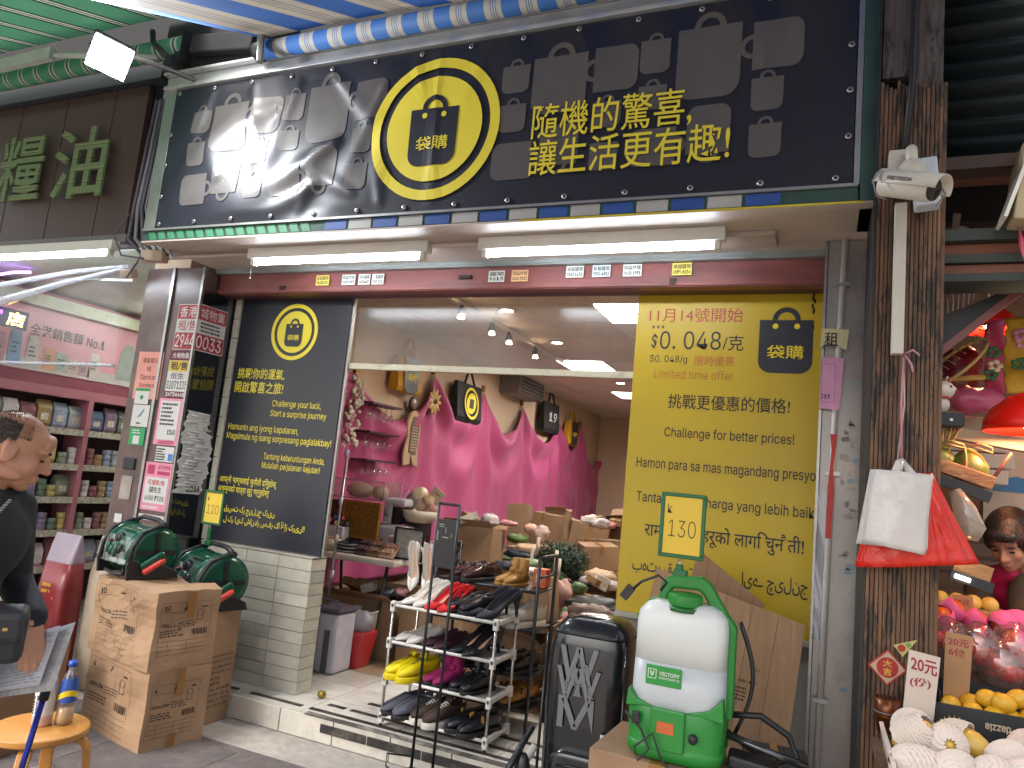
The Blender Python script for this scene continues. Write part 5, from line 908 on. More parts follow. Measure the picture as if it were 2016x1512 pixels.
for k, (x, z, c) in enumerate(((-3.08, 1.29, '#8f8a88'), (-2.98, 1.28, '#b89a90'), (-2.92, 1.31, '#b89c7c'), (-3.02, 1.35, '#c4b094'), (-2.9, 1.24, '#a87a70'))): setp(part('wrapped_parcel', M('parcel ' + c, c, .5, var=.3, scale=25), None, lambda b: b.ball((x, 5.3, z), (.07, .06, .065), 12, 8, f=lambda p: 1 + .15 * math.sin(p.x * 50 + p.z * 60 + k))), ['grey wrapped parcel in the white bowl', 'dusty pink wrapped parcel in the white bowl', 'tan wrapped parcel in the white bowl', 'topmost cream wrapped parcel in the white bowl', 'rosy wrapped parcel low in the white bowl'][k], 'parcel')
t = thing('paper_card', 'cream paper card standing in the white bowl', 'card', (-2.86, 5.28, 1.25)); part('card', M('cream card', '#d0b89a', .7), t, lambda b: b.cbox((-2.86, 5.28, 1.35), (.12, .004, .14), ry=.6)); part('stripe', blk, t, lambda b: b.cbox((-2.845, 5.2768, 1.375), (.06, .002, .006), ry=.6))
for k in range(6): setp(part('plate', M('black plate' if k % 2 else 'pale plate', '#22222a' if k % 2 else '#b9b9b4', .25), None, lambda b: b.lathe((-3.36 + .004 * (k % 3), 4.87, .872 + k * .013), [(0, 0), (.06, 0), (.1, .012), (.098, .016), (.058, .005), (0, .005)], 24)), 'plate in the black and white stack at the table edge', 'plate', 'plates stacked on the table')
t = thing('white_pot', 'white tapered pot with pink rim at the table end', 'pot', (-3.5, 4.82, .87)); part('pot', M('cream pot', '#b9ab94', .5), t, lambda b: b.lathe((-3.5, 4.83, .872), [(0, 0), (.06, 0), (.085, .1), (.078, .1), (.055, .01), (0, .01)], 20)); part('rim', M('pink rim', '#b86a6a', .5), t, lambda b: b.lathe((-3.5, 4.83, .965), [(.08, 0), (.088, .004), (.088, .012), (.08, .012)], 20, cap=False))
t = thing('white_tub', 'white plastic tub with trinkets behind the pot', 'tub', (-3.62, 4.95, .87)); part('tub', wpl, t, lambda b: b.box(-3.75, -3.45, 4.9, 5.0, .872, 1.05), .012)
for k in range(10): part('trinket', M('trinket %d' % (k % 4), ['#b03a4a', '#3a4a7a', '#c9b8a8', '#4a6a4a'][k % 4], .4), t, lambda b: b.ball((-3.73 + .03 * k, 4.94 + .02 * (k % 2), 1.07 + .02 * (k % 3)), (.018, .018, .022), 8, 6))
for k, (x, c, lab) in enumerate(((-3.2, '#4a3a3c', 'dark sectioned tray leaning at the front of the table'), (-3.09, '#7a5f4c', 'brown sectioned tray leaning at the front of the table'), (-2.97, '#b5917a', 'peach sectioned tray in film at the front of the table'))):
    t = thing('section_tray', lab, 'tray', (x, 4.85, .87)); part('tray', M('tray ' + c, c, .3, var=.2), t, lambda b: b.cbox((x, 4.86, .925), (.12, .16, .02), rx=R(38)), .005)
    for q in range(6): part('cell', M('cell ' + c, c, .2, var=.5, scale=50), t, lambda b: b.cbox((x - .03 + .03 * (q % 3), 4.845 + .05 * (q // 3) - .02, .926 + .04 * (q // 3)), (.024, .04, .012), rx=R(38)))
t = thing('picture_frame', 'black framed panel standing on the table beside the pegboard', 'frame', (-2.95, 4.85, .87)); part('frame', blk, t, lambda b: frame2d(b, (-2.97, 4.9, .872), X_, Z_, .26, .24, .014), thick=.012); part('print', M('pale print', '#a09a90', .6, var=.4, scale=30), t, lambda b: b.box(-2.956, -2.724, 4.905, 4.908, .886, 1.098))
# under the table
cdb = M('cardboard', '#8d7056', .85, var=.18, scale=6, bump=.06, bscale=80, rnd=.12, stain='#7a5a3c', stamt=.35); cdd = M('cardboard edge', '#7f5f40', .9); tapem = M('brown packing tape', '#8a6236', .25, var=.1)
def carton(name, label, c, size, rz=0., rx=0., ry=0., opened=False, mat=None, group=None):
    t = thing(name, label, 'carton', (c[0], c[1], c[2] - size[2] / 2), group); a, b2, d = (q / 2 for q in size)
    T = Matrix.Translation(c) @ Matrix.Rotation(rz, 4, 'Z') @ Matrix.Rotation(ry, 4, 'Y') @ Matrix.Rotation(rx, 4, 'X')
    if not opened: part('body', mat or cdb, t, lambda b: b.box(-a, a, -b2, b2, -d, d), .004, T=T); part('tape', tapem, t, lambda b: b.box(-a * .12, a * .12, -b2 - .001, b2 + .001, d + .0005, d + .0015).box(-a * .12, a * .12, -b2 - .002, -b2 - .0008, d - .07, d + .001), T=T)
    else:
        part('body', mat or cdb, t, lambda b: b.box(-a, a, -b2, -b2 + .004, -d, d).box(-a, a, b2 - .004, b2, -d, d).box(-a, -a + .004, -b2 + .005, b2 - .005, -d, d).box(a - .004, a, -b2 + .005, b2 - .005, -d, d).box(-a + .005, a - .005, -b2 + .005, b2 - .005, -d, -d + .004), T=T)
        for s in (-1, 1): part('flap', mat or cdb, t, lambda b: b.prism([(-a, 0), (a, 0), (a * .95, b2 * .7), (-a * .95, b2 * .7)], (0, s * (b2 + .003), d), X_, Vector((0, s * .75, .45)), .003), T=T)
    return t
carton('open_carton', 'open cardboard box under the folding table', (-3.2, 5.02, .345), (.62, .38, .42), .05, opened=True)
carton('taped_carton', 'brown carton with blue tape behind the shoe racks', (-2.55, 5.0, .36), (.5, .4, .46), .1)
t = thing('blue_tape_band', 'blue tape band round the carton behind the racks', 'tape', (-2.55, 4.79, .3)); part('band', M('blue packing tape', '#33508f', .4), t, lambda b: b.cbox((-2.56, 4.796, .31), (.5, .004, .06), rz=.1))
bn = thing('pedal_bin', 'slim white and grey pedal bin beside the tiled pillar', 'bin', (-3.05, 4.4, ZF)); pw = M('bin white', '#b9b4be', .35)
part('body', pw, bn, lambda b: b.box(-3.13, -2.96, 4.28, 4.5, ZF + .002, .53), .025); part('grey_side', M('bin grey', '#5c5a66', .4), bn, lambda b: b.box(-3.17, -3.131, 4.27, 4.5, ZF + .002, .53), .008); part('front_inlay', M('bin grey', '#5c5a66', .4), bn, lambda b: b.box(-3.06, -3.01, 4.276, 4.284, ZF + .01, .42), .004); part('lid', M('bin lid', '#4d4c58', .35), bn, lambda b: b.box(-3.175, -2.95, 4.265, 4.51, .532, .565), .015); part('handle', M('bin lid', '#4d4c58', .35), bn, lambda b: b.tube([(-3.17, 4.28, .55), (-3.15, 4.27, .62), (-2.98, 4.27, .62), (-2.95, 4.28, .55)], .008, 6)); part('foot', blk, bn, lambda b: b.cbox((-3.12, 4.15, ZF + .08), (.13, .12, .15)), .02)
t = thing('red_tub', 'red plastic tub holding a grey bag behind the pedal bin', 'tub', (-2.98, 4.6, ZF)); part('tub', M('red plastic', '#b03434', .4, var=.05), t, lambda b: b.loft([[(-3.06, 4.52, ZF), (-2.93, 4.52, ZF), (-2.93, 4.68, ZF), (-3.06, 4.68, ZF)], [(-3.09, 4.5, .38), (-2.89, 4.5, .38), (-2.89, 4.7, .38), (-3.09, 4.7, .38)]], True, True, False), .012); part('bag', M('grey plastic bag', '#8d8890', .35, bump=.4, bscale=20), t, lambda b: b.ball((-2.99, 4.6, .43), (.1, .08, .09), 14, 9, f=lambda p: 1 + .1 * math.sin(p.x * 70 + p.z * 60)))
t = thing('white_drum', 'tall white plastic bin behind the red tub', 'bin', (-3.05, 4.85, ZF)); part('drum', M('drum white', '#bdb4ac', .4), t, lambda b: b.lathe((-3.08, 4.72, ZF), [(0, 0), (.105, 0), (.135, .36), (.14, .37), (.13, .37), (.1, .01), (0, .01)], 22))
t = thing('steel_pole_stand', 'telescopic steel pole with white joints standing by the pedal bin', 'pole', (-3.12, 4.4, .53)); part('pole', steel, t, lambda b: b.tube([(-3.12, 4.36, .56), (-3.11, 4.36, 1.62)], .009, 8))
for z in (.75, 1.0, 1.26, 1.6): part('joint', pw, t, lambda b: b.tube([(-3.115, 4.36, z), (-3.115, 4.36, z + .05)], .015, 8))
t = thing('brass_tap', 'small brass fitting on the floor by the pillar corner', 'fitting', (-2.73, 3.86, ZF)); part('body', M('brass', '#8a7230', .3, metal=.7), t, lambda b: b.lathe((-2.735, 3.86, ZF + .024), [(.014, -.01), (.022, 0), (.022, .03), (.012, .035)], 12, 'x'))
# ---------------------------------------------------------------- piles of goods deeper in the shop
pile = [('brown carton standing on the table behind the brogues', (-2.6, 5.55, .98), (.42, .3, .3), .05, True), ('brown carton at the foot of the drape behind the flowers', (-2.5, 6.3, 1.08), (.2, .25, .5), .2, False), ('brown carton leaning against the drape', (-2.25, 6.3, 1.1), (.22, .2, .36), -.2, False), ('tall brown carton with green plant poking out', (-2.2, 6.5, 1.1), (.2, .2, .4), .1, True), ('brown carton tipped on the heap', (-2.0, 6.7, 1.08), (.36, .3, .28), .5, False), ('brown carton sliding off the heap', (-1.85, 6.6, .98), (.4, .3, .22), -.4, False), ('brown carton on the heap beside the dark bags', (-1.72, 7.1, 1.15), (.3, .3, .3), .1, True), ('pale printed carton lying tilted on the heap', (-1.7, 6.1, .98), (.3, .22, .2), .6, False), ('brown carton behind the white sneakers', (-1.78, 4.85, .72), (.3, .3, .36), .1, False), ('brown carton at the foot of the black rack', (-1.85, 4.75, .38), (.45, .35, .3), .0, True), ('brown carton under the green shrub', (-1.75, 5.5, .5), (.5, .4, .5), .1, False), ('low brown carton behind the golf bag', (-1.35, 4.9, .42), (.5, .4, .42), -.1, True), ('brown carton deep below the pink drape', (-2.4, 6.2, .6), (.8, .6, .6), .1, False), ('brown carton by the yellow poster foot', (-1.15, 4.8, .3), (.35, .4, .3), .2, True), ('brown carton low in the heap near the counter', (-1.5, 6.2, .6), (.6, .5, .55), .1, False)]
for lab, c, s, rz, op in pile: carton('goods_carton', lab, c, s, rz, random.uniform(-.12, .12), random.uniform(-.15, .15), op)
t = thing('trestle_board', 'long dark trestle board carrying the heaped goods', 'trestle', (-2.0, 6.2, ZF)); part('board', M('dark board', '#40342e', .6), t, lambda b: b.box(-3.4, -1.3, 5.75, 7.6, .8, .84)); part('trestle', dkm, t, lambda b: b.box(-3.3, -3.25, 5.8, 7.5, ZF, .8)); part('trestle', dkm, t, lambda b: b.box(-1.42, -1.37, 5.8, 7.5, ZF, .8))
shr = thing('artificial_shrub', 'dense dark green artificial shrub on the goods shelf', 'shrub', (-1.9, 5.7, .78)); rg = random.Random(9)
def leaves(b, c, r, n, s):
    for k in range(n):
        d = Vector((rg.gauss(0, 1), rg.gauss(0, 1), rg.gauss(0, 1))).normalized() * rg.uniform(.5, 1); p = Vector(c) + Vector((d.x * r[0], d.y * r[1], d.z * r[2])); a = Vector((rg.gauss(0, 1), rg.gauss(0, 1), rg.gauss(0, 1))).normalized(); q = a.cross(d).normalized() if a.cross(d).length > .01 else a
        b.add([p, p + a * s + q * s * .4, p + a * s * 2, p + a * s - q * s * .4], [(0, 1, 2, 3)])
o = part('foliage', M('dark green leaf', '#16301d', .6, var=.4, scale=30), shr, lambda b: leaves(b, (-1.88, 5.7, .95), (.24, .18, .15), 3000, .016)); o['kind'] = 'stuff'
part('stem', M('shrub stem', '#3a2a1c', .8), shr, lambda b: b.tube([(-1.88, 5.7, .76), (-1.88, 5.7, .95)], .015, 6))
for k, (x, z, h) in enumerate(((-2.06, .8, .22), (-1.86, .8, .24), (-1.83, .8, .18), (-2.02, .98, .14))): setp(part('white_candle', M('white wax', '#b9aa98', .5), None, lambda b: b.tube([(x, 5.48, z), (x + .008, 5.48, z + h)], .014, 10)), 'thin white candle standing before the green shrub', 'candle', 'candles before the shrub')
t = thing('black_ledge', 'black metal ledge holding the shrub and candles', 'ledge', (-1.95, 5.55, .76)); part('ledge', dkm, t, lambda b: b.box(-2.15, -1.65, 5.42, 5.9, .765, .8).box(-2.14, -2.1, 5.45, 5.5, ZF, .764).box(-1.7, -1.66, 5.45, 5.5, ZF, .764))
for k, (c, r, hx, lab) in enumerate([((-2.2, 5.9, .98), (.22, .12, .05), '#c2a488', 'cream padded bag lying on the heap'), ((-2.28, 5.88, .93), (.2, .12, .04), '#2c3c46', 'dark teal folded cloth under the cream bag'), ((-2.38, 5.95, 1.05), (.1, .08, .04), '#4f6a34', 'green leaf-shaped dish on the heap'), ((-2.3, 6.05, 1.14), (.07, .06, .05), '#c49a88', 'cream and pink flower bunch on the heap'), ((-2.18, 6.0, 1.12), (.08, .06, .07), '#a89088', 'film wrapped bouquet on the heap'), ((-1.62, 7.2, 1.05), (.14, .2, .25), '#20242c', 'dark bag slumped by the yellow poster'), ((-1.4, 6.4, .9), (.15, .15, .05), '#b59a80', 'cream folded fabric near the counter'), ((-1.35, 5.0, .74), (.24, .1, .07), '#2e2e30', 'black padded case on the low cartons'), ((-1.32, 4.75, .72), (.17, .08, .08), '#6d5a50', 'sequinned bag on the low cartons'), ((-1.66, 5.1, .77), (.08, .05, .11), '#b08a80', 'dusty pink pouch before the green shrub'), ((-2.9, 5.55, .93), (.12, .1, .06), '#c0aaa4', 'white ruffled cloth heap on the table end'), ((-2.98, 5.0, 1.0), (.1, .06, .05), '#b09890', 'pinkish ruffled pouch on the table'), ((-1.55, 5.7, .86), (.14, .1, .06), '#a58a70', 'tan folded blanket beside the shrub')]):
    n2 = 8 + k % 5; setp(part(['soft_bag', 'folded_cloth', 'leaf_dish', 'flower_bunch', 'wrapped_bouquet', 'dark_bag', 'folded_fabric', 'padded_case', 'sequin_bag', 'pouch', 'ruffled_cloth', 'ruffled_pouch', 'folded_blanket'][k], M('goods ' + hx, hx, .55, var=.35 if k == 8 else .15, scale=40 if k == 8 else 9, bump=.3, bscale=25), None, lambda b: b.ball(c, r, 30, 20, f=lambda p: .82 + .42 * abs(noise.noise(p * 11 + Vector((k, 0, 0)))) + .25 * abs(noise.noise(p * 27)))), lab, ['bag', 'cloth', 'dish', 'flowers', 'bouquet', 'bag', 'fabric', 'case', 'bag', 'pouch', 'cloth', 'pouch', 'blanket'][k])

# loose goods heaped over the cartons
kinds = [('poly_bag', 'crumpled pale plastic bag heaped among the cartons', 'bag', '#b8aeb0', .3), ('kraft_parcel', 'small kraft parcel heaped among the cartons', 'parcel', '#8f6a48', .8), ('dark_pouch', 'dark pouch heaped among the cartons', 'pouch', '#2c2a30', .5), ('pink_pack', 'dusty pink soft pack heaped among the cartons', 'pack', '#b07a80', .5), ('white_box', 'small white printed box heaped among the cartons', 'box', '#bdb6ac', .6), ('green_pack', 'small green pack heaped among the cartons', 'pack', '#5c7350', .5)]
rq = random.Random(33)
zones = [(-2.75, -2.3, 5.35, 5.7, 1.14, 5), (-2.55, -1.6, 5.8, 6.2, .86, 18), (-2.1, -1.5, 6.2, 7.0, 1.18, 12), (-1.95, -1.6, 4.7, 5.0, .92, 4), (-1.55, -1.1, 4.65, 5.1, .62, 12), (-3.0, -2.6, 5.2, 5.5, .89, 8), (-1.95, -1.45, 5.3, 5.7, .77, 8), (-3.4, -2.95, 4.9, 5.1, .56, 4), (-2.7, -2.4, 4.85, 5.1, .6, 4), (-1.75, -1.25, 4.55, 4.75, ZF + .02, 6)]
n_ = 0
for x0, x1, y0, y1, z0, cnt in zones:
    for q in range(cnt):
        nm, lab, cat_, hx, ro = kinds[n_ % 6]; n_ += 1; c = Vector((rq.uniform(x0, x1), rq.uniform(y0, y1), z0 + rq.uniform(.02, .07))); m_ = M('heap ' + nm, hx, ro, var=.3, scale=22, bump=.3, bscale=30, rnd=.25)
        if nm in ('kraft_parcel', 'white_box'):
            o = part(nm, m_, None, lambda b: b.cbox(c, (rq.uniform(.08, .18), rq.uniform(.08, .14), rq.uniform(.04, .1)), rq.uniform(0, 3), rq.uniform(-.4, .4), rq.uniform(-.4, .4)), .004)
        else:
            sd_ = Vector((n_, n_ * 2, 0)); o = part(nm, m_, None, lambda b: b.ball(c, (rq.uniform(.06, .11), rq.uniform(.05, .09), rq.uniform(.025, .06)), 22, 14, Matrix.Rotation(rq.uniform(0, 3), 3, 'Z'), f=lambda p: .75 + .55 * abs(noise.noise(p * 16 + sd_)) + .3 * abs(noise.noise(p * 40 + sd_))))
        setp(o, lab, cat_, lab.split(' heaped')[0] + 's in the heap')
# ================================================================ SHOE RACKS
wr = thing('white_shoe_rack', 'white plastic four-tier shoe rack standing on the entrance step', 'shoe rack', (-1.88, 3.83, ZF)); wpl2 = M('rack white plastic', '#c2bfba', .4, var=.04); stl = M('bright tube steel', '#b5b2ae', .25, metal=.8)
RX0, RX1, RY0, RY1 = -2.19, -1.55, 3.69, 3.98; LV = [.185, .385, .585, .785]
for z in LV:
    for y in (RY0, RY1): part('front_bar' if y == RY0 else 'rear_bar', M('white rod', '#cfccc6', .3), wr, lambda b: b.tube([(RX0, y, z), (RX1, y, z)], .009, 8))
    for x in (RX0, RX1): part('side_bracket', wpl2, wr, lambda b: b.cbox((x, (RY0 + RY1) / 2, z - .002), (.024, RY1 - RY0 + .03, .026)), .005)
    part('shelf_cloth', M('grey shelf sheet', '#7f7c78', .6), wr, lambda b: b.box(RX0 + .015, RX1 - .015, RY0, RY1, z - .003, z + .001))
    for x in (RX0, RX1):
        for y in (RY0, RY1): part('socket', wpl2, wr, lambda b: b.cbox((x, y, z - .008), (.03, .03, .06)), .006)
for x in (RX0, RX1):
    for y in (RY0, RY1): part('upright', stl, wr, lambda b: b.tube([(x, y, ZF), (x, y, .785)], .008, 8))
br = thing('black_shoe_rack', 'black metal shoe rack behind the white one', 'shoe rack', (-1.8, 4.2, ZF)); bkm = M('black rack metal', '#191a1e', .35)
BX = (-2.14, -1.47); BYY = (4.06, 4.36); BL = [.26, .44, .70, .92]
for x in BX:
    for y in BYY: part('upright', bkm, br, lambda b: b.tube([(x, y, ZF), (x, y, 1.12)], .011, 8))
for z in BL:
    part('shelf', bkm, br, lambda b: b.box(BX[0], BX[1], BYY[0], BYY[1], z - .012, z), .003)
    for y in BYY: part('rail', bkm, br, lambda b: b.tube([(BX[0], y, z - .004), (BX[1], y, z - .004)], .009, 8))
for x in BX: part('end_rail', bkm, br, lambda b: b.tube([(x, BYY[0], 1.115), (x, BYY[1], 1.115)], .01, 8).tube([(x, BYY[0], 1.0), (x, BYY[1], 1.0)], .007, 8))
def uring(x, w_, zb, h, A, n=13):
    A = R(A); q = []
    for k in range(n):
        th = -A + 2 * A * k / (n - 1); s = math.sin(th); y = w_ * math.copysign(abs(s) ** .75, s); q.append((x, y, zb + h * (1 - math.cos(th)) / (1 - math.cos(A))))
    return q
def shoe(kind, label, cat, group, p, ang, mat, inner, sole=None, s=1., tilt=0., accent=None):
    t = thing(kind, label, cat, p, group); T = Matrix.Translation(p) @ Matrix.Rotation(R(ang), 4, 'Z') @ Matrix.Rotation(R(tilt), 4, 'Y') @ Matrix.Scale(s * 1.12, 4) @ Matrix.Translation((-.12, 0, 0))
    if kind in ('court_shoe', 'flat_shoe'):
        hh = .07 if kind == 'court_shoe' else .012
        prof = [(0, .012, hh + .012, .04, 80), (.012, .024, hh + .006, .052, 92), (.05, .029, hh, .046, 95), (.1, .027, hh * .62, .034, 95), (.14, .032, hh * .2, .03, 96), (.165, .036, .004, .032, 105), (.18, .037, .003, .033, 178), (.2, .033, .003, .028, 179), (.22, .022, .003, .021, 179), (.236, .008, .004, .013, 179), (.242, .001, .005, .006, 179)]
        part('upper', mat, t, lambda b: b.loft([uring(*q) for q in prof], False, False), thick=.0022, T=T)
        part('insole', inner, t, lambda b: b.loft([[(x, y * w_ * .8, zb + h * .12 + .002) for y in (-1, 0, 1)] for x, w_, zb, h, A in prof[1:7]], False, False), T=T)
        if kind == 'court_shoe': part('heel', sole or mat, t, lambda b: b.tube([(.022, 0, hh + .008), (.018, 0, hh * .5), (.016, 0, 0)], [.017, .008, .006], 8), T=T)
    else:
        boot = kind == 'ankle_boot'; sn = kind in ('trainer', 'football_shoe')
        sh_ = .03 if sn else .022
        out = [(.0, .018), (.02, .032), (.07, .034), (.12, .034), (.17, .043), (.21, .044), (.24, .036), (.262, .02), (.27, .004)]
        part('sole', sole, t, lambda b: b.loft([[(x, y * w_ * 1.06, z) for y, z in ((-1, 0), (-1.02, sh_ * .6), (-1, sh_), (1, sh_), (1.02, sh_ * .6), (1, 0))] for x, w_ in out]), .003, T=T)
        prof = [(0, .014, sh_, .075, 80), (.015, .029, sh_, .07, 94), (.05, .033, sh_, .064, 98), (.09, .032, sh_, .062, 100), (.115, .032, sh_, .066, 118), (.13, .034, sh_, .07, 178), (.16, .039, sh_, .058, 179), (.2, .041, sh_, .045, 179), (.235, .034, sh_, .035, 179), (.258, .018, sh_, .022, 179), (.266, .003, sh_ + .003, .01, 179)]
        part('upper', mat, t, lambda b: b.loft([uring(*q) for q in prof], False, False), thick=.003, T=T)
        part('lining', inner, t, lambda b: b.loft([[(x, y * w_ * .8, zb + h * .35) for y in (-1, 0, 1)] for x, w_, zb, h, A in prof[1:6]], False, False), T=T)
        if boot: part('shaft', mat, t, lambda b: b.loft([[(cx + .04 * k1 * math.cos(a), .033 * k1 * math.sin(a), z) for a in (2 * math.pi * q / 16 for q in range(16))] for cx, k1, z in ((.06, 1.05, sh_ + .03), (.06, 1.1, .1), (.055, 1.0, .15), (.05, 1.1, .2))], False), thick=.004, T=T)
        if sn or boot:
            for k in range(5): x = .125 + k * .013; z = sh_ + .072 - k * .0055; part('lace', accent or wi, t, lambda b: b.tube([(x, -.018, z - .004), (x, 0, z + .003), (x, .018, z - .004)], .003, 5), T=T)
            part('tongue', mat, t, lambda b: b.loft([[(.115, y * .02, .1 + .0) for y in (-1, 0, 1)], [(.1, y * .022, .128) for y in (-1, 0, 1)]], False, False), thick=.006, T=T)
        if kind == 'loafer':
            part('strap', accent or sole, t, lambda b: b.loft([[(.14 + dx, y * 1.03, z + .002) for _, y, z in uring(.14, .036, sh_, .068, 120)] for dx in (0, .018)], False, False), thick=.002, T=T)
    return t
def pair(kind, label, cat, p, ang, mat, inner, sole=None, gap=.085, s=1., tilt=0., accent=None):
    d = Vector((-math.sin(R(ang)), math.cos(R(ang)), 0)) * gap * s
    for k in (-.5, .5): shoe(kind, label, cat, 'pairs of shoes on the racks', Vector(p) + d * k + Vector((0, .012 * k, 0)), ang + 4 * k, mat, inner, sole, s, tilt, accent)
whl = M('white patent leather', '#d0cbc4', .25, var=.03); nude = M('nude insole', '#b38f78', .6); tanin = M('tan insole', '#8f6c55', .6); redl = M('red leather', '#c01c22', .35); bll = M('black leather', '#16171c', .3, var=.1); bls = M('black suede', '#1b1f29', .75); yls = M('yellow synthetic', '#d8c410', .4); mgs = M('magenta suede', '#8e1458', .8, var=.15); knit = M('grey knit', '#565664', .85, var=.35, scale=90); bsd = M('brown suede', '#3f2e28', .85, var=.12); tanl = M('tan leather', '#9a6e35', .5, var=.12); oxb = M('oxblood polished leather', '#3a2326', .18, var=.2); offw = M('off white mesh', '#b5aca0', .7, var=.1); drkin = M('dark lining', '#2a2422', .8); wsole = M('white rubber', '#c4beb4', .5); bsole = M('black rubber', '#161616', .6)
A0 = -112
z4 = LV[3] + .002; z3 = LV[2] + .002; z2 = LV[1] + .002; z1 = LV[0] + .002
pair('court_shoe', 'white strappy heels on the top shelf of the white rack', 'shoe', (-2.06, 3.83, z4), A0, whl, nude, nude)
pair('court_shoe', 'red-toed nude slingback heels on the top shelf of the white rack', 'shoe', (-1.9, 3.8, z4), A0 + 4, redl, nude, redl)
pair('loafer', 'black strapped shoes behind the suede heels on the white rack', 'shoe', (-1.77, 3.88, z4), A0, bll, nude, bsole)
pair('court_shoe', 'black suede high heels at the end of the top shelf', 'shoe', (-1.64, 3.84, z4), A0 - 8, bls, drkin, bls, s=1.12)
pair('flat_shoe', 'white flat slip-ons on the second shelf of the white rack', 'shoe', (-2.07, 3.82, z3), A0, whl, tanin)
pair('flat_shoe', 'dark plum flats on the second shelf of the white rack', 'shoe', (-1.9, 3.82, z3), A0, M('plum leather', '#3a1f2c', .4), tanin)
pair('court_shoe', 'black bow-front pumps with nude lining on the second shelf', 'shoe', (-1.7, 3.8, z3), A0 - 4, bll, nude, bll, s=1.05)
pair('football_shoe', 'yellow and black football shoes on the third shelf', 'shoe', (-2.07, 3.8, z2), A0, yls, drkin, yls, accent=blk)
pair('ankle_boot', 'magenta suede ankle boots on the third shelf', 'shoe', (-1.88, 3.82, z2), A0, mgs, nude, bsole, s=.75, accent=mgs)
pair('ankle_boot', 'black lace-up ankle boots on the third shelf', 'shoe', (-1.7, 3.82, z2), A0, bll, drkin, bsole, s=.85, accent=bll)
pair('slipper_shoe', 'grey knitted slip-ons on the bottom shelf', 'shoe', (-2.08, 3.82, z1), A0, knit, drkin, bsole)
pair('trainer', 'brown suede trainers with white soles on the bottom shelf', 'shoe', (-1.88, 3.8, z1), A0, bsd, drkin, wsole, accent=wi)
pair('loafer', 'black loafers with gold trim on the bottom shelf', 'shoe', (-1.66, 3.8, z1), A0 - 4, bll, drkin, bsole, accent=M('gold trim', '#b08a3a', .3, metal=.7))
pair('loafer', 'polished oxblood brogues on the top shelf of the black rack', 'shoe', (-1.92, 4.17, BL[3] + .001), A0 + 2, oxb, offw, bsole)
pair('ankle_boot', 'tan leather boots on the top shelf of the black rack', 'shoe', (-1.68, 4.2, BL[3] + .001), A0, tanl, drkin, tanl, s=.7, accent=tanl)
pair('trainer', 'white and beige trainers on the black rack', 'shoe', (-1.6, 4.18, BL[2] + .001), A0 - 6, offw, drkin, wsole, s=1.05)
pair('trainer', 'grey silver trainers on the black rack behind the suede heels', 'shoe', (-1.84, 4.2, BL[2] + .001), A0, M('silver mesh', '#9a9894', .5), drkin, wsole)
pair('court_shoe', 'black heels at the far end of the black rack', 'shoe', (-2.04, 4.2, BL[2] + .001), A0, bls, drkin, bls)
pair('loafer', 'black shoes with cream lining on the lower black shelf', 'shoe', (-1.6, 4.18, BL[1] + .001), A0, bll, nude, bsole)
pair('loafer', 'brown shoes on the lowest black shelf', 'shoe', (-1.6, 4.18, BL[0] + .001), A0, M('amber leather', '#8a5a1c', .4), drkin, bsole)
pair('loafer', 'dark shoes in the middle of the lower black shelf', 'shoe', (-1.84, 4.18, BL[1] + .001), A0, bls, drkin, bsole)
pair('court_shoe', 'white pointed heels hung upright on the black rack rail', 'shoe', (-2.17, 3.99, .95), -100, whl, nude, whl, tilt=66, gap=.1)
# orange trinket box on the black rack
t = thing('orange_box', 'small orange printed box behind the tan boots', 'box', (-1.53, 4.3, .92)); part('box', M('orange box', '#b5522e', .5, var=.3, scale=30), t, lambda b: b.box(-1.57, -1.49, 4.24, 4.33, .921, 1.03), .003); part('white_panel', wp, t, lambda b: b.box(-1.55, -1.52, 4.237, 4.2395, .95, 1.0))
# ---------------------------------------------------------------- pegboard stand on the pavement
pg = thing('pegboard_stand', 'tall black metal stand with small pegboard in front of the shoe racks', 'stand', (-1.78, 3.45, 0))
for x in (-1.84, -1.72): part('post', bkm, pg, lambda b: b.tube([(x, 3.45, .03), (x, 3.45, 1.39)], .008, 8))
part('top_bar', bkm, pg, lambda b: b.tube([(-1.84, 3.45, 1.39), (-1.72, 3.45, 1.39)], .008, 8)); part('pegboard', bkm, pg, lambda b: b.box(-1.845, -1.715, 3.445, 3.455, 1.06, 1.31), .003); part('base', bkm, pg, lambda b: b.box(-1.9, -1.66, 3.32, 3.55, .008, .03), .006); part('side_hook', bkm, pg, lambda b: b.tube([(-1.88, 3.4, .03), (-1.96, 3.4, .06), (-1.96, 3.4, .12), (-1.85, 3.44, .12)], .005, 6)); part('cross_bar', bkm, pg, lambda b: b.tube([(-1.84, 3.45, .42), (-1.72, 3.45, .42)], .006, 8))
for x, z, w_, h_ in ((-1.825, 1.28, .03, .006), (-1.825, 1.27, .03, .004), (-1.785, 1.24, .004, .03), (-1.8, 1.215, .035, .006), (-1.75, 1.22, .004, .02), (-1.832, 1.2, .006, .05)): part('slot', M('pale slot', '#8a8a80', .5), pg, lambda b: b.box(x, x + w_, 3.4438, 3.4448, z, z + h_))

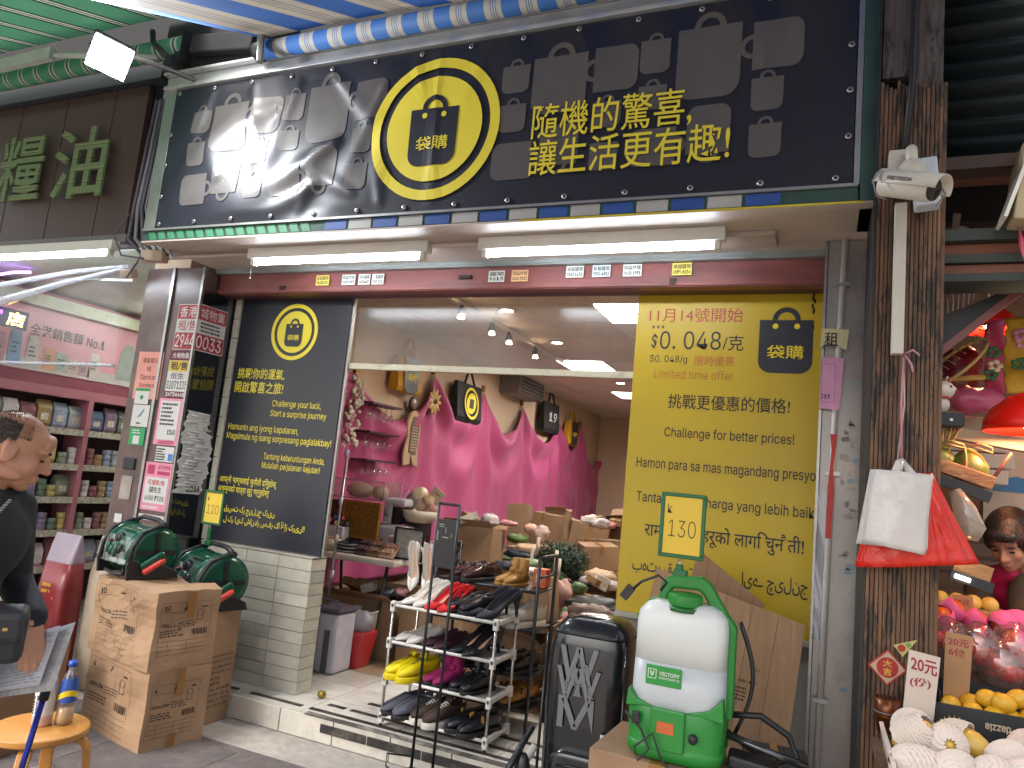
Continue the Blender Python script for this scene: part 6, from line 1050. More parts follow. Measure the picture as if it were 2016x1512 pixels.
# ================================================================ GOLF BAG, SPRAYER, FLAT CARTONS
gb = thing('golf_travel_bag', 'glossy black golf bag with interlocked silver letter emblem beside the sprayer', 'golf bag', (-.82, 2.97, 0))
gbm = M('glossy black vinyl bag', '#15171b', .22, var=.1, bump=.25, bscale=9, coat=.4)
def srect(cx, cy, z, a, b2, n=28, e=.5, lean=0.):
    q = []
    for k in range(n):
        th = 2 * math.pi * k / n; c, s = math.cos(th), math.sin(th); q.append((cx + a * math.copysign(abs(c) ** e, c), cy + b2 * math.copysign(abs(s) ** e, s), z))
    return q
part('body', gbm, gb, lambda b: b.loft([srect(-.825 + dx, 3.02, z, a, d) for z, a, d, dx in ((.01, .14, .1, -.01), (.05, .16, .12, -.01), (.3, .165, .125, -.005), (.42, .16, .12, -.005), (.6, .168, .13, 0), (.8, .17, .13, 0), (.92, .165, .128, .005), (.985, .15, .115, .01), (1.02, .12, .09, .01), (1.035, .06, .045, .01), (1.037, .005, .005, .01))], True))
part('piping', M('black piping', '#0d0d0f', .2), gb, lambda b: b.tube([(p[0], p[1] - .002, p[2]) for p in (srect(-.825, 3.02, .965, .162, .124) + srect(-.825, 3.02, .965, .162, .124)[:1])], .006, 6).tube([(-.99, 2.92, .05), (-.992, 2.91, .5), (-.99, 2.915, .95)], .006, 6).tube([(-.665, 2.905, .05), (-.66, 2.9, .5), (-.662, 2.905, .95)], .006, 6))
sil = M('silver grey emblem', '#6f7074', .4, metal=.3)
for s_, x0, x1, z0, z1, dy in (('W', -.925, -.765, .8, .92, 0), ('A', -.905, -.825, .735, .86, -.002), ('A', -.855, -.775, .735, .86, -.0035), ('V', -.93, -.84, .72, .84, -.005), ('V', -.84, -.75, .72, .84, -.0065), ('M', -.915, -.77, .61, .73, -.002)):
    onY(s_, gb, sil, 2.883 + dy, x0, x1, z0, z1, .012)
part('pocket', gbm, gb, lambda b: b.loft([[(x, y, z) for x, y, z in srect(-.82, 2.9, z, a, .03)] for z, a in ((.05, .11), (.1, .13), (.4, .13), (.5, .115), (.53, .07))]), .0); part('label_patch', wp, gb, lambda b: b.box(-.735, -.7, 2.878, 2.882, .585, .615)); part('zip', M('dark zip', '#2c2c2e', .3, metal=.5), gb, lambda b: b.tube([(-.9, 2.867, .47), (-.82, 2.865, .48), (-.74, 2.867, .47)], .004, 6)); part('top_shine', M('grey painted shine', '#8a8a88', .3), gb, lambda b: b.tube([(-.8, 2.93, 1.02), (-.76, 2.95, 1.025), (-.72, 2.96, 1.02)], .004, 6))  # grey tube along the bag top is a painted highlight
part('stand_leg', M('white stand leg', '#b4b2ae', .4), gb, lambda b: b.tube([(-.995, 2.88, .52), (-1.08, 2.78, .3), (-1.14, 2.7, .02)], .014, 8)); part('hip_pad', bkm, gb, lambda b: b.ball((-1.02, 2.82, .42), (.035, .03, .09), 12, 8).ball((-1.06, 2.78, .33), (.05, .04, .06), 12, 8)); part('strap', bkm, gb, lambda b: b.tube([(-1.0, 2.85, .6), (-1.07, 2.76, .42), (-1.05, 2.74, .28), (-.98, 2.8, .25)], .013, 6))
spb = carton('sprayer_carton', 'brown carton standing under the green and white sprayer', (-.43, 2.66, .348), (.46, .36, .69), -.06)
sp_ = thing('backpack_sprayer', 'green and white backpack sprayer with a half filled tank on a carton', 'sprayer', (-.41, 2.6, .695))
gr = M('green moulded plastic', '#1f7a2c', .38, var=.06); tank = M('milky white tank', '#cfd2d0', .35, var=.02); tank2 = M('milky tank liquid', '#b4b8bc', .35, var=.02)
def tk(z, a, d, cx=-.405, cy=2.6): return srect(cx, cy, z, a, d, 32, .55)
part('tank_lower', tank2, sp_, lambda b: b.loft([tk(.8, .15, .085), tk(.9, .152, .09), tk(1.0, .15, .09)], True))
part('tank_upper', tank, sp_, lambda b: b.loft([tk(1.0, .15, .09), tk(1.12, .15, .089), tk(1.155, .145, .085), tk(1.18, .125, .075), tk(1.195, .09, .055)], True))
part('base', gr, sp_, lambda b: b.loft([tk(.698, .145, .09), tk(.72, .158, .1), tk(.74, .158, .1), tk(.745, .152, .096), tk(.8, .158, .099), tk(.86, .157, .097)], True), .004)
[part('base_wing', gr, sp_, lambda b: b.prism(pl_, (-.405, 2.506, 0), X_, Z_, -.05), .004) for pl_ in ([(-.157, .85), (-.06, .86), (-.12, .875), (-.153, .905)], [(.157, .85), (.153, .92), (.11, .88), (.04, .86)])]
part('battery_door', gr, sp_, lambda b: b.box(-.475, -.365, 2.488, 2.5, .735, .865), .006); part('red_label', M('orange label', '#b85a28', .4), sp_, lambda b: b.box(-.452, -.398, 2.4855, 2.488, .79, .825)); part('switch', blk, sp_, lambda b: b.box(-.535, -.51, 2.489, 2.497, .8, .84), .003); part('socket', blk, sp_, lambda b: b.lathe((-.337, 2.496, .79), [(0, 0), (.016, 0), (.014, -.012), (0, -.012)], 12, 'y'))
part('cap', gr, sp_, lambda b: b.lathe((-.4, 2.57, 1.185), [(0, 0), (.055, 0), (.058, .012), (.058, .036), (.05, .042), (0, .042)], 28), .002); part('cap_skirt', M('dark green collar', '#135a22', .4), sp_, lambda b: b.lathe((-.4, 2.57, 1.17), [(.062, 0), (.062, .014), (.05, .014)], 28))
part('carry_frame', gr, sp_, lambda b: b.prism([(-.562, 1.06), (-.566, 1.13), (-.53, 1.185), (-.495, 1.2), (-.49, 1.25), (-.465, 1.276), (-.355, 1.282), (-.325, 1.265), (-.265, 1.175), (-.232, 1.13), (-.232, .84), (-.262, .84), (-.268, 1.1), (-.3, 1.15), (-.345, 1.225), (-.362, 1.237), (-.447, 1.234), (-.46, 1.215), (-.47, 1.17), (-.53, 1.12), (-.532, 1.06)], (0, 2.6, 0), X_, Z_, -.055), .008); part('back_plate', gr, sp_, lambda b: b.box(-.555, -.25, 2.688, 2.71, .72, 1.15), .01)
lb = part('label', M('green label', '#1e8a34', .4), sp_, lambda b: b.box(-.502, -.386, 2.503, 2.508, .93, .992), .003)
onY('VICTORY', sp_, wi, 2.5022, -.458, -.392, .963, .975, .02); onY('INNOVATIONS CO', sp_, wi, 2.5022, -.458, -.392, .952, .959, .01); part('shield', wi, sp_, lambda b: frame2d(b, (-.495, 2.5022, .95), X_, Z_, .028, .03, .002)); onY('V', sp_, wi, 2.5021, -.489, -.473, .957, .974, .03)
part('power_cord', blk, sp_, lambda b: b.tube([(-.56, 2.5, .83), (-.5, 2.48, .79), (-.47, 2.47, .74), (-.5, 2.46, .7), (-.515, 2.46, .74), (-.46, 2.465, .79), (-.43, 2.47, .72), (-.4, 2.45, .7), (-.28, 2.46, .71)], .004, 6)); part('top_wire', blk, sp_, lambda b: b.tube([(-.6, 2.62, 1.2), (-.56, 2.61, 1.24), (-.5, 2.6, 1.27), (-.47, 2.6, 1.25), (-.49, 2.6, 1.22)], .005, 6).cbox((-.61, 2.62, 1.195), (.03, .02, .05), ry=.6)); part('shoulder_strap', bkm, sp_, lambda b: b.sheet(lambda u, v: (-.23 + .05 * math.sin(v * 3.1), 2.69 + .03 * u, 1.14 - .36 * v), 2, 12), thick=.012)
hz = thing('sprayer_wand', 'coiled black hose and spray wand beside the sprayer base', 'hose', (-.15, 2.72, .7)); part('hose', blk, hz, lambda b: b.tube([(-.25, 2.68, .84), (-.15, 2.7, .85), (-.06, 2.72, .8), (-.03, 2.72, .74), (-.1, 2.7, .71), (-.2, 2.68, .76), (-.28, 2.66, .8)], .011, 8)); part('wand', M('dark chrome', '#55565a', .2, metal=.8), hz, lambda b: b.tube([(-.26, 2.64, .79), (-.1, 2.66, .75), (.0, 2.68, .73)], .013, 8)); part('grip', blk, hz, lambda b: b.cbox((-.16, 2.63, .715), (.16, .1, .045), rz=.1, ry=.1), .012)
stool2 = carton('support_carton', 'dark carton under the coiled hose beside the steel column', (-.1, 2.85, .34), (.22, .4, .66), .1, mat=M('dark carton', '#2a2725', .8))
def price_stand(name, label, x0, x1, z0, z1, Y, stem, txt, star, tl=0.):
    t = thing(name, label, 'price sign', ((x0 + x1) / 2, Y, stem)); dg = M('dark green frame', '#175c34', .4)
    part('card', M('yellow card', '#dcb93c', .6, var=.04), t, lambda b: b.box(x0 + .008, x1 - .008, Y - .002, Y + .002, z0 + .008, z1 - .008)); 
    for a, b2, c, d in ((x0, x1, z1 - .014, z1), (x0, x1, z0, z0 + .014), (x0, x0 + .014, z0 + .014, z1 - .014), (x1 - .014, x1, z0 + .014, z1 - .014)): part('frame_bar', dg, t, lambda b: b.box(a, b2, Y - .007, Y + .006, c, d), .004)
    cx = (x0 + x1) / 2
    part('stem', gl_, t, lambda b: b.tube([(cx, Y, z0 - .002), (cx, Y, z0 - .03)], .007, 8)); part('clip', dg, t, lambda b: b.cbox((cx, Y, (z0 - .02 + stem) / 2), (.024, .02, z0 - .02 - stem)).cbox((cx + .004, Y, stem + .012), (.046, .03, .03), ry=.1), .004)
    w_ = x1 - x0; h = z1 - z0; onY(txt, t, M('brown marker', '#4a3a1c', .6), Y - .0026, x0 + w_ * .2, x1 - w_ * .2, z0 + h * .32, z0 + h * .58, -.01); onY(star, t, M('brown marker', '#4a3a1c', .6), Y - .0026, x0 + w_ * .16, x0 + w_ * .26, z0 + h * .68, z0 + h * .82, 0); return t
price_stand('price_sign', 'yellow price sign reading 130 clipped to the sprayer handle', -.512, -.355, 1.335, 1.56, 2.62, 1.272, '130', 'k')
price_stand('price_sign', 'yellow price sign reading 120 clipped to the green hose reel', -3.455, -3.3, 1.105, 1.31, 3.44, .985, '120', '*')
# flattened cartons leaning on the poster
def flatcard(label, pts, y, lean, mat, extra=None):
    t = thing('flattened_carton', label, 'cardboard', (pts[0][0], y, min(q[1] for q in pts))); V2 = Vector((0, lean, 1)).normalized(); zm = min(q[1] for q in pts)
    part('sheet', mat, t, lambda b: b.prism([(x, z - zm) for x, z in pts], (0, y, zm), X_, V2, -.012))
    for k in range(1, 6):
        u0 = k / 6; part('crease', cdd, t, lambda b: b.prism([(pts[0][0] + (pts[1][0] - pts[0][0]) * u0, pts[0][1] + (pts[1][1] - pts[0][1]) * u0 - zm - .005), (pts[0][0] + (pts[1][0] - pts[0][0]) * u0 + .004, pts[0][1] + (pts[1][1] - pts[0][1]) * u0 - zm - .005), (pts[3][0] + (pts[2][0] - pts[3][0]) * u0 + .004, pts[3][1] + (pts[2][1] - pts[3][1]) * u0 - zm + .05), (pts[3][0] + (pts[2][0] - pts[3][0]) * u0, pts[3][1] + (pts[2][1] - pts[3][1]) * u0 - zm + .05)], (0, y - .0006, zm), X_, V2, -.0006))
    return t, V2, zm
cdl = M('flattened cardboard', '#947355', .85, var=.12, scale=8, stain='#b5967a', stamt=.5, stscale=3, stretch=(4, 1, .6))
t, V2, zm = flatcard('creased flattened carton leaning behind the sprayer', [(-.665, 1.235), (-.03, 1.085), (-.1, .35), (-.76, .5)], 3.22, .2, cdl)
bi = M('box print', '#3a2c22', .8)
def onV(s, x0, w_, z, h): write(s, t, bi, Vector((x0 + w_, 3.2185, zm)) + V2 * (z - zm), Vector((-1, 0, .06)), -V2, w_, h, .01)
part('printed_table', bi, t, lambda b: frame2d(b, Vector((-.34, 3.2185, zm)) + V2 * (.93 - zm), Vector((1, 0, -.2)), V2, .16, .06, .002)); onV('420864', -.33, .06, .7, .022); onV('POD / KOP', -.28, .07, .83, .014); onV('2 pcs', -.23, .035, .88, .012); scribble(t, bi, Vector((-.33, 3.2183, zm)) + V2 * (.75 - zm), Vector((1, 0, -.1)), V2, .12, .06, 4, 6)
flatcard('second flattened carton with a pointed corner behind the first', [(-.5, 1.32), (-.2, 1.12), (-.22, .6), (-.62, .6)], 3.42, .12, M('darker cardboard', '#8a6a4e', .85, var=.1))

# ================================================================ LEFT: CARTONS AND HOSE REELS
def crumple(c, size, rz, amt, seed, n=14):
    """a carton whose faces have buckled"""
    b = MB(Matrix.Translation(c) @ Matrix.Rotation(rz, 4, 'Z')); a = [q / 2 for q in size]; rr = random.Random(seed); ph = [rr.uniform(0, 6) for _ in range(8)]
    def off(p):
        x, y, z = p; edge = (abs(x) / a[0]) ** 6 * (abs(y) / a[1]) ** 6; v = noise.noise(Vector((x * 5 + ph[0], y * 5 + ph[1], z * 6 + ph[2]))) + .6 * noise.noise(Vector((x * 11 + ph[3], y * 11, z * 12 + ph[4])))
        q = amt * v * (1 - .75 * edge); dent = amt * 1.6 * max(0, 1 - math.hypot(x - .22, (z - .02) * 1.3) / .16) * (1 if y < 0 or x > a[0] * .99 else 0)
        return (x + q * .5 - dent * .9, y + q + (dent if y < 0 else 0), z + (q * .8 if z > 0 else 0))
    for ax in range(3):
        u, v = [k for k in range(3) if k != ax]
        for s in (-1, 1):
            def f(i, j):
                p = [0, 0, 0]; p[ax] = s * a[ax]; p[u] = (2 * i - 1) * a[u]; p[v] = (2 * j - 1) * a[v]; return off(p)
            b.sheet(f, n, n, False)
    return b, off
def label_print(t, c, size, rz, face, x0, z0, w_, h, num, off=None, seed=0):
    """shipping print on a carton face: rules, pictograms, article number and barcode"""
    T = Matrix.Translation(c) @ Matrix.Rotation(rz, 4, 'Z'); a = [q / 2 for q in size]
    def P(x, z, d=.0012):
        p = (x, -a[1], z) if face == 'f' else (a[0], x, z)
        if off: p = off(p)
        return T @ (Vector(p) + (Vector((0, -d, 0)) if face == 'f' else Vector((d, 0, 0))))
    def quad(b, xa, xb, za, zb):
        n = max(1, int((xb - xa) / .03)); m_ = max(1, int((zb - za) / .03))
        for i in range(n):
            for j in range(m_):
                q = [P(xa + (xb - xa) * i / n, za + (zb - za) * j / m_), P(xa + (xb - xa) * (i + 1) / n, za + (zb - za) * j / m_), P(xa + (xb - xa) * (i + 1) / n, za + (zb - za) * (j + 1) / m_), P(xa + (xb - xa) * i / n, za + (zb - za) * (j + 1) / m_)]; b.add(q, [(0, 1, 2, 3)])
    l = .0016; b = MB(); rr = random.Random(seed)
    for zz in (1, .83, .28, .2, .12, .04): quad(b, x0, x0 + w_ * (.62 if zz == .83 else 1), z0 + h * zz - l, z0 + h * zz)
    for xx, za, zb in ((0, 0, 1), (1, .3, 1), (.62, .55, 1), (.2, .04, .28), (.55, .04, .28), (.75, .04, .2)): quad(b, x0 + w_ * xx - l, x0 + w_ * xx, z0 + h * za, z0 + h * zb)
    quad(b, x0, x0 + w_, z0 + h - l, z0 + h); b.build('print_rule', bi, t, fix=False)
    b = MB()
    for k in range(14): xa = x0 + w_ * (.66 + .022 * k); quad(b, xa, xa + w_ * (.006 + .008 * (k % 3)), z0 + h * .36, z0 + h * .47)
    b.build('barcode', bi, t, fix=False)
    b = MB()
    for r_ in range(3): 
        x = x0 + w_ * .02
        while x < x0 + w_ * .42: q = rr.uniform(.012, .03); quad(b, x, x + q, z0 + h * (.45 - .045 * r_), z0 + h * (.45 - .045 * r_) + .006); x += q + .006
        x = x0 + w_ * .4
        while x < x0 + w_ * .7: q = rr.uniform(.01, .025); quad(b, x, x + q, z0 + h * (.62 - .045 * r_), z0 + h * (.62 - .045 * r_) + .005); x += q + .006
    b.build('small_print', bi, t, fix=False)
    def txt(s, xa, za, ww, hh, bold=.02):
        vs, fs = glyphs(s, bold); b = MB(); b.add([P(xa + ww * x, za + hh * y) for x, y in vs], fs); b.build('lettering', bi, t, fix=False)
    txt(num, x0 + w_ * .05, z0 + h * .855, w_ * (.1 if len(num) > 1 else .05), h * .1); txt('420864_2204', x0 + w_ * .02, z0 + h * .565, w_ * .34, h * .06)
    b = MB(); tri = [(x0 + w_ * .45, z0 + h * .86), (x0 + w_ * .56, z0 + h * .86), (x0 + w_ * .505, z0 + h * .96)]; b.add([P(*q) for q in tri], [(0, 1, 2)])
    v, f = ring2d(x0 + w_ * .8, z0 + h * .78, h * .06, h * .068, n=18); b.add([P(*q) for q in v], f); quad(b, x0 + w_ * .74, x0 + w_ * .86, z0 + h * .62, z0 + h * .63); quad(b, x0 + w_ * .74, x0 + w_ * .75, z0 + h * .62, z0 + h * .8); quad(b, x0 + w_ * .85, x0 + w_ * .86, z0 + h * .62, z0 + h * .8); quad(b, x0 + w_ * .82, x0 + w_ * .92, z0 + h * .88, z0 + h * .91); b.build('pictogram', bi, t, fix=False)
RZ = R(-12)
c1, s1 = (-3.318, 3.09, .212), (.606, .35, .4); c2, s2 = (-3.33, 3.085, .61), (.62, .365, .39)
cbb = M('shipping cardboard', '#9a7b5f', .85, var=.12, scale=5, bump=.12, bscale=40, stain='#7d5b3d', stamt=.5, stscale=4)
t = thing('lower_carton', 'brown shipping carton marked 4 at the bottom of the stack', 'carton', (c1[0], c1[1], .012)); bb, of1 = crumple(c1, s1, RZ, .009, 3, 8); bb.build('body', cbb, t)
label_print(t, c1, s1, RZ, 'f', -.27, -.17, .42, .34, '4', of1, 1); label_print(t, c1, s1, RZ, 's', -.15, -.14, .27, .27, '4', of1, 2)
T1 = Matrix.Translation(c1) @ Matrix.Rotation(RZ, 4, 'Z'); [part('tape', tapem, t, lambda b: b.box(s1[0] / 2 + .007, s1[0] / 2 + .0085, *q), T=T1) for q in ((-.02, .02, .07, .2), (-.03, .01, -.2, -.12))]
t = thing('upper_carton', 'crushed brown shipping carton marked 10 on top of the stack', 'carton', (c2[0], c2[1], .415)); bb, of2 = crumple(c2, s2, RZ, .024, 8, 11); bb.build('body', cbb, t)
label_print(t, c2, s2, RZ, 'f', -.24, -.17, .38, .34, '10', of2, 3); label_print(t, c2, s2, RZ, 's', -.15, -.13, .28, .27, '10', of2, 4)
T2 = Matrix.Translation(c2) @ Matrix.Rotation(RZ, 4, 'Z'); part('tape', tapem, t, lambda b: b.box(s2[0] / 2 + .018, s2[0] / 2 + .0195, -.02, .02, .06, .195), T=T2)
t = carton('tall_carton', 'tall brown carton with printed address beside the tiled pillar', (-3.45, 3.44, .315), (.58, .25, .63), 0.)
for k, s in enumerate(('Victory Innovations Group', 'Company 2660', 'Fyngo Luke Road', 'Tow, OH 44224 USA', 'Purchase Order', 'No. 1708', 'Item No. 140407', 'VC-UIVBS-00-1', 'Quantity: 1  PCS', 'Gross: 6.2 kg')):
    write(s, t, bi, (-3.1588, 3.33, .37 - k * .031), Vector((0, 1, 0)), Z_, .21 if k not in (4, 5) else .13, .016, .015)
def reel(label, o, rz, group, sc_=.85):
    t = thing('hose_reel', label, 'hose reel', o, group); T = Matrix.Translation(o) @ Matrix.Rotation(rz, 4, 'Z') @ Matrix.Scale(sc_, 4); gn = M('dark green gloss plastic', '#114a36', .22, var=.05); bk = M('black moulded plastic', '#1a1b20', .4, var=.05)
    def arc(r, a0, a1, n=14): return [(r * math.cos(R(a0 + (a1 - a0) * k / n)), r * math.sin(R(a0 + (a1 - a0) * k / n))) for k in range(n + 1)]
    part('cover', gn, t, lambda b: b.loft([[(x, -y, .17 + z) for y, z in arc(.155, -30, 150)] for x in (-.16, -.1, 0, .1, .16)], False, False), thick=.008, T=T)
    for s in (-1, 1):
        part('side_disc', gn, t, lambda b: b.lathe((s * .165, 0, .17), [(0, s * -.004), (.13, s * -.004), (.165, s * .004), (.165, s * .016), (.12, s * .022), (.05, s * .03), (0, s * .03)], 30, 'x'), T=T)
        part('frame', bk, t, lambda b: b.prism([(-.18, 0), (.17, 0), (.15, .05), (.06, .09), (-.06, .09), (-.16, .14), (-.19, .1)], (s * .19, 0, 0), Vector((0, 1, 0)), Z_, .022 * s), .006, T=T)
        part('frame_arch', bk, t, lambda b: b.tube([(s * .2, -.17, .1), (s * .2, -.165, .2), (s * .2, -.11, .3), (s * .2, .0, .345), (s * .2, .05, .34)], .013, 8), T=T)
        part('spoke', bk, t, lambda b: b.box(s * .196, s * .203, -.015, .015, .04, .3).box(s * .196, s * .203, -.13, .13, .155, .185), T=T)
    part('carry_handle', bk, t, lambda b: b.tube([(-.2, .03, .345), (-.1, .03, .375), (.1, .03, .375), (.2, .03, .345)], .016, 8), T=T)
    part('hose', M('green hose', '#1f5a3a', .35), t, lambda b: [b.tube([(x, .13 * math.cos(a), .17 + .13 * math.sin(a)) for a in (2 * math.pi * k / 20 for k in range(21))], .011, 6) for x in [-.13 + .024 * q for q in range(12)]], T=T)
    part('front_plate', M('silver label plate', '#a8aca8', .2, metal=.4), t, lambda b: b.cbox((.0, -.148, .1), (.22, .006, .03), rx=-.2), T=T)
    part('label', M('green printed label', '#1c6a4a', .2, var=.2), t, lambda b: b.cbox((.02, -.1, .292), (.16, .003, .05), rx=.95), T=T); part('white_sticker', wp, t, lambda b: b.cbox((.1, -.075, .31), (.05, .003, .03), rx=1.0), T=T)
    for x, z, h, c in ((-.1, .14, .09, gn), (-.06, .13, .07, gn), (.0, .12, .1, gn), (.05, .15, .06, bk)): part('nozzle', c, t, lambda b: b.tube([(x, -.175, z), (x, -.168, z + h * .6), (x, -.16, z + h)], [.016, .02, .014], 10), T=T)
    part('connector', bk, t, lambda b: b.lathe((-.02, -.135, .245), [(0, -.03), (.03, -.03), (.034, 0), (.026, .02), (0, .02)], 14, 'y'), T=T); part('red_ring', M('red ring', '#a02430', .4), t, lambda b: b.tube([(-.1 + .018 * math.cos(a), -.165 + .018 * math.sin(a), .222) for a in (2 * math.pi * k / 12 for k in range(13))], .004, 5), T=T)
    part('film', clear('shrink film', '#f4faf6', .12, .06, .02, '#ffffff', .03), t, lambda b: b.sheet(lambda u, v: (-.15 + .3 * u, -.19 + .04 * v + .006 * math.sin(u * 20 + v * 9), .09 + .17 * v), 12, 8), T=T)
    part('crank_arm', gn, t, lambda b: b.cbox((.225, -.03, .12), (.03, .17, .055), rx=R(32)), .012, T=T); part('crank_grip', M('red grip', '#b8342c', .4), t, lambda b: b.tube([(.262, -.1, .05), (.262, -.095, .055), (.262, .01, .12), (.262, .03, .13)], [.014, .019, .018, .013], 10), T=T)
    part('outlet_hose', bk, t, lambda b: b.tube([(.1, -.15, .06), (.14, -.17, .03), (.05, -.18, .02), (-.1, -.17, .03)], .012, 8), T=T)
    return t
reel('green hose reel with red crank on the crushed carton', (-3.56, 3.13, .81), R(-14), 'green hose reels on the cartons'); reel('green hose reel with red crank carrying the 120 price sign', (-3.34, 3.46, .632), R(-20), 'green hose reels on the cartons', .95)
# ================================================================ STOOL AND WHAT IS ON IT
bw = M('bent birch', '#b07a3a', .4, var=.1, scale=12, stretch=(1, 6, 6)); SX, SY = -2.7, 2.04
st_ = thing('round_stool', 'round birch stool with bent legs beside the person in black', 'stool', (SX, SY, 0)); part('seat', bw, st_, lambda b: b.lathe((SX, SY, .418), [(0, 0), (.16, 0), (.17, .006), (.17, .026), (.162, .032), (0, .032)], 36), .002)
for k in range(4):
    a = R(40 + 90 * k); u = Vector((math.cos(a), math.sin(a), 0)); w_ = Vector((-u.y, u.x, 0)) * .022
    def lg(b):
        pts = [(.06, .41), (.12, .408), (.155, .395), (.172, .365), (.178, .3), (.185, .006)]; c0 = Vector((SX, SY, 0)); rings = []
        for i, (r, z) in enumerate(pts):
            r2, z2 = pts[min(i + 1, 5)]; r1, z1 = pts[max(i - 1, 0)]; d = Vector((r2 - r1, z2 - z1)).normalized(); n = Vector((-d.y, d.x)) * .011
            rings.append([c0 + u * (r + n.x) + Z_ * (z + n.y) + w_, c0 + u * (r + n.x) + Z_ * (z + n.y) - w_, c0 + u * (r - n.x) + Z_ * (z - n.y) - w_, c0 + u * (r - n.x) + Z_ * (z - n.y) + w_])
        b.loft(rings, True, True, False)
    part('leg', bw, st_, lg, .004)
t = thing('soda_bottle', 'clear plastic bottle with blue cap and blue yellow wrapper on the stool', 'bottle', (-2.66, 2.1, .45)); bx_, by_ = -2.655, 2.1
part('bottle', gl_, t, lambda b: b.lathe((bx_, by_, .451), [(0, 0), (.028, 0), (.032, .01), (.031, .05), (.032, .1), (.031, .14), (.024, .175), (.013, .2), (.013, .215)], 20, cap=False)); part('wrapper', M('blue wrapper', '#2a4a96', .35), t, lambda b: b.lathe((bx_, by_, .451), [(.0325, .085), (.0328, .09), (.032, .14), (.026, .172)], 20, cap=False)); part('yellow_flash', M('yellow flash', '#d8b820', .4), t, lambda b: b.loft([[(bx_ + .0335 * math.cos(a), by_ + .0335 * math.sin(a), .451 + .085 + h + .025 * math.cos(a + .5)) for a in (2 * math.pi * k / 20 for k in range(20))] for h in (.0, .022)], False)); part('cap', M('blue cap', '#2148a8', .35), t, lambda b: b.lathe((bx_, by_, .665), [(0, 0), (.016, 0), (.016, .02), (0, .02)], 16)); part('juice', M('pale juice', '#b8a468', .15), t, lambda b: b.lathe((bx_, by_, .453), [(0, 0), (.0275, .001), (.03, .02), (.029, .06), (0, .06)], 18))
t = thing('lotion_bottle', 'pale pink labelled bottle standing on the stool', 'bottle', (-2.71, 2.05, .45)); part('bottle', M('pale pink plastic', '#c2a49a', .35), t, lambda b: b.lathe((-2.705, 2.045, .451), [(0, 0), (.032, 0), (.035, .008), (.035, .16), (.028, .185), (.014, .19), (.014, .21), (0, .21)], 20)); part('label', wp, t, lambda b: b.lathe((-2.705, 2.045, .49), [(.0355, 0), (.0358, .01), (.0358, .1), (.0355, .11)], 20, cap=False)); scribble(t, blk, (-2.69, 2.0085, .5), Vector((0, 0, 1)), Vector((-1, -.5, 0)).normalized(), .08, .02, 2, 5)
cn = thing('walking_pole', 'blue metal walking pole with black grip leaning by the stool', 'walking pole', (-2.36, 1.74, 0)); part('shaft', M('blue anodised metal', '#26308c', .25, metal=.6), cn, lambda b: b.tube([(-2.31, 1.74, .7), (-2.345, 1.72, .4), (-2.39, 1.7, .01)], .0095, 10)); part('grip', blk, cn, lambda b: b.tube([(-2.3, 1.745, .8), (-2.31, 1.74, .69)], .015, 10)); part('clamp', blk, cn, lambda b: b.tube([(-2.343, 1.721, .42), (-2.35, 1.718, .36)], .014, 10))
t = carton('side_carton', 'brown carton with black digits beyond the stool', (-3.72, 2.55, .25), (.4, .4, .5), .2); write('69', t, blk, (-3.7, 2.334, .36), Vector((.98, .2, .1)), Z_, .09, .08, .03); part('blue_wire', M('blue wire', '#2f58a0', .4), t, lambda b: b.tube([(-3.9, 2.3, .26), (-3.7, 2.31, .25), (-3.55, 2.36, .27), (-3.5, 2.42, .3)], .004, 6))
# ================================================================ PEOPLE
def frame_of(F, up=Z_):
    F = Vector(F).normalized(); r = F.cross(Vector(up)).normalized(); u = r.cross(F).normalized(); return Matrix((F, r, u)).transposed()
def cap_(b, p0, p1, r0, r1, n=14):
    p0, p1 = Vector(p0), Vector(p1); q = [p0.lerp(p1, k / 5) for k in range(6)]; b.tube(q, [r0 + (r1 - r0) * k / 5 for k in range(6)], n); b.ball(p0, r0, 12, 8); b.ball(p1, r1, 12, 8)
def head_prims(b, H, Q, k=1.):
    def P(f, r, u): return Vector(H) + Q @ Vector((f, r, u)) * k
    def E(f, r, u, a, c, d): b.ball(P(f, r, u), (a * k, c * k, d * k), 18, 12, Q)
    E(-.012, 0, .03, .1, .077, .088); E(.03, 0, -.035, .066, .062, .08); E(.062, 0, -.098, .026, .028, .02); E(.04, 0, -.085, .045, .045, .028)
    for s in (-1, 1): E(.058, s * .036, -.03, .03, .026, .032); E(-.008, s * .077, -.012, .022, .009, .034); E(-.02, s * .08, .0, .012, .008, .024); E(.01, s * .055, -.07, .05, .014, .022)
    E(.08, 0, .022, .022, .052, .012); cap_(b, P(.092, 0, .008), P(.114, 0, -.034), .010 * k, .0135 * k, 10)
    for s in (-1, 1): E(.102, s * .012, -.038, .011, .009, .008)
    E(.09, 0, -.063, .016, .026, .0075); E(.088, 0, -.076, .015, .023, .008); E(.082, 0, .05, .02, .045, .03)
def eyes(t, H, Q, k, skin_m):
    def P(f, r, u): return Vector(H) + Q @ Vector((f, r, u)) * k
    for s in (-1, 1):
        part('eye', blk, t, lambda b: b.ball(P(.087, s * .031, -.006), (.007 * k, .012 * k, .0035 * k), 10, 6, Q)); part('eyebrow', M('eyebrow', '#2a2220', .9), t, lambda b: b.ball(P(.096, s * .032, .022), (.007 * k, .019 * k, .004 * k), 10, 6, Q))
        part('nostril', M('dark nostril', '#5a2f26', .8), t, lambda b: b.ball(P(.113, s * .006, -.046), (.003 * k, .003 * k, .002 * k), 6, 4, Q))
    part('mouth_line', M('lip', '#8a4f44', .6), t, lambda b: b.ball(P(.1, 0, -.0695), (.006 * k, .022 * k, .002 * k), 10, 6, Q))
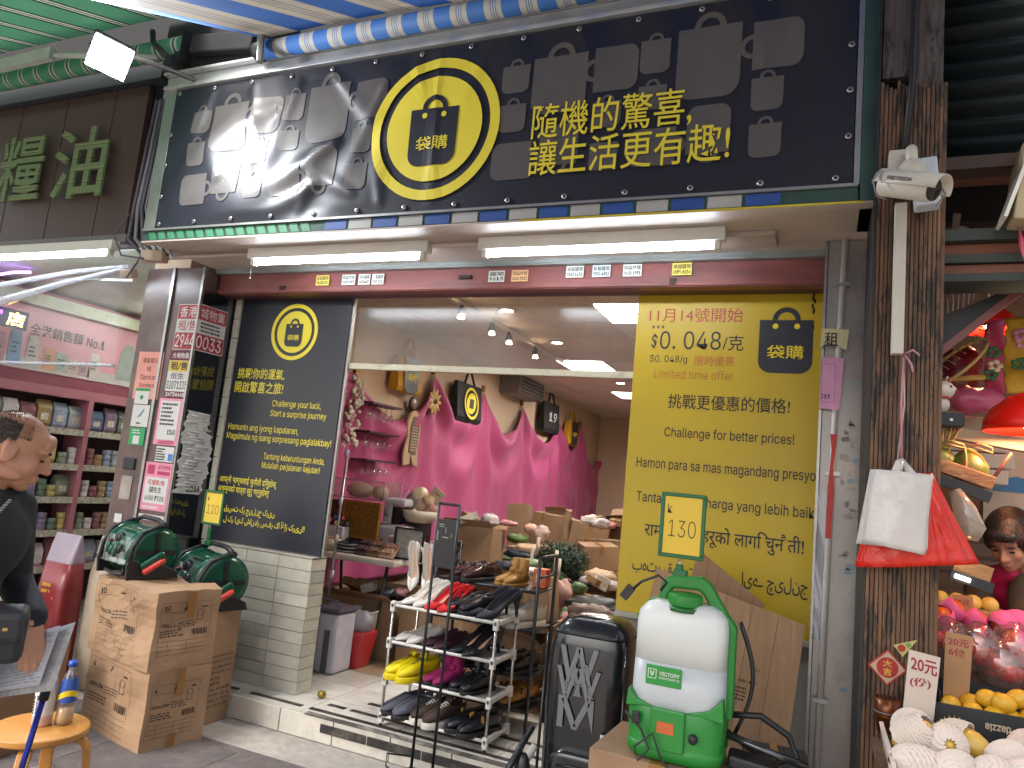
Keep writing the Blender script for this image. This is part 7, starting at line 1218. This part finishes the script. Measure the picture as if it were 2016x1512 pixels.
def hand_prims(b, W, d, n, k=1., curl=.5, side=1):
    """palm and five fingers: W wrist, d pointing along the hand, n out of the back of the hand"""
    d = Vector(d).normalized(); n = Vector(n).normalized(); s = d.cross(n).normalized() * side; W = Vector(W)
    for q in (-.03, -.01, .01, .03): cap_(b, W + d * .01 * k + s * q * .55 * k, W + d * .085 * k + s * q * k, .014 * k, .0115 * k, 8)
    for q, ln in ((-.031, .066), (-.0105, .078), (.0105, .072), (.031, .056)):
        p = W + d * .085 * k + s * q * k; dd = d
        for j, (l_, r0, r1) in enumerate(((.45, .0095, .009), (.32, .009, .008), (.23, .008, .0068))):
            dd = (dd - n * curl * (.55 if j else .35)).normalized(); q2 = p + dd * ln * l_ * k; cap_(b, p, q2, r0 * k, r1 * k, 8); p = q2
    p = W + d * .02 * k - s * .03 * k; dd = (d * .55 - s * .75 - n * .35).normalized(); q2 = p + dd * .045 * k; cap_(b, p, q2, .0125 * k, .0105 * k, 8); dd = (dd + d * .6 - n * .3).normalized(); cap_(b, q2, q2 + dd * .035 * k, .0105 * k, .008 * k, 8)
skin = M('warm skin', '#b07f66', .5, var=.07, scale=14, bump=.06, bscale=180); skin.node_tree.nodes['Principled BSDF'].inputs['Subsurface Weight'].default_value = .08; skin.node_tree.nodes['Principled BSDF'].inputs['Subsurface Radius'].default_value = (.01, .005, .003)
man = thing('person', 'person in a black hooded sweatshirt looking down at papers held in one hand', 'person', (-2.36, 1.54, 0))
F = Vector((.56, .83, -.30)); Qm = frame_of(F); H = Vector((-2.298, 1.49, 1.495)); Fh = Vector((.56, .83, 0)).normalized(); Rr = Vector((.83, -.56, 0))
PL = Vector((-2.39, 1.38, .93)); CH = Vector((-2.345, 1.375, 1.215)); NK = Vector((-2.335, 1.43, 1.365)); Ft = Vector((.97, -.2, 0)).normalized(); Lt = Z_.cross(Ft)
SL_ = CH + Lt * .16 + Z_ * .105; SR = CH - Lt * .175 + Z_ * .115; EL = Vector((-2.385, 1.62, 1.075)); WL = Vector((-2.2, 1.575, .985)); ER = Vector((-2.33, 1.19, 1.07)); WR = Vector((-2.16, 1.22, .98))
b = MB(); head_prims(b, H, Qm, .97); cap_(b, H + Qm @ Vector((-.03, 0, -.06)), NK - Z_ * .03, .057, .064); cap_(b, CH, PL, .13, .125); cap_(b, SR, ER, .045, .038); cap_(b, ER, WR, .037, .024); cap_(b, SL_, EL, .045, .038); cap_(b, EL, WL, .037, .026)
hand_prims(b, WL, Vector((.22, .02, -.95)), Vector((.7, -.5, .35)), .95, .14, -1); hand_prims(b, WR, Vector((.6, .3, -.6)), Z_, .95, .5)
for x in (Lt, -Lt): cap_(b, PL + x * .09, PL + x * .1 - Z_ * .43, .075, .05); cap_(b, PL + x * .1 - Z_ * .43, PL + x * .1 - Z_ * .84, .048, .035)
soft(b, 'body', skin, man, .005, 3)
Fh = Ft; Rr = -Lt
eyes(man, H, Qm, .97, skin)
swm = M('black fleece', '#1b1e24', .85, var=.12, scale=12, bump=.25, bscale=16)
b = MB(); b.ball(CH + Z_ * .01, (.165, .215, .18), 20, 14, frame_of(Fh)); cap_(b, CH - Z_ * .08, PL, .16, .15, 20); b.ball(PL - Z_ * .02, (.15, .185, .1), 18, 12, frame_of(Fh)); cap_(b, SR, ER, .075, .062); cap_(b, ER, WR, .062, .042); cap_(b, SL_, EL, .064, .054); cap_(b, EL, WL - Vector((.01, -.01, -.005)), .054, .043); cap_(b, SR, NK + Rr * .07 - Z_ * .03, .06, .05); cap_(b, SL_, NK - Rr * .07 - Z_ * .03, .06, .05)
soft(b, 'sweatshirt', swm, man, .012, 5)
part('hood', swm, man, lambda b: b.tube([NK + Qm @ Vector((.085 * math.cos(a) - .02, .095 * math.sin(a), -.02 - .05 * math.cos(a))) for a in (2 * math.pi * k / 20 for k in range(21))], .03, 10))
part('shirt_collar', M('grey tee collar', '#8a8a8c', .8), man, lambda b: b.tube([NK + Qm @ Vector((.066 * math.cos(a) - .005, .062 * math.sin(a), .0 - .03 * math.cos(a))) for a in (2 * math.pi * k / 20 for k in range(21))], .01, 8))
cordm = stripes('speckled drawcord', ['#b5b5b2', '#55555a'], .007, 2, bands=[(0, 0), (.55, 1)])
for k, q in enumerate((.02, -.05)):
    p0 = NK + Fh * .1 + Rr * q - Z_ * .02; part('drawcord', cordm, man, lambda b: b.tube([p0, CH + Fh * .15 + Rr * q + Z_ * .08, CH + Fh * .175 + Rr * q - Z_ * (.02 + .14 * (1 - k))], .005, 8))
part('chest_print', M('grey chest print', '#5c6068', .8), man, lambda b: b.sheet(lambda u, v: CH + Fh * (.176 - .1 * (u - .5) ** 2) + Rr * (.07 - .14 * u) + Z_ * (-.1 + .1 * v), 6, 4)); part('chest_stripe', M('pale chest stripe', '#b0b2b4', .8), man, lambda b: b.sheet(lambda u, v: CH + Fh * (.176 - .1 * (u - .5) ** 2) + Rr * (.06 - .11 * u) + Z_ * (-.125 + .008 * v), 6, 1))
b = MB()
for x in (Rr, -Rr): cap_(b, PL + x * .085 - Z_ * .02, PL + x * .1 - Z_ * .43, .095, .07); cap_(b, PL + x * .1 - Z_ * .43, PL + x * .1 - Z_ * .86, .07, .06)
soft(b, 'trousers', M('dark trousers', '#26262c', .8), man, .014, 4)
for x in (Rr, -Rr): part('shoe', M('black shoe', '#1a1a1c', .5), man, lambda b: b.ball(PL + x * .1 + Fh * .06 - Z_ * .89, (.13, .048, .045), 16, 10, frame_of(Fh)))
hairm = M('greying cropped hair', '#4a403b', .9, var=.55, scale=160, bump=.4, bscale=300)
def scalp(a, e): return H + Qm @ (Vector((-.012, 0, .03)) + Vector((.1 * math.cos(e) * math.cos(a), .077 * math.cos(e) * math.sin(a), .088 * math.sin(e)))) * .95
rh = random.Random(2); b = MB(); cnt_ = 0
while cnt_ < 9000:
    a = rh.uniform(-math.pi, math.pi); e = math.asin(rh.uniform(-.55, 1)); ca = math.cos(a)
    side = abs(a) > 1.15; low = -.12 - .35 * (1 if abs(a) > 1.9 else 0) + (.25 if abs(a) < 1.5 else 0)
    dens = 0
    if side and low < e < .75: dens = 1
    elif e >= .75: dens = .3 if ca > -.3 else .7
    elif not side and e > .55: dens = .12
    if rh.random() > dens: cnt_ += .2; continue
    cnt_ += 1; p = scalp(a, e); n = (p - H).normalized(); tdir = (n * .7 + Qm @ Vector((.25, rh.uniform(-.3, .3), -.5))).normalized(); s = n.cross(tdir).normalized() * .0011; L0 = rh.uniform(.006, .011)
    b.add([p - s - n * .002, p + s - n * .002, p + tdir * L0], [(0, 1, 2)])
o = b.build('hair', hairm, man, fix=False); o['kind'] = 'stuff'
def hcap(u, v):
    a = math.pi * (.46 + 1.08 * u); top = .62 + .1 * math.sin(u * 9); e = -.38 + .16 * abs(math.sin(u * 40)) * .3 + (top + .38) * v; k = .0015 if 0 < v < 1 and 0 < u < 1 else -.004
    return scalp(a, e) + (scalp(a, e) - H).normalized() * k
part('hair_base', hairm, man, lambda b: b.sheet(hcap, 40, 14))
t = thing('shoulder_bag', 'small black shoulder bag with a gold badge at the side of the person in black', 'bag', (-2.08, 1.4, .9)); part('bag', M('black nylon', '#17181d', .5, bump=.2, bscale=30), t, lambda b: b.cbox((-2.11, 1.395, .985), (.17, .09, .15), rz=.9, rx=.1), .02); part('flap', M('black nylon flap', '#1d1e24', .45), t, lambda b: b.cbox((-2.09, 1.38, 1.02), (.175, .1, .09), rz=.9, rx=.1), .02); part('badge', M('gold badge', '#b59a5a', .3, metal=.8), t, lambda b: b.cbox((-2.035, 1.385, 1.025), (.012, .02, .032), rz=.9)); part('strap', M('black webbing', '#121317', .6), t, lambda b: b.tube([(-2.15, 1.33, 1.05), SR + Vector((.03, -.06, -.02)), SR + Vector((-.08, 0, .1)), NK - Rr * .1 + Z_ * .0], .012, 6))
pp = thing('folded_papers', 'folded printed papers held by the person in black', 'papers', (-2.2, 1.62, .72))
def quadsheet(P00, P10, P11, P01, bend):
    P00, P10, P11, P01 = map(Vector, (P00, P10, P11, P01)); n = (P10 - P00).cross(P01 - P00).normalized()
    return lambda u, v: P00.lerp(P10, u).lerp(P01.lerp(P11, u), v) + n * bend * math.sin(math.pi * u)
q1 = quadsheet((-2.42, 1.57, .715), (-2.14, 1.59, .80), (-2.125, 1.615, .975), (-2.44, 1.61, .845), .01); q2 = quadsheet((-2.40, 1.60, .70), (-2.11, 1.615, .785), (-2.10, 1.645, .985), (-2.42, 1.64, .84), .015)
part('sheet', M('newsprint', '#b4b5c0', .7, var=.05), pp, lambda b: b.sheet(q1, 12, 6), thick=.0006); part('back_sheet', M('newsprint back', '#a9a8ac', .7, var=.25, scale=60), pp, lambda b: b.sheet(q2, 12, 6), thick=.0006)
b = MB(); rr = random.Random(6)
for r_ in range(16):
    v = .08 + r_ * .055; u = .05
    while u < .93:
        w_ = rr.uniform(.02, .07)
        if rr.random() < .75: b.add([q1(u, v) + Vector((.0012, -.0012, .0004)), q1(u + w_, v) + Vector((.0012, -.0012, .0004)), q1(u + w_, v + .014) + Vector((.0012, -.0012, .0004)), q1(u, v + .014) + Vector((.0012, -.0012, .0004))], [(0, 1, 2, 3)])
        u += w_ + .012
o = b.build('small_print', M('grey newsprint ink', '#7d7f92', .8), pp, fix=False); o['kind'] = 'stuff'
# saleswoman at the stall
wm = thing('person', 'person in a pink vest and brown sleeves bending over the fruit', 'person', (.95, 4.05, 0)); HW = Vector((.755, 3.72, 1.5)); FW = Vector((-.42, -.75, -.55)); Qw = frame_of(FW)
NKw = Vector((.85, 3.9, 1.38)); CHw = Vector((.9, 3.98, 1.2)); PLw = Vector((.98, 4.12, .9)); SRw = Vector((.7, 3.98, 1.3)); SLw = Vector((1.08, 3.92, 1.3)); ERw = Vector((.66, 3.82, 1.12)); WRw = Vector((.58, 3.62, 1.13)); ELw = Vector((1.08, 3.75, 1.1)); WLw = Vector((.88, 3.58, 1.13))
b = MB(); head_prims(b, HW, Qw, .97); cap_(b, HW + Qw @ Vector((-.03, 0, -.06)), NKw, .048, .052); cap_(b, CHw, PLw, .12, .13); 
for a, e, w2 in ((SRw, ERw, WRw), (SLw, ELw, WLw)): cap_(b, a, e, .04, .034); cap_(b, e, w2, .034, .023)
hand_prims(b, WRw, (WRw - ERw) + Vector((0, 0, -.03)), Z_, .95, .5); hand_prims(b, WLw, (WLw - ELw), Z_, .95, .5, -1)
for x in (-.09, .09): cap_(b, PLw + Vector((x, 0, 0)), PLw + Vector((x, .02, -.84)), .07, .04)
soft(b, 'body', skin, wm, .0075, 4); eyes(wm, HW, Qw, .97, skin)
b = MB(); cap_(b, CHw + Z_ * .03, PLw, .155, .16, 18); cap_(b, SRw, SLw, .075, .075); cap_(b, SRw, NKw + Vector((-.06, -.03, -.02)), .06, .045); cap_(b, SLw, NKw + Vector((.06, -.03, -.02)), .06, .045)
soft(b, 'vest', M('hot pink quilted vest', '#b8184c', .6, var=.1, bump=.2, bscale=14), wm, .014, 5)
b = MB()
for a, e, w2 in ((SRw, ERw, WRw), (SLw, ELw, WLw)): cap_(b, a + (a - CHw) * .05, e, .062, .055); cap_(b, e, e.lerp(w2, .75), .055, .042)
soft(b, 'sleeves', M('brown knit sleeve', '#54402f', .85, var=.12, bump=.2), wm, .013, 4)
part('collar_front', M('brown knit sleeve', '#54402f', .85), wm, lambda b: b.ball(CHw + Vector((-.07, -.13, .04)), (.06, .05, .13), 14, 10)); b = MB()
for x in (-.09, .09): cap_(b, PLw + Vector((x, 0, 0)), PLw + Vector((x, .02, -.84)), .09, .06)
soft(b, 'trousers', M('dark trousers', '#26262c', .8), wm, .016, 3)
bh = M('black hair', '#15110f', .45, var=.3, scale=60, bump=.4, bscale=90)
b = MB()
def PW(f, r, u): return HW + Qw @ Vector((f, r, u)) * .97
b.ball(PW(-.02, 0, .045), (.108, .09, .092), 18, 12, Qw); b.ball(PW(-.05, 0, -.01), (.075, .088, .085), 18, 12, Qw); b.ball(PW(.07, 0, .062), (.035, .066, .034), 14, 10, Qw)
for s in (-1, 1): b.ball(PW(.02, s * .07, .02), (.05, .02, .06), 12, 8, Qw)
soft(b, 'hair', bh, wm, .007, 3)
b = MB()
for k in range(1500):
    a = rh.uniform(-math.pi, math.pi); e = rh.uniform(.0, 1.5); d = Vector((math.cos(e) * math.cos(a), math.cos(e) * math.sin(a), math.sin(e))); p = PW(-.015 + .1 * d.x, .088 * d.y, .045 + .092 * d.z); tdn = (Qw @ Vector((.5 * d.x + .2, d.y * .6, -.7))).normalized(); s = d.cross(Vector((0, 0, 1))); s = (Qw @ s).normalized() * .001 if s.length > .01 else Vector((.001, 0, 0)); b.add([p - s, p + s, p + tdn * .045 + (Qw @ d) * .012], [(0, 1, 2)])
o = b.build('loose_strands', bh, wm, fix=False); o['kind'] = 'stuff'

# ================================================================ PET SHOP GOODS
XW = -6.62
ad = thing('advert_board', 'pink advertising board of pet food reading No.1 above the shelves', 'advert', (XW, 4.8, 2.1)); apk = M('pink advert', '#c9929a', .45, var=.05)
part('board', apk, ad, lambda b: b.box(-6.619, -6.6, 3.6, 6.6, 2.11, 2.685)); part('white_foot', M('pale advert', '#b9b6b4', .5), ad, lambda b: b.box(-6.5995, -6.597, 3.6, 6.6, 2.115, 2.21))
def wX(s, y0, y1, z0, z1, mat, bold=0., X=-6.596): write(s, ad, mat, (X, y0, z0), Vector((0, 1, 0)), Z_, y1 - y0, z1 - z0, bold)
wX('全港銷售額', 4.22, 4.74, 2.43, 2.54, M('green grey ink', '#55605a', .6), .01); wX('No.1', 4.78, 4.98, 2.43, 2.52, M('green grey ink', '#55605a', .6), .01)
for k, (y, h, c) in enumerate(((3.75, .3, '#b8b4b8'), (3.92, .26, '#a87a86'), (4.06, .3, '#6f8fae'), (4.22, .28, '#b4b0a8'), (4.38, .2, '#c49a7a'), (4.5, .18, '#9fb0a4'), (4.62, .14, '#b8a89a'), (4.74, .12, '#a8909a'), (4.84, .24, '#c4b8b4'))): part('printed_pack', M('printed pack ' + c, c, .5, var=.15, scale=20), ad, lambda b: b.prism([(0, 0), (.12, 0), (.115, h * .6), (.1, h), (.01, h)], (-6.5965, y, 2.14), Vector((0, 1, 0)), Z_, .002)); scribble(ad, M('green grey ink', '#55605a', .6), (-6.593, y + .02, 2.14 + h * .3), Vector((0, 1, 0)), Z_, .08, h * .4, 3, k)
part('seal_print', M('grey seal print', '#8a9690', .5), ad, lambda b: b.prism([(0, 0), (.2, 0), (.21, .12), (.18, .3), (.14, .37), (.07, .37), (.03, .3), (0, .12)], (-6.5965, 5.15, 2.17), Vector((0, 1, 0)), Z_, .002))
part('dark_band', M('plum band', '#7d3a4c', .5), ad, lambda b: b.box(-6.62, -6.585, 3.6, 6.6, 1.99, 2.1))
shv = thing('pet_food_shelving', 'pink shelving unit stocked with pet food along the pet shop wall', 'shelving', (-6.45, 4.8, .02)); pks = M('pink shelf board', '#a56a76', .45, var=.06); SHZ = [1.62, 1.3, 1.0, .7, .38]
part('head_board', pks, shv, lambda b: b.box(-6.62, -6.34, 3.6, 6.4, 1.9, 1.985)); part('back_panel', M('dark shelf back', '#3a2c34', .6), shv, lambda b: b.box(-6.62, -6.6, 3.6, 6.4, .03, 1.9))
for y in (3.6, 4.72, 5.6, 6.4): part('divider', pks, shv, lambda b: b.box(-6.599, -6.335, y, y + .05, .03, 1.9))
for z in SHZ: part('shelf', pks, shv, lambda b: b.box(-6.599, -6.345, 3.65, 6.4, z - .02, z)); part('price_strip', M('price strip', '#a8a89a', .5, var=.5, scale=30), shv, lambda b: b.box(-6.344, -6.336, 3.66, 6.39, z - .055, z + .002))
packc = ['#c9c4c8', '#8d9fb4', '#80708a', '#7f8f7a', '#a08a62', '#5a6a8a', '#b5a866', '#85585e', '#a4b0b4', '#647a6a']
kk = 0
for z, kind in zip(SHZ, ('bag', 'can', 'can', 'can', 'bag')):
    y = 3.7
    while y < 5.55:
        if 4.66 < y < 4.8: y = 4.82; continue
        c = packc[(kk * 7 + int(z * 10)) % 10]; kk += 1
        if kind == 'bag' or (y < 4.66 and z < 1.4 and kk % 5 == 0):
            h = .2 + .06 * ((kk * 3) % 4) / 4; h = min(h, .24)
            t = thing('pet_food_bag', 'foil pet food bag on the %s shelf of the pink unit' % {1.62: 'top', .38: 'bottom'}.get(z, 'middle'), 'pet food bag', (-6.42, y, z), 'pet food bags on the pink shelves')
            part('bag', M('pack ' + c, c, .35, var=.25, scale=14), t, lambda b: b.loft([[(-6.45 - d, y, z + hh), (-6.45 + d, y, z + hh), (-6.45 + d, y + .13, z + hh), (-6.45 - d, y + .13, z + hh)] for d, hh in ((.03, .001), (.045, .03), (.045, h * .7), (.004, h))], True, True, False), .008); part('label', M('pack label', '#c4bfb4', .5, var=.4, scale=40), t, lambda b: b.box(-6.405, -6.4025, y + .03, y + .1, z + h * .25, z + h * .5)); y += .15
        else:
            t = thing('pet_food_can', 'small pet food tin stacked on the pink shelving', 'tin', (-6.42, y, z), 'tins on the pink shelves')
            for q in range(3 if kk % 3 else 2): part('tin', M('pack ' + c, c, .35, var=.25, scale=14), t, lambda b: b.lathe((-6.41, y + .045, z + q * .052), [(0, .001), (.038, .001), (.04, .004), (.04, .046), (.038, .05), (0, .05)], 14)); part('lid', M('tin lid', '#a8a49c', .3, metal=.6), t, lambda b: b.lathe((-6.41, y + .045, z + q * .052 + .0502), [(0, 0), (.036, 0), (.034, .001), (0, .001)], 14))
            y += .092
t = thing('led_sign', 'small purple and yellow LED sign glowing in the pet shop', 'LED sign', (-6.38, 3.9, 2.44)); part('case', M('sign case', '#3a2a5a', .4), t, lambda b: b.box(-6.41, -6.39, 3.6, 4.06, 2.42, 2.58)); onX('寵', t, emit('purple led', '#c040ff', 5), -6.388, 3.68, 3.84, 2.44, 2.56, .02); onX('店', t, emit('yellow led', '#ffd860', 5), -6.388, 3.88, 4.03, 2.44, 2.56, .02)
t = thing('purple_tube_lamp', 'curved violet neon tube on the pet shop ceiling', 'neon tube', (-5.9, 3.7, 2.7)); part('tube', emit('violet neon', '#b070ff', 4), t, lambda b: b.tube([(-6.5, 3.62, 2.8), (-6.2, 3.58, 2.77), (-5.95, 3.6, 2.8), (-5.9, 3.7, 2.83)], .012, 8)); part('mount', white_metal, t, lambda b: b.box(-6.25, -6.15, 3.56, 3.6, 2.79, 2.86))
t = thing('red_feed_sack', 'red and clear pet food sack standing beside the marble pier', 'sack', (-4.36, 3.3, 0)); part('sack', M('red sack film', '#7d2a2e', .3, var=.1, bump=.2, bscale=14), t, lambda b: b.loft([srect(-4.37, 3.28, z, a, d, 28, .4) for z, a, d in ((.01, .12, .07), (.2, .125, .09), (.6, .122, .085), (.77, .12, .06))], True)); part('clear_top', clear('milky sack film', '#eae4ea', .1, .15, .45, '#b8a8b8'), t, lambda b: b.loft([srect(-4.37, 3.28, z, a, d, 28, .4) for z, a, d in ((.765, .121, .061), (.86, .122, .035), (.94, .12, .005))], False)); scribble(t, M('gold ink', '#c7972e', .4), (-4.43, 3.195, .45), X_, Z_, .12, .2, 5, 3)
t = thing('cream_feed_sack', 'cream pet food sack printed pet against the marble pier', 'sack', (-4.26, 3.3, 0)); part('sack', M('cream sack', '#a89a86', .5, var=.12, bump=.2, bscale=14), t, lambda b: b.loft([srect(-4.17, 3.42, z, a * .8, d, 20, .6) for z, a, d in ((.01, .1, .06), (.2, .115, .08), (.7, .11, .07), (.9, .105, .02), (.94, .1, .006))], True)); onY('pet', t, blk, 3.335, -4.2, -4.12, .8, .85, .03)
for k, (x, y, z, r, hx, lab, cat) in enumerate([(-4.52, 3.05, .55, (.09, .07, .13), '#2a58b8', 'shiny blue plastic bag beside the red feed sack', 'bag'), (-4.3, 2.98, .42, (.08, .06, .07), '#d0b830', 'yellow plastic bag behind the crushed carton', 'bag'), (-4.42, 2.95, .47, (.045, .045, .11), '#38262a', 'dark brown jar with white lid by the blue bag', 'jar')]):
    t = thing(['blue_bag', 'yellow_bag', 'brown_jar'][k], lab, cat, (x, y, z - r[2])); part('body', M('loose ' + hx, hx, .25, var=.2, bump=.3, bscale=20), t, lambda b: b.ball((x, y, z), r, 16, 10, f=(lambda p: 1 + .12 * math.sin(p.x * 60 + p.z * 50)) if k < 2 else None))
    if k == 2: part('lid', whl, t, lambda b: b.lathe((x, y, z + .09), [(0, 0), (.036, 0), (.036, .045), (0, .045)], 16))
t = carton('pet_crate', 'low brown carton carrying the bags beside the marble pier', (-4.42, 3.02, .19), (.42, .34, .36), .1)
